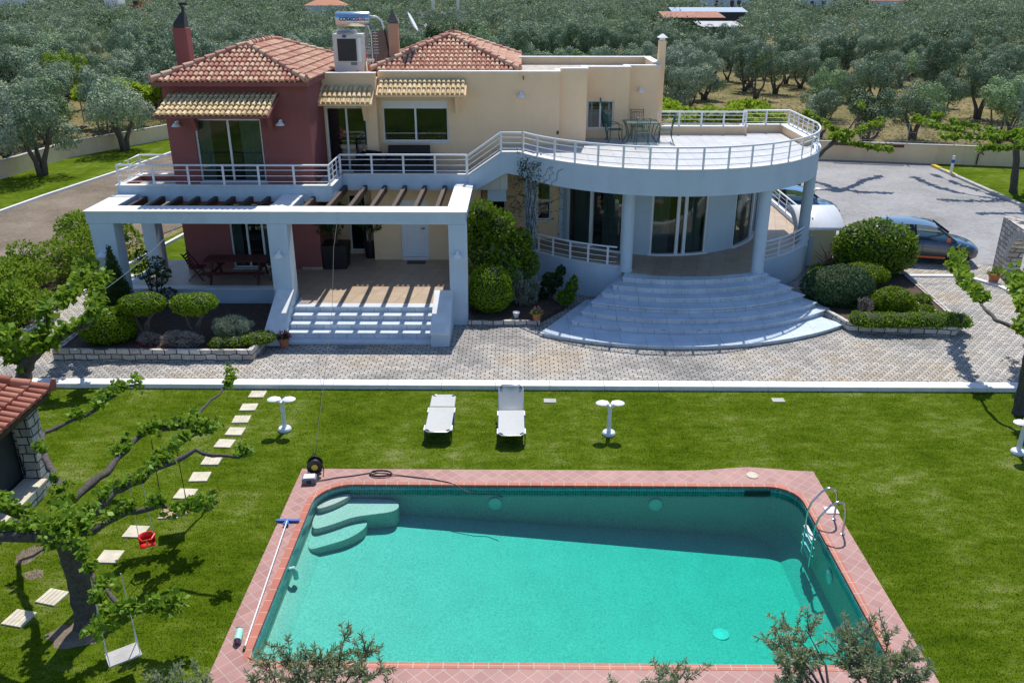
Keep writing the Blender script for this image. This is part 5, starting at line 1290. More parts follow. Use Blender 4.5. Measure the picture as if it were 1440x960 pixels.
for i in range(8): m.box(-.42 + i * .105, -.42 + i * .105 + .085, -.1, .1, 0, .012)
build('grate', m, 'grey_plastic', t)

# ------------------------------------------------------------------ kiosk, boundary walls, fence, stone arch, hut
t = thing('garden_shelter', 'cream shelter with curved white roof beside the round terrace', 'shelter', (10.9, 31.6, 0), world=True)
m = MB(); m.box(10.55, 11.85, 31.25, 31.35, 0, 1.55); m.box(10.55, 10.65, 31.35, 32.2, 0, 1.55); m.box(10.65, 11.85, 32.1, 32.2, 0, 1.8); build('wall', m, 'cream_plaster', t)
P = []
for i in range(15):
    a = R(8 + 98 * i / 14); y = 32.35 - 1.35 * math.sin(a) * .9 + .05; z = 2.12 - .62 * (1 - math.cos((i / 14) * R(90)))
    P.append([(x, 32.45 - 1.5 * (i / 14), 2.14 - .58 * (i / 14) ** 2.2) for x in (10.2, 12.05)])
o = build('roof', MB().grid(P), 'white_enamel', t, smooth=80); md = o.modifiers.new('thick', 'SOLIDIFY'); md.thickness = .04
m = MB(); m.bar((11.8, 31.3, 0), (11.8, 31.3, 1.5), .06, .06); build('post', m, 'dark_metal', t)
m = MB(); m.box(10.5, 12.0, 31.22, 31.25, .0, .1); build('base_strip', m, 'kerb_white', t)

def wall_run(name, label, pts, h, mat, th=.22, cat='wall', capm='concrete'):
    t = thing(name, label, cat, (*pts[0], 0), world=True); m = MB(); c = MB()
    for a, b in zip(pts, pts[1:]):
        a3, b3 = Vector((*a, h / 2)), Vector((*b, h / 2)); m.bar(a3, b3, h, th, (0, 0, 1)) if False else m.bar(a3, b3, th, h, (0, 0, 1))
        c.bar(Vector((*a, h + .022)), Vector((*b, h + .022)), th + .06, .04)
    build('wall', m, mat, t); build('coping', c, capm, t)
    return t
wall_run('boundary_wall', 'beige boundary wall behind the driveway under a wire fence', [(8, 54.6), (18.0, 53.05), (25.7, 51.45), (28.2, 50.9), (42, 48.2)], 1.12, 'boundary_plaster')
wall_run('boundary_wall', 'long beige boundary wall beyond the left lawn', [(-36, 28), (-30.2, 41), (-28.8, 46.8), (-28.1, 53.1), (-24.4, 60.4), (-20, 67), (-8, 72)], .95, 'boundary_plaster')
t = thing('wire_fence', 'wire fence with steel posts on top of the driveway wall', 'fence', (18, 53, 1.1), world=True)
fpts = [(8, 54.65), (18.0, 53.1), (25.7, 51.5), (28.2, 50.95), (42, 48.25)]
for a, b in zip(fpts, fpts[1:]):
    a, b = Vector(a), Vector(b); k = max(1, int((b - a).length / 2.6))
    for i in range(k): p = a.lerp(b, i / k); m = MB(); m.tube([(*p, 1.1), (*p, 2.35)], .03, 6); build('post', m, 'grey_metal', t)
m = MB()
for a, b in zip(fpts, fpts[1:]):
    for z in (1.3, 1.8, 2.3): m.tube([(*a, z), (*b, z)], .008, 4)
    a, b = Vector(a), Vector(b); L = (b - a).length; q = int(L / .22)
    for i in range(q):
        for s in (1, -1):
            x0 = i * .22; x1 = x0 + s * 1.1
            if x1 < 0 or x1 > L: continue
            p = a.lerp(b, x0 / L); r = a.lerp(b, x1 / L); m.add([(*p, 1.2), (*(p + (b - a) * .012 / L), 1.2), (*r, 2.3)], [(0, 1, 2)])
build('wire_mesh', m, 'grey_metal', t)
t = thing('marker_post', 'white post with blue band at the driveway corner', 'post', (24.25, 48.3, 0)); m = MB(); m.box(-.06, .06, -.06, .06, 0, 1.12); build('post', m, 'white_enamel', t, bevel=.01); m = MB(); m.box(-.066, .066, -.066, .066, .72, .9); build('band', m, 'blue_plastic', t)
t = thing('wall_tap', 'dark water tap pipe on the boundary wall', 'tap', (27.0, 51.0, 0)); m = MB(); m.tube([(0, 0, .1), (0, -.02, .7), (.1, -.1, .85), (.25, -.15, .7)], .04, 7); build('pipe', m, 'rust_metal', t, smooth=60)
t = thing('rusty_beam', 'long rusty steel beam lying along the driveway wall top', 'beam', (20.5, 52.2, 1.0)); m = MB(); m.bar((-1.6, .15, .1), (2.3, -.62, .08), .16, .18); build('beam', m, 'rust_metal', t)

t = thing('stone_arch', 'rough stone wall with an arched opening at the right edge', 'stone arch', (17.6, 30.6, 0), world=True)
# wall face runs from (17.75,30.8) towards the camera-right; local u along the wall
a0 = Vector((17.73, 30.83)); du = Vector((-.2, -1.0)).normalized(); dn = Vector((du.y, -du.x)) * -1
def AP(u, z, d): p = a0 + du * u + dn * d; return (p.x, p.y, z)
out_ = [(0, 0), (.82, 0)] ; n_ = 14
ar_c, ar_r, ar_s = 2.2, .95, .9
prof = [(0, 0), (ar_c - ar_r, 0), (ar_c - ar_r, ar_s)] + [(ar_c - ar_r * math.cos(R(180 * i / n_)), ar_s + ar_r * math.sin(R(180 * i / n_))) for i in range(1, n_)] + [(ar_c + ar_r, ar_s), (ar_c + ar_r, 0), (4.6, 0), (4.6, 2.3), (0, 2.12)]
n = len(prof); m = MB(); vs = [AP(u, z, 0) for u, z in prof] + [AP(u, z, .5) for u, z in prof]
m.add(vs, [tuple(range(n)), tuple(range(2 * n - 1, n - 1, -1))] + [(i, n + i, n + (i + 1) % n, (i + 1) % n) for i in range(n)]); o = build('stone_wall', m, 'rubble_stone', t)
m = MB()
for i in range(11):
    b0, b1 = R(180 * i / 11 + .8), R(180 * (i + 1) / 11 - .8)
    q = [(ar_c - r * math.cos(b), ar_s + r * math.sin(b)) for r, b in ((ar_r + .002, b0), (ar_r + .3, b0), (ar_r + .3, b1), (ar_r + .002, b1))]
    v = [AP(u, z, -.025) for u, z in q] + [AP(u, z, .003) for u, z in q]; m.add(v, [(0, 1, 2, 3), (7, 6, 5, 4), (0, 4, 5, 1), (1, 5, 6, 2), (2, 6, 7, 3), (3, 7, 4, 0)])
build('arch_stones', m, 'concrete', t)

t = thing('stone_hut', 'stone garden hut with a red tiled roof at left edge', 'hut', (-10.4, 14.3, 0), world=True)
m = MB(); m.box(-10.45, -10.12, 15.45, 15.85, 0, 1.95); m.box(-13.4, -10.452, 15.6, 15.85, 0, 1.95); build('stone_wall', m, 'rubble_stone_blue', t)
m = MB(); m.box(-10.45, -10.05, 10.5, 15.448, 0, .3); build('plinth', m, 'rubble_stone', t); m = MB(); m.box(-10.5, -10.0, 10.5, 15.44, .302, .34); build('plinth_cap', m, 'stone_slab', t)
m = MB(); m.box(-13, -10.6, 11, 15.59, .0, 1.9); build('dark_interior', m, 'room_dark', t)
m = MB(); m.box(-10.65, -10.5, 10.5, 10.65, .37, 1.95); m.box(-10.65, -10.47, 10.65, 15.19, 1.8, 1.95); build('timber_frame', m, 'wood_dark', t)
tm, pan = MB(), MB(); tile_plane(tm, pan, (-9.98, 11.2, 2.02), (0, 1, 0), (-1, 0, .34), 4.95, 2.6, .0, .2, .21, .36, .085)
o = build('roof', pan, 'terracotta_dark', t); build('roof_tiles', tm, 'tile_hut', o, smooth=50)
rg = MB(); ridge_tiles(rg, (-9.96, 16.15, 2.08), (-12.4, 15.65, 2.93), .10); rg.tube([(-9.98, 16.15, 2.1), (-9.88, 16.18, 2.13), (-9.84, 16.2, 2.32)], [.09, .085, .04], 8); build('ridge_tiles', rg, 'tile_hut', o, smooth=50)
m = MB(); m.box(-10.02, -9.97, 11.2, 16.1, 1.92, 2.01); build('eave_board', m, 'wood_dark', o)

# ------------------------------------------------------------------ cars
def car(loc, rot, label, low, top, trim=None, L=4.0, W=1.74, H_=1.46):
    """front towards +x; origin on the ground under the middle"""
    t = thing('parked_car', label, 'car', loc, rot)
    # body sections along x: (x, half width at sill, half width at shoulder, z sill, z shoulder)
    secs = [(-2.0, .60, .66, .45, .80), (-1.92, .74, .78, .28, .92), (-1.6, .80, .84, .22, .98), (-.8, .82, .87, .20, .96), (.2, .82, .87, .20, .93), (.9, .82, .86, .20, .90), (1.35, .81, .83, .22, .84), (1.75, .74, .76, .26, .74), (1.95, .60, .62, .32, .64), (2.0, .48, .5, .40, .56)]
    def section(x, ws, wsh, zs, zsh, zsplit):
        return [(x, -ws * .9, zs), (x, -ws, zs + .1), (x, -wsh, (zs + zsh) / 2 + .05), (x, -wsh * .98, zsh - .06), (x, -wsh * .9, zsh), (x, -wsh * .5, zsh + .035), (x, 0, zsh + .045), (x, wsh * .5, zsh + .035), (x, wsh * .9, zsh), (x, wsh * .98, zsh - .06), (x, wsh, (zs + zsh) / 2 + .05), (x, ws, zs + .1), (x, ws * .9, zs)]
    G = [section(*s_, None) for s_ in secs]
    m = MB(); m.grid(G); k = len(G[0]); m.add(G[0], [tuple(range(k))]); m.add(G[-1], [tuple(range(k - 1, -1, -1))]); body = build('body', m, low, t, smooth=55)
    # bonnet and shoulders in the upper colour
    m = MB(); m.grid([[(p[0], p[1] * 1.004, p[2] + .006) for p in g[3:10]] for g in G]); build('bonnet', m, top, t, smooth=60)
    # greenhouse: (x, half width, z)
    base = [(-1.95, .70, .93), (-1.2, .80, .96), (-.3, .81, .95), (.5, .80, .93), (1.12, .74, .90)]
    roof = [(-1.62, .55, 1.38), (-1.1, .60, 1.45), (-.4, .62, 1.475), (.1, .61, 1.45), (.42, .58, 1.38)]
    def rp(r, f): return (r[0], r[1] * f, r[2] + .025 * (1 - f * f))
    m = MB(); m.grid([[rp(r, f) for f in (-1, -.85, -.5, 0, .5, .85, 1)] for r in roof]); build('roof', m, top, t, smooth=60)
    for s in (-1, 1):
        m = MB(); gp = MB()
        for i in range(4):
            a, b, c, d = base[i], base[i + 1], roof[i + 1], roof[i]
            m.quad((a[0], s * a[1], a[2]), (b[0], s * b[1], b[2]), (c[0], s * c[1], c[2]), (d[0], s * d[1], d[2]))
        build('side_window', m, 'car_glass', t)
        for i in (1, 2):
            a, d = base[i], roof[i]; m = MB(); m.bar((a[0], s * (a[1] + .005), a[2]), (d[0], s * (d[1] + .005), d[2]), .07, .012, (0, s, 0)); build('pillar', m, 'black_plastic', t)
        for i in (0, 4):
            a, d = base[i], roof[i]; m = MB(); m.bar((a[0], s * (a[1] + .003), a[2]), (d[0], s * (d[1] + .004), d[2]), .09, .05, (0, s, 0)); build('pillar', m, top, t)
    m = MB(); m.quad((1.12, -.74, .9), (1.12, .74, .9), (.42, .58, 1.38), (.42, -.58, 1.38)); build('windscreen', m, 'car_glass', t)
    m = MB(); m.quad((-1.95, .70, .93), (-1.95, -.70, .93), (-1.62, -.55, 1.38), (-1.62, .55, 1.38)); build('rear_window', m, 'car_glass', t)
    m = MB(); m.box(-1.6, .7, -.6, .6, .4, .92); m.box(-.5, -.3, -.55, -.1, .92, 1.25); m.box(-.5, -.3, .1, .55, .92, 1.25); build('interior', m, 'room_dark', t)
    for x in (-1.27, 1.25):
        for s in (-1, 1):
            w_ = MB(); w_.lathe([(.2, -.1), (.29, -.1), (.31, -.07), (.31, .07), (.29, .1), (.2, .1)], n=26); w_.xf(Matrix.Translation((x, s * .78, .31)) @ Matrix.Rotation(R(90), 4, 'X')); wo_ = build('wheel', w_, 'asphalt_rubber', t, smooth=40)
            w_ = MB(); w_.lathe([(.2, 0), (.19, .01), (.05, .03), (.01, .03)], n=20)
            w_.xf(Matrix.Translation((x, s * .882, .31)) @ Matrix.Rotation(R(-90 * s), 4, 'X')); build('rim', w_, 'frame_alu', wo_, smooth=30)
            ar = MB(); ar.tube([(x + .37 * math.cos(R(a)), s * .862, .31 + .37 * math.sin(R(a))) for a in range(-5, 186, 10)], .035, 6); build('wheel_arch', ar, 'black_plastic', t, smooth=60)
    for s in (-1, 1):
        m = MB(); m.hexa([(.72, s * .88 - .05, .94), (.88, s * .88 - .05, .94), (.88, s * .88 + .1 * s + .05, .94), (.72, s * .88 + .1 * s + .05, .94)], [(.74, s * .88 - .04, 1.08), (.86, s * .88 - .04, 1.08), (.86, s * .88 + .1 * s + .04, 1.08), (.74, s * .88 + .1 * s + .04, 1.08)]); build('mirror', m, trim or top, t, bevel=.03)
        m = MB(); m.hexa([(1.55, s * .70 - .06, .66), (1.9, s * .58 - .06, .58), (1.9, s * .58 + .06, .58), (1.55, s * .76 + .04, .66)], [(1.5, s * .70 - .06, .80), (1.84, s * .58 - .06, .70), (1.84, s * .6 + .06, .70), (1.5, s * .78 + .04, .80)]); build('headlight', m, 'lamp_glass', t, bevel=.02)
        if trim: m = MB(); m.bar((-.85, s * .855, .30), (.8, s * .855, .30), .03, .07); build('side_trim', m, trim, t)
        m = MB(); m.bar((-.05, s * .872, .45), (-.05, s * .868, .9), .012, .012); m.bar((.95, s * .865, .4), (.9, s * .86, .9), .012, .012); m.bar((-.15, s * .885, .82), (-.32, s * .885, .82), .02, .03); build('door_line', m, 'black_plastic', t)
    m = MB(); m.box(1.9, 2.005, -.42, .42, .34, .52); build('grille', m, 'black_plastic', t, bevel=.02)
    m = MB(); m.tube([(-1.2, 0, 1.45), (-1.4, 0, 1.62)], .008, 5); build('aerial', m, 'black_plastic', t)
    return t
car((15.6, 32.4, .06), R(-14), 'grey and dark blue hatchback with orange mirrors parked behind bush', 'car_grey', 'car_navy', 'orange_paint')
car((12.35, 38.4, .05), R(-16), 'blue car parked behind the curved white shelter', 'car_blue', 'car_blue')
# ------------------------------------------------------------------ shrubs
foliage('leaf_lime', [(.12, .19, .010), (.19, .28, .012), (.27, .37, .025)], .3, .5, .2)
foliage('weeds', [(.16, .13, .05), (.26, .20, .09), (.34, .27, .14)], .2, .8, .2)
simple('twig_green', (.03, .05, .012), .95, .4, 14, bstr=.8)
def shrub(name, label, cat, loc, lobes, n, size, mat, core=None, stems=True, shell=(.6, 1.04), aspect=.55, jitter=.8, group=None, stem_mat='bark', part='foliage', up=.0, nl=6):
    """leafy plant: lobes are (cx,cy,cz,rx,ry,rz) around loc"""
    t = thing(name, label, cat, loc, 0, group)
    P, D = lobes_points(lobes, n, shell); P, D = clean_inside(P, D, lobes)
    ok = P[:, 2] > .02; P, D = P[ok], D[ok]; D = D + np.array([0, 0, up])
    link_mesh(part, leaf_me(part, P, D, size, aspect, jitter, mat), None, t)
    if stems:
        m = MB()
        for l in lobes[:nl]:
            c = Vector(l[:3]); m.tube([(c.x * .15, c.y * .15, 0), (c.x * .5 + .03, c.y * .5, c.z * .5), tuple(c)], [.035, .025, .012], 6)
            for _ in range(4):
                d = Vector(unit(1)[0]); m.tube([tuple(c * .8), tuple(c + Vector((d.x * l[3], d.y * l[4], abs(d.z) * l[5])) * .75)], [.012, .005], 4)
        build('stems', m, stem_mat, t)
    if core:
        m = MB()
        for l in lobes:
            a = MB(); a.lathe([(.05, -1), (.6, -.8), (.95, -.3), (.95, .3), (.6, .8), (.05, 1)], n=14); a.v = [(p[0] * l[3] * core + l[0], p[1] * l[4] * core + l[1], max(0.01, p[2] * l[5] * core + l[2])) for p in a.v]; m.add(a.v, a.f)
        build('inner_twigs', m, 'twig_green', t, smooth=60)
    return t
def join_me(a, b, mat):
    V = []
    for me in (a, b):
        v = np.empty(len(me.vertices) * 3, np.float32); me.vertices.foreach_get('co', v); V.append(v.reshape(-1, 3))
    V = np.concatenate(V); n = len(V) // 4; nm = a.name; bpy.data.meshes.remove(a); bpy.data.meshes.remove(b)
    return quads_me(nm, V, n, mat)
def clipped(name, label, cat, loc, lobes, n, size, mat, aspect=.55, depth=.10, jitter=.85, core=.9, stem=True):
    """sheared bush: small leaves lying over a slightly uneven surface"""
    t = thing(name, label, cat, loc)
    P, D = lobes_points(lobes, n, (.97, 1.0)); P, D = clean_inside(P, D, lobes, .93, 0)
    ph = rng.uniform(0, 6.28, 6)
    w_ = sum(np.sin(P @ rng.normal(0, 5.5, 3) + ph[i]) for i in range(6)) / 6
    P = P + D * (w_ * .05 + rng.uniform(-depth, .015, len(P)))[:, None]
    keep = (P[:, 2] > .015) & (w_ > -.62 + .2 * rng.random(len(P))); P, D = P[keep], D[keep]
    k = int(len(P) * .16); q = rng.integers(0, len(P), k)      # shoots that stand out
    link_mesh('foliage', join_me(scale_me('foliage', P, D, size, aspect, jitter, mat), leaf_me('shoots', P[q] + D[q] * .02, D[q] + np.array([0, 0, .5]), size * 1.15, aspect, .6, None), mat), None, t)
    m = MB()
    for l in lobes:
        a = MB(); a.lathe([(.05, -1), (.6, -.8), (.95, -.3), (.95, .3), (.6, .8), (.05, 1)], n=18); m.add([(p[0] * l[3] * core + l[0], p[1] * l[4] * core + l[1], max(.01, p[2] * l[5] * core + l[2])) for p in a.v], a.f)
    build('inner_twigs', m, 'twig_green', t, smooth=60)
    return t
def bumps(rx, ry, rz, cz, n, s=.3, flat=False):
    """an ellipsoid made uneven by many small lobes on its surface"""
    L = [(0, 0, cz, rx * .88, ry * .88, rz * .88)]
    for d in unit(n): L.append((d[0] * rx * .8, d[1] * ry * .8, cz + d[2] * rz * .8, s * rx * random.uniform(.6, 1), s * ry * random.uniform(.6, 1), s * rz * random.uniform(.6, 1)))
    return L
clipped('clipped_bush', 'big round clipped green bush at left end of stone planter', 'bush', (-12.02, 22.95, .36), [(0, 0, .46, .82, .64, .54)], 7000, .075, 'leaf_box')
def topiary(loc, label):
    t = clipped('clipped_bush', label, 'bush', loc, [(-.12, 0, 1.06, .56, .50, .30), (.16, 0, 1.08, .54, .48, .29)], 6000, .07, 'leaf_box')
    m = MB()
    for a, b in ((.1, .2), (-.2, -.3), (.0, .35)): m.tube([(0, 0, 0), (a, -.05, .4), (b, 0, .86)], [.06, .05, .03], 7)
    build('stem', m, 'bark', t, smooth=60)
topiary((-11.0, 23.2, .36), 'flat-topped clipped bush on a bare stem next to round bush'); topiary((-9.5, 23.2, .36), 'flat-topped clipped bush in front of the picnic table')
cyl = [(0, 0, .3 + .26 * i, .62 * (1 - i / 8.4), .6 * (1 - i / 8.4), .36) for i in range(8)]
shrub('cypress_bush', 'dark pointed cypress behind the clipped bushes', 'bush', (-12.3, 24.45, .36), cyl, 6500, .07, 'leaf_cypress', core=.75, up=1.2)
shrub('lavender_bush', 'grey-green lavender bush in the stone planter', 'bush', (-8.42, 23.15, .36), bumps(.62, .5, .42, .34, 18), 5200, .09, 'leaf_lavender', aspect=.22, up=.9)
shrub('dry_bush', 'leafless grey dry bush at the front of the planter', 'bush', (-9.72, 22.62, .36), bumps(.72, .32, .3, .15, 16), 3600, .11, 'leaf_dry', aspect=.12, up=.3)
shrub('dry_bush', 'small brown dry bush between round bush and grey one', 'bush', (-10.75, 22.75, .36), bumps(.36, .3, .25, .12, 10), 1200, .10, 'leaf_dry', aspect=.15, up=.3)
clipped('low_hedge', 'low clipped hedge at right end of the left planter', 'hedge', (-8.1, 22.62, .36), [(-.55 + i * .2, random.uniform(-.05, .05) + i * .05, .1, .3, .36, .2) for i in range(7)], 6000, .065, 'leaf_lime')
shrub('thin_shrub', 'sparse dark shrub rising behind the clipped bushes', 'shrub', (-11.75, 25.75, .36), [(-.3, 0, 1.2, .3, .25, .25), (.2, 0, 1.5, .3, .25, .2), (.1, .1, .9, .35, .3, .25), (-.2, 0, 1.75, .2, .2, .2), (.4, 0, 1.15, .25, .2, .2), (.5, -.1, .5, .3, .2, .2)], 1300, .09, 'leaf_dark')
shrub('red_flowers', 'small plants with red flowers at the planter front', 'flowers', (-10.6, 22.45, .36), [(-.2, 0, .06, .25, .12, .06), (.4, 0, .06, .25, .12, .06)], 46, .045, 'flower_red', stems=False, aspect=.9)
shrub('laurel_shrub', 'tall glossy laurel shrub right of the white pergola pillar', 'shrub', (-.75, 27.1, .2), [(-.6, -.3, 1.7, .7, .6, .8), (0, 0, 2.5, .6, .6, .6), (-.5, 0, 2.9, .5, .5, .5), (.55, .0, 1.7, .6, .6, .6), (.1, -.4, 1.1, .7, .6, .6), (.9, .1, 1.2, .5, .5, .5), (-.7, -.1, 2.3, .5, .5, .6), (.7, .2, 2.0, .45, .45, .4)], 6500, .15, 'leaf_laurel', core=.55, aspect=.42, stem_mat='bark')
egg = [(0, 0, .55, .76, .70, .5), (0, 0, .95, .68, .64, .55)] + [(math.cos(a) * .5, math.sin(a) * .5, z, .26, .26, .26) for z in (.4, .8, 1.15) for a in np.linspace(0, 6.28, 9)]
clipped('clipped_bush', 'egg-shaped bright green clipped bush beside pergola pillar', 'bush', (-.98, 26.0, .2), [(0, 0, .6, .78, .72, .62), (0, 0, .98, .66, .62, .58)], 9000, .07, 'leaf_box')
shrub('grey_shrub', 'upright grey-green shrub right of the egg-shaped bush', 'shrub', (.0, 26.45, .2), [(0, 0, .5, .33, .3, .45), (.3, .1, .3, .3, .3, .35), (-.1, 0, .9, .2, .2, .35), (.45, .2, .6, .22, .2, .35)], 2600, .09, 'leaf_lavender', aspect=.22, up=1)
shrub('dark_shrub', 'dark leafy shrub against the white curved wall', 'shrub', (1.0, 27.2, .2), [(-.2, 0, .3, .4, .3, .25), (.2, .1, .55, .25, .2, .2), (.35, 0, .95, .16, .14, .2), (.0, 0, .7, .25, .2, .2)], 1100, .12, 'leaf_dark', aspect=.7)
shrub('rose_shrub', 'green leafy shrub beside left edge of the round steps', 'shrub', (1.5, 26.6, .1), [(0, 0, .35, .3, .3, .25), (.2, .1, .65, .2, .2, .2), (.25, 0, .95, .12, .1, .15)], 800, .12, 'leaf_laurel', aspect=.7)
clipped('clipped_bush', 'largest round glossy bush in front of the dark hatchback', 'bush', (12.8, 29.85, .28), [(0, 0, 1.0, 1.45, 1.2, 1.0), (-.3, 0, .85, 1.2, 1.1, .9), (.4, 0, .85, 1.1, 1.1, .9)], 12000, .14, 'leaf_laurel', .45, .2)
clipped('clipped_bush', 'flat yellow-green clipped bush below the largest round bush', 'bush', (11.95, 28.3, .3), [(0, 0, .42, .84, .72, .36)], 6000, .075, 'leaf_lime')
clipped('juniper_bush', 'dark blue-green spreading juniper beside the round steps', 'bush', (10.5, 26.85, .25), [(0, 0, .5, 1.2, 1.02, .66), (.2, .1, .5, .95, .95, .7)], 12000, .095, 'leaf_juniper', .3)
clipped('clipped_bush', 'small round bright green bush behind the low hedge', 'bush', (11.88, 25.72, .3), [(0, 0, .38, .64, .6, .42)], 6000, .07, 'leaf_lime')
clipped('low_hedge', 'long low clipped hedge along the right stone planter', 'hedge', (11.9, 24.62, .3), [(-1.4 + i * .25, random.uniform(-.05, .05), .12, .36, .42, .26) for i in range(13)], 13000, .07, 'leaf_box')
shrub('bare_bush', 'leafless brown spiky bush in front of the shelter', 'bush', (11.75, 30.5, .2), bumps(.55, .5, .5, .45, 10), 500, .12, 'leaf_dry', aspect=.12, up=.8)
tt = bpy.data.objects['bare_bush']; m = MB()
for _ in range(46):
    d = Vector(unit(1)[0]); d.z = abs(d.z) + .35; d.normalize(); L = random.uniform(.6, 1.15); m.tube([(0, 0, .05), tuple(d * L * .5 + Vector((random.uniform(-.08, .08), 0, 0))), tuple(d * L)], [.025, .016, .006], 5)
build('branches', m, 'bark', tt)
shrub('ground_plants', 'low green plants and red flowers at planter right end', 'plants', (12.95, 25.7, .3), [(0, 0, .1, .35, .3, .14), (-.3, .4, .12, .25, .25, .14), (.3, .9, .14, .3, .3, .16)], 1500, .08, 'leaf_laurel', stems=False)
shrub('grey_shrub', 'small grey twiggy shrub between juniper and small round bush', 'shrub', (11.0, 25.6, .28), bumps(.3, .3, .3, .3, 8), 700, .09, 'leaf_dry', aspect=.15, up=.8)
shrub('ground_cover', 'low yellow-green ground cover beside the curved white wall', 'plants', (10.9, 29.4, .25), [(0, 0, .04, .5, .7, .08), (.3, .8, .05, .5, .5, .1), (-.1, -.7, .06, .25, .4, .2)], 1800, .07, 'leaf_bright', stems=False)
LS = [(-15.6, 25.0, 1.0, 'nearest the clipped bush'), (-16.4, 23.2, 1.1, 'at the left frame edge, lowest of the row'), (-16.2, 26.6, 1.05, 'in the middle of the row by the path'), (-17.4, 28.6, 1.1, 'beside the dirt road, behind the middle ones'), (-15.9, 29.3, 1.3, 'left of the pergola corner pillar'), (-15.6, 31.8, 1.25, 'seen between the two left pergola pillars'), (-17.2, 33.2, 1.2, 'farthest up the dirt road'), (-18.0, 25.6, 1.0, 'nearest the dirt road at left edge'), (-17.6, 22.3, .9, 'behind the small tree by the kerb')]
for i, (x, y, s, where) in enumerate(LS):
    x -= .35
    L = [(random.uniform(-.7, .7) * s, random.uniform(-.7, .7) * s, random.uniform(.35, 1.05) * s, random.uniform(.35, .6) * s, random.uniform(.35, .6) * s, random.uniform(.3, .5) * s) for _ in range(10)]
    shrub('leafy_shrub', 'loose yellow-green shrub ' + where, 'shrub', (x, y, .05), L, 4200, .14, 'leaf_bright' if i % 3 else 'leaf_mulberry', aspect=.55, group='shrubs along the left path')
# creeper on the porch columns
t = thing('creeping_vine', 'thin bare creeper climbing the two columns under the terrace', 'climbing plant', (.36, 29.25, .2), world=True)
m = MB()
for k in range(9):
    p = Vector((.36 + random.uniform(-.1, .1), 29.12, .2)); pts = [tuple(p)]
    for j in range(16):
        p = p + Vector((random.uniform(-.06, .06), 0, .25)); a = random.uniform(-.7, .7); pts.append((.36 + .25 * math.sin((p.x - .36) * 5), 29.52 - .25 * math.cos((p.x - .36) * 5) - .0, p.z))
    m.tube(pts, .009, 5)
for k in range(16):
    p = Vector((random.uniform(-.6, .9), 30.98, random.uniform(2.0, 3.4))); pts = [tuple(p)]
    for j in range(7): p = p + Vector((random.uniform(-.22, .22), 0, random.uniform(-.05, .16))); pts.append(tuple(p))
    m.tube(pts, .008, 4)
for k in range(10):
    x0 = random.uniform(-.3, 1.1); pts = []
    for j in range(7):
        x = x0 + random.uniform(-.1, .1) + j * .04; a = math.asin(max(-1, min(1, (x - C2[0]) / RT))); pts.append((x, C2[1] - (RT + .03) * math.cos(a) - .01, 3.95 + .1 * j))
    m.tube(pts, .008, 4)
build('stems', m, 'bark', t)
P = np.stack([rng.uniform(-.45, .45, 420) + .2, rng.normal(28.62, .08, 420), rng.normal(4.25, .28, 420)], 1); P[:, 1] = C2[1] - np.sqrt(np.maximum(.1, (RT + .08) ** 2 - (P[:, 0] - C2[0]) ** 2)) - np.abs(rng.normal(0, .05, 420))
link_mesh('foliage', leaf_me('foliage', P - np.array([.36, 29.25, .2]), unit(420), .07, .6, .8, 'leaf_dark'), None, t)
P = np.concatenate([np.stack([.36 + rng.uniform(-.26, .26, 200), rng.uniform(29.22, 29.3, 200), rng.uniform(1.3, 4, 200)], 1), np.stack([rng.uniform(-.6, 1.35, 260), rng.uniform(30.9, 31.02, 260), rng.uniform(1.5, 3.9, 260)], 1), np.stack([rng.uniform(1.38, 1.66, 90), rng.uniform(30.94, 30.99, 90), rng.uniform(1.3, 4, 90)], 1)])
link_mesh('foliage', leaf_me('foliage', P - np.array([.36, 29.25, .2]), unit(len(P)), .06, .6, .8, 'leaf_dark'), None, t)

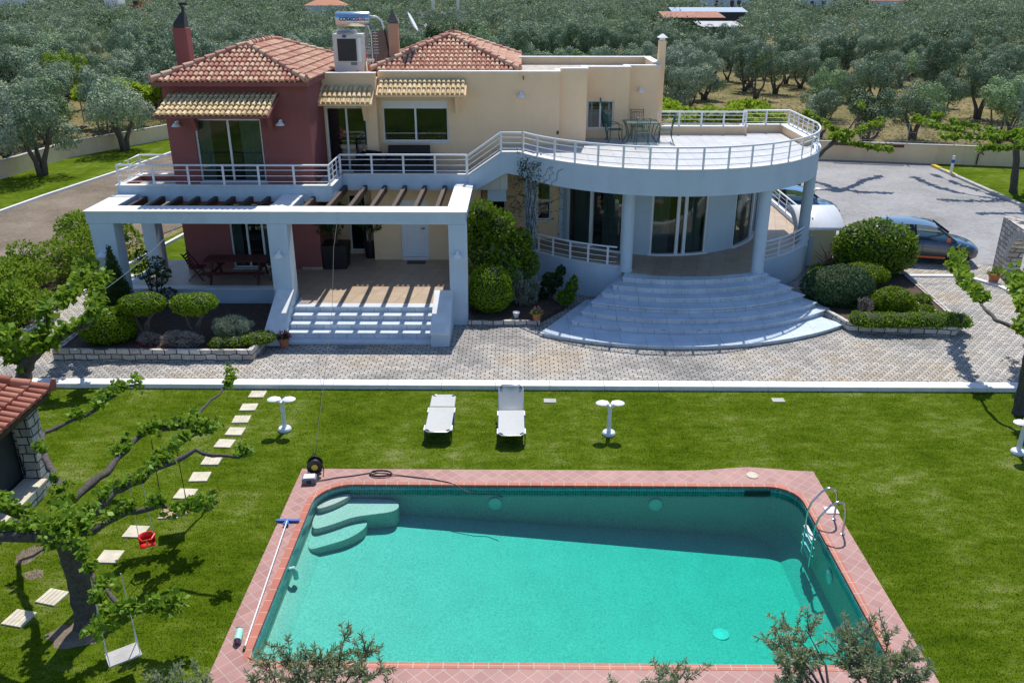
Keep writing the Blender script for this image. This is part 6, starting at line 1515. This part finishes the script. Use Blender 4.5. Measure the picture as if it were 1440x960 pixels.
# ------------------------------------------------------------------ pollarded mulberry trees
def pollard(label, trunk, tr, branches, leaf=.15, per=95, mat='leaf_mulberry', cat='tree', name='mulberry_tree', fork_leaves=True, bark='bark_dark', gaps=.25, spread=.16):
    """trunk: points from the ground to the fork; branches: polylines with start radius"""
    t = thing(name, label, cat, tuple(trunk[0]), world=True)
    m = MB(); k = len(trunk); pts = [Vector(p) for p in trunk]
    fine = []; rad = []
    for i in range(k - 1):
        for s in range(4):
            f = s / 4; fine.append(pts[i].lerp(pts[i + 1], f) + Vector((random.uniform(-.02, .02), random.uniform(-.02, .02), 0)) * (1 if i + s else 0)); rad.append((tr[i] * (1 - f) + tr[i + 1] * f) * random.uniform(.95, 1.06))
    fine.append(pts[-1]); rad.append(tr[-1]); rad[0] *= 1.18
    m.tube(fine, rad, 14); build('trunk', m, 'bark_dark', t, smooth=60)
    bm_ = MB(); P, D = [], []
    for pl, r0, r1 in branches:
        q = [Vector(p) for p in pl]; f = []
        for i in range(len(q) - 1):
            L = (q[i + 1] - q[i]).length; n = max(2, int(L / .16))
            for s in range(n): f.append(q[i].lerp(q[i + 1], s / n) + Vector((random.gauss(0, .018), random.gauss(0, .018), random.gauss(0, .018))))
        f.append(q[-1]); n = len(f)
        rr_ = [.74 * (r0 + (r1 - r0) * (i / (n - 1)) ** .8) * random.uniform(.8, 1.25) for i in range(n)]
        bm_.tube(f, rr_, 9)
        on = True
        for i in range(n):
            if random.random() < .3: on = random.random() > gaps
            if i == n - 1: on = True
            if not on: continue
            c = f[i] + Vector((random.gauss(0, .05), random.gauss(0, .05), .06 + rr_[i] * .7)); kk = int(per * random.uniform(.3, 1.0) * (.7 + .6 * i / n) * .35)
            d = unit(kk); d[:, 2] = d[:, 2] * .9 + .15; sp = spread * (1.5 if i > n - 3 else random.uniform(.6, 1.25))
            P.append(np.array(c) + d * rng.uniform(.25, 1.0, (kk, 1)) * np.array([sp, sp, sp * .95])); D.append(d)
            if random.random() < .35:     # a shoot hanging or standing off the branch
                e = Vector(unit(1)[0]) * .22; e.z = abs(e.z) * random.choice((1, 1, -.6)); bm_.tube([tuple(f[i]), tuple(f[i] + e)], [.014, .006], 5)
                d = unit(10); P.append(np.array(f[i] + e) + d * .08); D.append(d)
    if fork_leaves:
        c = np.array(trunk[-1]); d = unit(260); d[:, 2] = np.abs(d[:, 2]); P.append(c + d * rng.uniform(.15, .5, (260, 1))); D.append(d)
    build('branches', bm_, bark, t, smooth=60)
    P = np.concatenate(P) - np.array(trunk[0]); D = np.concatenate(D)
    link_mesh('crown', leaf_me('crown', P, D, leaf, .85, .9, mat, droop=.35), None, t)
    return t
def lift(pl, z0, z1): n = len(pl) - 1; return [(x, y, z0 + (z1 - z0) * i / n) for i, (x, y) in enumerate(pl)]
pollard('big mulberry tree with bare trunk at left, swings hanging from branches', [(-7.30, 11.42, 0), (-7.28, 11.4, .7), (-7.22, 11.3, 1.4), (-7.15, 11.2, 2.0)], [.19, .18, .175, .2], [
    (lift([(-7.2, 11.3), (-7.59, 11.96), (-7.44, 12.67), (-7.35, 13.22), (-7.29, 13.92), (-7.08, 14.51), (-6.34, 14.57), (-5.95, 14.32)], 1.95, 2.1), .13, .045),
    (lift([(-6.6, 14.6), (-6.43, 14.63), (-6.39, 15.26), (-6.27, 15.91), (-6.23, 16.82)], 2.05, 2.15), .05, .02),
    (lift([(-7.1, 11.3), (-6.99, 11.97), (-6.83, 12.47), (-6.47, 13.11), (-5.96, 13.64), (-5.31, 13.45), (-4.95, 13.53)], 1.95, 2.1), .13, .035),
    (lift([(-6.5, 13.2), (-6.45, 13.7), (-6.22, 14.18), (-5.9, 14.4)], 2.05, 2.1), .06, .02),
    (lift([(-7.05, 11.2), (-6.81, 11.32), (-6.48, 11.77), (-5.94, 11.92), (-5.52, 11.8), (-5.22, 11.84)], 1.95, 2.05), .11, .03),
    (lift([(-7.05, 11.1), (-6.8, 10.91), (-6.46, 10.42), (-6.18, 10.13), (-5.6, 9.56), (-5.31, 9.51), (-4.73, 9.68)], 1.9, 1.9), .07, .03),
    (lift([(-6.1, 10.1), (-6.0, 9.9), (-5.8, 9.2)], 1.9, 1.75), .04, .015),
    (lift([(-7.15, 11.2), (-7.59, 11.12), (-8.1, 11.04), (-8.9, 10.9)], 1.95, 2.1), .16, .10),
    (lift([(-7.2, 11.25), (-7.53, 11.32), (-8.07, 11.61), (-8.6, 11.75)], 1.95, 2.1), .12, .06),
    (lift([(-7.25, 11.3), (-7.73, 12.24), (-8.41, 13.16), (-8.87, 13.8), (-9.22, 14.4), (-8.9, 14.75), (-8.57, 15.24), (-8.46, 16.3), (-8.17, 16.4)], 1.95, 2.1), .11, .03)], leaf=.10, per=230, gaps=.24, spread=.14)
pollard('mulberry tree at the kerb, behind the hut roof, reaching over paving', [(-13.5, 20.75, 0), (-13.3, 20.7, .45), (-13.0, 20.6, .85), (-12.7, 20.6, 1.1)], [.21, .19, .17, .16], [
    ([(-12.85, 20.6, .95), (-12.35, 20.65, 1.25), (-11.9, 20.6, 1.5), (-11.35, 20.7, 1.75), (-11.24, 21.01, 1.9), (-11.98, 22.6, 1.95), (-12.3, 23.6, 2.0)], .12, .03),
    ([(-12.8, 20.6, 1.05), (-12.6, 20.9, 1.5), (-12.64, 21.16, 1.9), (-12.47, 21.76, 1.95), (-12.65, 22.87, 2.0), (-12.97, 24.3, 2.1)], .11, .03),
    ([(-13.2, 20.65, .7), (-13.3, 20.4, 1.2), (-12.9, 19.9, 1.7), (-12.85, 19.3, 1.8)], .10, .03),
    ([(-13.3, 20.65, .6), (-14.0, 20.6, 1.2), (-14.5, 20.4, 1.7)], .09, .03)], leaf=.19, per=200, spread=.26, gaps=.12)
pollard('mulberry tree at the right frame edge beside the lawn kerb', [(12.55, 19.28, 0), (12.5, 19.28, .8), (12.45, 19.27, 1.5), (12.5, 19.26, 2.15)], [.13, .115, .11, .12], [
    (lift([(12.5, 19.26), (12.31, 19.42), (12.17, 19.89), (12.05, 20.28), (12.09, 20.89), (12.38, 21.98), (12.62, 23.17), (12.87, 24.14), (13.6, 25.6)], 2.15, 2.15), .07, .025),
    (lift([(12.5, 19.26), (12.9, 20.2), (13.3, 21.4), (13.9, 22.6), (14.3, 23.8)], 2.15, 2.2), .07, .02),
    (lift([(12.5, 19.26), (12.2, 18.6), (12.0, 17.8), (11.6, 17.1)], 2.1, 1.9), .06, .02), (lift([(12.5, 19.26), (13.1, 18.9), (13.8, 18.3)], 2.1, 2.1), .06, .02), (lift([(12.5, 19.26), (13.4, 19.6), (14.2, 20.0)], 2.1, 2.1), .06, .02)], leaf=.18, per=150, spread=.24, mat='leaf_mulberry', gaps=.12)
pollard('mulberry tree on the far right lawn beyond the driveway', [(25.45, 43.9, 0), (25.3, 43.9, 1.2), (25.1, 43.88, 2.3), (24.9, 43.84, 2.8)], [.2, .17, .16, .2], [
    (lift([(24.8, 43.84), (23.73, 44.6), (22.9, 45.6), (22.3, 47.4), (22.26, 49.6)], 2.8, 2.9), .1, .03), (lift([(24.8, 43.84), (24.45, 44.5), (24.2, 46.1), (23.8, 48.2), (23.6, 50.4)], 2.8, 3.0), .1, .03),
    (lift([(24.8, 43.84), (23.9, 43.83), (22.6, 43.8), (21.4, 44.1)], 2.75, 2.8), .08, .03), (lift([(24.9, 43.84), (24.7, 42.8), (24.1, 41.4), (21.6, 41.2)], 2.75, 2.7), .08, .03), (lift([(24.9, 43.84), (26.5, 43.8), (28, 43.9)], 2.8, 3), .1, .04), (lift([(24.9, 43.84), (26, 45.2), (27, 46.5)], 2.8, 3), .1, .04)], leaf=.19, per=85, spread=.22, mat='leaf_mulberry', gaps=.25)
pollard('bright green mulberry tree rising behind the curved terrace railing', [(14.7, 45.3, 0), (15.2, 45.4, 1.0), (16.0, 45.6, 1.9), (16.7, 45.9, 2.4)], [.16, .13, .11, .12], [
    (lift([(17, 46), (18.2, 47.2), (19.2, 48.6), (20.4, 49.6)], 2.4, 2.7), .09, .03), (lift([(17, 46), (17.4, 46.2), (17.8, 46.4), (18.0, 46.4)], 2.5, 4.0), .08, .03), (lift([(17, 46), (18, 45.2), (19.2, 45.0)], 2.2, 2.0), .07, .03), (lift([(17, 46), (16.6, 47.6), (16, 49.5)], 2.5, 3.2), .08, .03)], leaf=.19, per=110, spread=.22, mat='leaf_bright', gaps=.2)

# ------------------------------------------------------------------ vine trellises behind the terrace and the left wall
def trellis(label, x0, x1, y0, y1, z, n, size):
    t = thing('vine_trellis', label, 'grapevine', ((x0 + x1) / 2, (y0 + y1) / 2, 0), world=True); cx, cy_ = (x0 + x1) / 2, (y0 + y1) / 2
    for x in np.linspace(x0, x1, 4):
        for y in (y0, y1): m = MB(); m.tube([(x, y, 0), (x, y, z)], .05, 6); build('post', m, 'grey_metal', t)
    k = int((x1 - x0) * (y1 - y0) * .9); L = [(random.uniform(x0, x1) - cx, random.uniform(y0, y1) - cy_, z + random.uniform(-.3, .35), random.uniform(.5, .9), random.uniform(.5, .9), random.uniform(.25, .5)) for _ in range(k)]
    P, D = lobes_points(L, n); D[:, 2] += .5; link_mesh('foliage', leaf_me('foliage', P, D, size, .9, .7, 'leaf_vine'), None, t)
trellis('bright yellow-green grapevine on a trellis behind the terrace', 9.0, 17.2, 58, 63.5, 1.7, 6500, .34)
trellis('yellow-green grapevine beyond left boundary wall behind the yard olives', -34, -25, 63.5, 67.5, 2.6, 5000, .36)

# ------------------------------------------------------------------ olive trees close to the camera (their crowns reach into the frame)
def near_olive(label, base, fork, tips, leaf=.075, per=62, dens=1.0):
    t = thing('olive_tree', label, 'olive tree', base, world=True); m = MB()
    m.tube([base, (base[0] * .6 + fork[0] * .4, base[1] * .6 + fork[1] * .4, fork[2] * .55), fork], [.16, .13, .09], 10); build('trunk', m, 'bark', t, smooth=60)
    b = MB(); P, D = [], []; F = Vector(fork)
    for tp_ in tips:
        T = Vector(tp_) - Vector((0, .02, .15)); mid_ = F.lerp(T, .5) + Vector((random.gauss(0, .07), random.gauss(0, .07), random.uniform(-.05, .1)))
        b.tube([tuple(F), tuple(mid_), tuple(T)], [.024, .014, .005], 6)
        for _ in range(int(9 * dens)):
            s = random.uniform(.45, 1); o = mid_.lerp(T, (s - .5) * 2) if s > .5 else F.lerp(mid_, s * 2)
            d = (T - F).normalized() * .6 + Vector(unit(1)[0]); d.z += .35; d.normalize(); L = random.uniform(.14, .36)
            e = o + d * L; b.tube([tuple(o), tuple(o.lerp(e, .5) + Vector((random.gauss(0, .01), random.gauss(0, .01), 0))), tuple(e)], [.006, .005, .002], 4)
            k = int(per * L / .28); ss = rng.random((k, 1)); base_ = np.array(o) * (1 - ss) + np.array(e) * ss; dd = unit(k) + np.array(d) * .7
            dd /= np.linalg.norm(dd, axis=1)[:, None]; P.append(base_ + dd * leaf * .5); D.append(dd)
    build('branches', b, 'bark_pale', t, smooth=60)
    P = np.concatenate(P) - np.array(base); D = np.concatenate(D); link_mesh('crown', leaf_me('crown', P, D, leaf, .2, .12, 'leaf_olive_near'), None, t)
near_olive('olive tree at bottom right, its crown over the pool corner', (3.95, 7.2, 0), (3.74, 7.8, 2.05), [(3.1, 8.32, 2.7), (3.36, 8.64, 2.7), (3.57, 8.45, 2.75), (3.3, 8.1, 2.65), (3.16, 7.85, 2.6), (3.4, 8.3, 2.5), (3.2, 8.4, 2.5)], dens=1.15)
near_olive('olive tree at bottom right, beyond the pool corner on the lawn', (4.6, 7.0, 0), (4.3, 7.75, 2.1), [(4.06, 8.5, 2.7), (4.3, 8.5, 2.75), (4.56, 8.35, 2.75), (4.78, 8.09, 2.7), (4.78, 7.8, 2.7), (4.24, 7.8, 2.7), (4.0, 8.15, 2.6), (4.1, 8.3, 2.65), (4.6, 8.1, 2.7), (4.4, 8.1, 2.6), (3.85, 8.4, 2.6)], dens=1.15)
near_olive('olive tree at bottom left in front of the pool coping', (-2.3, 6.6, 0), (-2.35, 7.3, 2.0), [(-2.16, 8.37, 2.7), (-1.82, 8.15, 2.7), (-1.6, 7.79, 2.7), (-2.84, 8.13, 2.7), (-3.0, 7.89, 2.7), (-3.12, 7.6, 2.7), (-2.46, 7.95, 2.7), (-2.14, 7.75, 2.7), (-1.45, 7.57, 2.7), (-2.57, 7.72, 2.7), (-1.8, 7.6, 2.7), (-2.7, 7.85, 2.7), (-2.3, 8.1, 2.65)], dens=1.2)
near_olive('pale olive tree in the bottom left corner on the lawn', (-3.9, 6.3, 0), (-3.85, 7.0, 2.0), [(-4.11, 7.59, 2.7), (-3.59, 7.5, 2.7), (-3.8, 7.43, 2.75), (-4.3, 7.4, 2.65), (-3.4, 7.35, 2.7), (-4.0, 7.45, 2.7)], dens=1.2)
near_olive('olive tree top showing at the bottom edge centre right', (1.7, 6.6, 0), (1.65, 7.2, 1.8), [(1.74, 8.1, 2.4), (1.9, 8.2, 2.4), (1.45, 7.91, 2.4), (2.04, 8.0, 2.4), (1.61, 7.85, 2.4), (1.3, 7.7, 2.4), (1.8, 7.8, 2.4)], dens=1.1)

# ------------------------------------------------------------------ the grove
def olive_variant(i, H_, Rr, n_leaf, size, mat='leaf_olive', trunk_h=1.0, tall=1.0):
    """crown and trunk meshes for one kind of olive, around the origin"""
    L = []
    nl = 17
    for k in range(nl):
        a = k * 2.4 + i; r = Rr * math.sqrt((k + .5) / nl) * .72
        L.append((r * math.cos(a), r * math.sin(a), trunk_h + (H_ - trunk_h) * (.12 + .66 * random.random() * (1.05 - .55 * (r / Rr) ** 2)) * tall, Rr * random.uniform(.24, .38), Rr * random.uniform(.24, .38), Rr * random.uniform(.24, .36)))
    P, D = lobes_points(L, n_leaf, (.5, 1.08)); P, D = clean_inside(P, D, L, .6, .15); D[:, 2] += .25
    crown = scale_me('crown', P, D, size, .5, .6, mat)
    m = MB()
    for s in range(3):
        a = s * 2.1 + i; b = (.4 * math.cos(a), .4 * math.sin(a))
        m.tube([(b[0] * .3, b[1] * .3, -.05), (b[0] * .6, b[1] * .6, trunk_h * .55), (b[0] * 1.6, b[1] * 1.6, trunk_h * 1.15), (b[0] * 2.6, b[1] * 2.6, trunk_h + (H_ - trunk_h) * .45)], [.2, .15, .10, .04], 7)
    me = bpy.data.meshes.new('trunk'); me.from_pydata(m.v, [], m.f); me.polygons.foreach_set('use_smooth', [True] * len(me.polygons)); me.update(); me.materials.append(MATS['bark'])
    return crown, me
VAR = [olive_variant(i, h, r, 7000, .17, trunk_h=th, tall=tl) for i, (h, r, tl, th) in enumerate(((4.6, 2.2, 1.1, .7), (4.2, 2.4, 1, .5), (5.0, 2.0, 1.15, .9), (3.9, 2.1, 1.05, .4), (4.6, 2.4, 1.05, 1.0), (4.4, 1.9, 1.15, .6)))]
VAR_D = [olive_variant(i + 9, 5.0, 2.2, 4800, .19, 'leaf_dark', .7, 1.1) for i in range(2)]
VAR_B = [olive_variant(i + 19, 3.6, 2.0, 4000, .2, 'leaf_bright', .6, 1.0) for i in range(2)]
VAR_Y = [olive_variant(i + 29, 4.2, 2.5, 9000, .15, trunk_h=1.25) for i in range(2)]
def tree_at(var, loc, s, rot, label, group=None, name='olive_tree', cat='olive tree'):
    t = thing(name, label, cat, loc, rot, group); t.scale = (s, s, s * random.uniform(.98, 1.22))
    link_mesh('crown', var[0], None, t); link_mesh('trunk', var[1], None, t); return t
tree_at(VAR_Y[0], (-27.0, 47.8, 0), 1.0, .4, 'old olive tree with several trunks on left lawn, nearest the camera'); tree_at(VAR_Y[1], (-25.7, 55.6, 0), 1.0, 2.1, 'old olive tree on the left lawn near the house corner')
tree_at(VAR_Y[0], (-43.0, 99.9, 0), 1.25, 1.3, 'large round silver olive tree beside a bare earth patch on left')
tree_at(VAR_Y[1], (30.3, 75.4, 0), 1.0, .2, 'silver olive tree with visible trunk on bare ground beyond the fence'); tree_at(VAR_Y[0], (24.3, 70.5, 0), .85, 3.2, 'low bushy olive tree just beyond the terrace railing end')
tree_at(VAR_Y[1], (27.2, 60.4, 0), .95, 4.2, 'olive tree directly behind the wire fence above the wall'); tree_at(VAR_Y[0], (36.7, 70.6, 0), 1.0, 5.2, 'dark olive tree with forked trunk at right beyond the fence')
tree_at(VAR_Y[1], (32.2, 67.8, 0), .8, 2.7, 'small olive tree between the fence tree and the forked one')
placed = [(-43, 99.9, 4), (30.3, 75.4, 4.6), (24.3, 70.5, 4), (27.2, 60.4, 4), (36.7, 70.6, 4.5), (32.2, 67.8, 3.5)]
CLEAR = [(-48.5, 104.5, 5.5), (-46, 108, 4.5), (27, 66, 3.6), (22.5, 78, 4.0), (26, 82, 3.0), (33.5, 73, 3.0), (30, 84, 2.6), (38, 76, 2.6), (18, 72, 5), (-30, 65.5, 4), (44, 84, 3), (34, 90, 3), (56, 120, 6), (-12, 152, 5), (42, 240, 12), (70, 205, 10), (40, 178, 6), (39, 195, 7), (45, 215, 8), (-23, 280, 9), (-58, 140, 3)]
BLD = [(78.5, 352, 9), (46.5, 226, 8), (38.5, 203, 7), (38.8, 176, 4.5), (-158, 352, 5), (-222, 390, 14), (-66, 306, 8), (149, 372, 7), (126, 392, 7), (-24, 279, 8), (-146, 345, 5)]
def blocks_view(x, y):
    for bx, by, hw in BLD:
        if -4 < y - by < 12 and abs(x - bx) < hw + 5: return True
        if by * .80 < y <= by - 4 and abs(x - bx * y / by) < hw * .75: return True
    return False
def inside_yard(x, y):
    if y < 46: return x > -31.5 if y > 28 else True
    if y < 72.5: 
        xl = np.interp(y, [46, 53, 60, 67, 72.5], [-29.5, -28.8, -25, -21, -9]); 
        if y > 54: return xl - 1.2 < x < np.interp(y, [54, 60, 72.5], [30, 20, 19])
        return xl - 1.2 < x < 46
    return False
spots = []
y = 30.0; row = 0
while y < 560:
    sp = (4.2 if y < 150 else 4.5) + (y / 560) * 3.0; half = .85 * y + 16; x = -half + (row % 2) * sp / 2
    while x < half:
        px, py = x + random.gauss(0, sp * .2), y + random.gauss(0, sp * .2)
        if not inside_yard(px, py) and all((px - a) ** 2 + (py - b) ** 2 > c * c for a, b, c in CLEAR + placed):
            if blocks_view(px, py): x += sp; continue
            if not (py < 95 and px > 14 and random.random() < .33):
                spots.append((px, py))
        x += sp
    y += sp * .92; row += 1
# what the house hides can be left out
def hidden(x, y):
    zd = y * .922 + 10 * .386; u = (x + .0103 * y) / zd * 1200 + 720; zt = 4.6
    c = zt - 10; dz = y * .922 - c * .386; v = 480 - 1200 * (y * .386 + c * .922) / dz
    return 250 < u < 905 and v > 92
spots = [p for p in spots if not hidden(*p)]
spots.sort(key=lambda p: p[1] * (1 + .1 * random.random()))
inview = [p for p in spots if abs(p[0] + .01 * p[1]) < .62 * p[1] + 4]
near = inview[:285]; far = inview[285:] + [p for p in spots if abs(p[0] + .01 * p[1]) >= .62 * p[1] + 4]
for i, (x, y) in enumerate(near):
    q = random.random(); s = random.uniform(.66, .98) if x > 8 else random.uniform(.78, 1.2)
    if q < .10 and x < 20: tree_at(random.choice(VAR_D), (x, y, 0), s, random.uniform(0, 6.3), 'dark green rounded tree standing among the grey-green olive trees', 'dark trees among the olives', 'dark_tree', 'tree')
    elif q < .12 and x < 10: tree_at(random.choice(VAR_B), (x, y, 0), s, random.uniform(0, 6.3), 'bright green tree standing among the grey-green olive trees', 'bright trees among the olives', 'bright_tree', 'tree')
    else: tree_at(random.choice(VAR), (x, y, 0), s, random.uniform(0, 6.3), 'grey-green olive tree in the dense grove behind the villa', 'olive trees of the grove')
# the far grove reads as one mass
def far_proto(n, size):
    out = []
    for i in range(4):
        L = [(1.5 * math.cos(k * 2.4 + i) * math.sqrt((k + .5) / 9), 1.5 * math.sin(k * 2.4 + i) * math.sqrt((k + .5) / 9), random.uniform(1.2, 3.6), .9, .9, .9) for k in range(9)]
        P, D = lobes_points(L, n, (.6, 1.05)); P, D = clean_inside(P, D, L, .7, .1); out.append((P, D))
    return out
Pf, Df, Sf, PfD, DfD, SfD = [], [], [], [], [], []
pm, pl = far_proto(620, 1), far_proto(190, 1)
for x, y in far:
    P, D = random.choice(pm if y < 230 else pl); s = random.uniform(.7, 1.3); a = random.uniform(0, 6.3); c, q = math.cos(a), math.sin(a)
    Q = np.stack([P[:, 0] * c - P[:, 1] * q, P[:, 0] * q + P[:, 1] * c, P[:, 2]], 1) * s + np.array([x, y, 0])
    dark = random.random() < .07
    (PfD if dark else Pf).append(Q); (DfD if dark else Df).append(D); (SfD if dark else Sf).append(np.full(len(Q), .30 if y < 230 else .52))
for nm, P, D, S, mt in (('far_olive_grove', Pf, Df, Sf, 'leaf_olive'), ('far_dark_trees', PfD, DfD, SfD, 'leaf_dark')):
    o = link_mesh(nm, scale_me(nm, np.concatenate(P), np.concatenate(D), np.concatenate(S), .55, .5, mt), None); o['kind'] = 'stuff'
print('olives', len(near), 'far', len(far))

# dry weeds between the trees
k = 45000; Y = 54 + (170 - 54) * rng.random(k) ** 1.6; X = rng.uniform(-1, 1, k) * (.62 * Y + 6)
ok = np.array([not inside_yard(a, b) for a, b in zip(X, Y)]); X, Y = X[ok], Y[ok]; k = len(X)
o = link_mesh('dry_grass', scale_me('dry_grass', np.stack([X, Y, rng.uniform(.0, .1, k)], 1), np.tile([0, 0, 1.0], (k, 1)), .30, .5, .5, 'weeds'), None); o['kind'] = 'stuff'

# ------------------------------------------------------------------ far buildings
def far_house(name, label, cat, x, y, w_, d, h, wall, roofm, roof='flat', wins=(), rh=1.0):
    t = thing(name, label, cat, (x, y, 0)); m = MB(); m.box(-w_ / 2, w_ / 2, 0, d, 0, h); build('wall', m, wall, t)
    m = MB()
    if roof == 'flat': m.box(-w_ / 2 - .2, w_ / 2 + .2, -.2, d + .2, h + .002, h + .22)
    elif roof == 'shed': m.hexa([(-w_ / 2 - .3, -.4, h), (w_ / 2 + .3, -.4, h), (w_ / 2 + .3, d + .3, h + rh), (-w_ / 2 - .3, d + .3, h + rh)], [(-w_ / 2 - .3, -.4, h + .12), (w_ / 2 + .3, -.4, h + .12), (w_ / 2 + .3, d + .3, h + rh + .12), (-w_ / 2 - .3, d + .3, h + rh + .12)])
    else: m.add([(-w_ / 2 - .4, -.4, h), (w_ / 2 + .4, -.4, h), (w_ / 2 + .4, d + .4, h), (-w_ / 2 - .4, d + .4, h), (-w_ / 4, d / 2, h + rh), (w_ / 4, d / 2, h + rh)], [(3, 2, 1, 0), (0, 1, 5, 4), (1, 2, 5), (2, 3, 4, 5), (3, 0, 4)])
    build('roof', m, roofm, t)
    for a, b, z0, z1, mt in wins: p = MB(); p.box(a, b, -.06, -.0, z0, z1); build('window', p, mt, t)
    return t
far_house('country_house', 'white house with red shutters at the top edge right of centre', 'house', 78.5, 352, 17, 10, 5.2, 'white_plaster', 'concrete', 'flat', [(-4.6, -3.2, 1.2, 4, 'rust_metal'), (-2.6, -1.2, 1.2, 4, 'grey_sheet'), (1.4, 2.8, 1, 4, 'rust_metal'), (4, 5.4, .2, 4, 'rust_metal')])
far_house('metal_shed', 'long shed with a blue-grey sheet roof among the olives', 'shed', 46.5, 226, 18, 6, 3.4, 'dark_metal', 'blue_sheet', 'shed', rh=.9)
far_house('metal_shed', 'shed with a rusty striped sheet roof in front of blue one', 'shed', 38.5, 203, 13, 9, 2.9, 'dark_metal', 'rust_sheet', 'shed', rh=1.0)
far_house('metal_shed', 'low shed with a pale grey sheet roof, lowest of three', 'shed', 38.8, 176, 8, 7, 2.2, 'dark_metal', 'grey_sheet', 'shed', rh=.7)
far_house('white_building', 'white building with a dark sign at the top left', 'building', -158, 352, 5.5, 6, 6.2, 'white_enamel', 'concrete', 'flat', [(-1.6, 1.8, 4.3, 5.4, 'text_navy')])
far_house('long_building', 'long blue and white building in the top left corner', 'building', -222, 390, 26, 10, 6, 'white_enamel', 'concrete', 'flat', [(-12 + i * 3, -10.2 + i * 3, .5, 5, 'tank_blue') for i in range(8)])
far_house('tiled_house', 'house with an orange tiled roof beyond the solar tank', 'house', -66, 306, 13, 9, 3.2, 'white_plaster', 'terracotta', 'hip', [], 1.8)
far_house('country_house', 'house with a reddish roof at the top edge far right', 'house', 149, 372, 13, 9, 3.6, 'white_plaster', 'rust_sheet', 'hip', [], 1.5)
far_house('white_building', 'white flat house at the top edge right of the shuttered one', 'building', 126, 392, 13, 8, 4.2, 'white_plaster', 'concrete', 'flat', [(-3, -1.5, 1, 3, 'dark_metal'), (2, 3.5, 1, 3, 'dark_metal')])
t = thing('red_excavator', 'orange-red digger beside the white building at the top left', 'digger', (-146, 345, 0)); m = MB(); m.box(-2.4, 2.4, -1.3, 1.3, 0, 1.0); build('tracks', m, 'dark_metal', t); m = MB(); m.box(-2, 1.6, -1.2, 1.2, 1.002, 2.6); build('body', m, 'rust_sheet', t); m = MB(); m.box(-.2, 1.5, -1.1, .1, 2.602, 4.0); build('cab', m, 'dark_metal', t); m = MB(); m.tube([(1.6, .5, 2), (4, .5, 5.2), (6, .5, 2.4)], .32, 6); build('arm', m, 'orange_paint', t)
t = thing('low_wall', 'low white wall with two posts between far trees', 'wall', (-24, 279, 0)); m = MB(); m.box(-8, 7, 0, .6, 0, 1.9); build('wall', m, 'kerb_white', t); 
for x in (-3, 4.6): m = MB(); m.box(x - .45, x + .45, -.05, -.01, 1.9, 8.5 if x > 0 else 6.5); m = MB(); m.box(x - .4, x + .4, .0, .6, 1.9, 8); build('post', m, 'kerb_white', t)
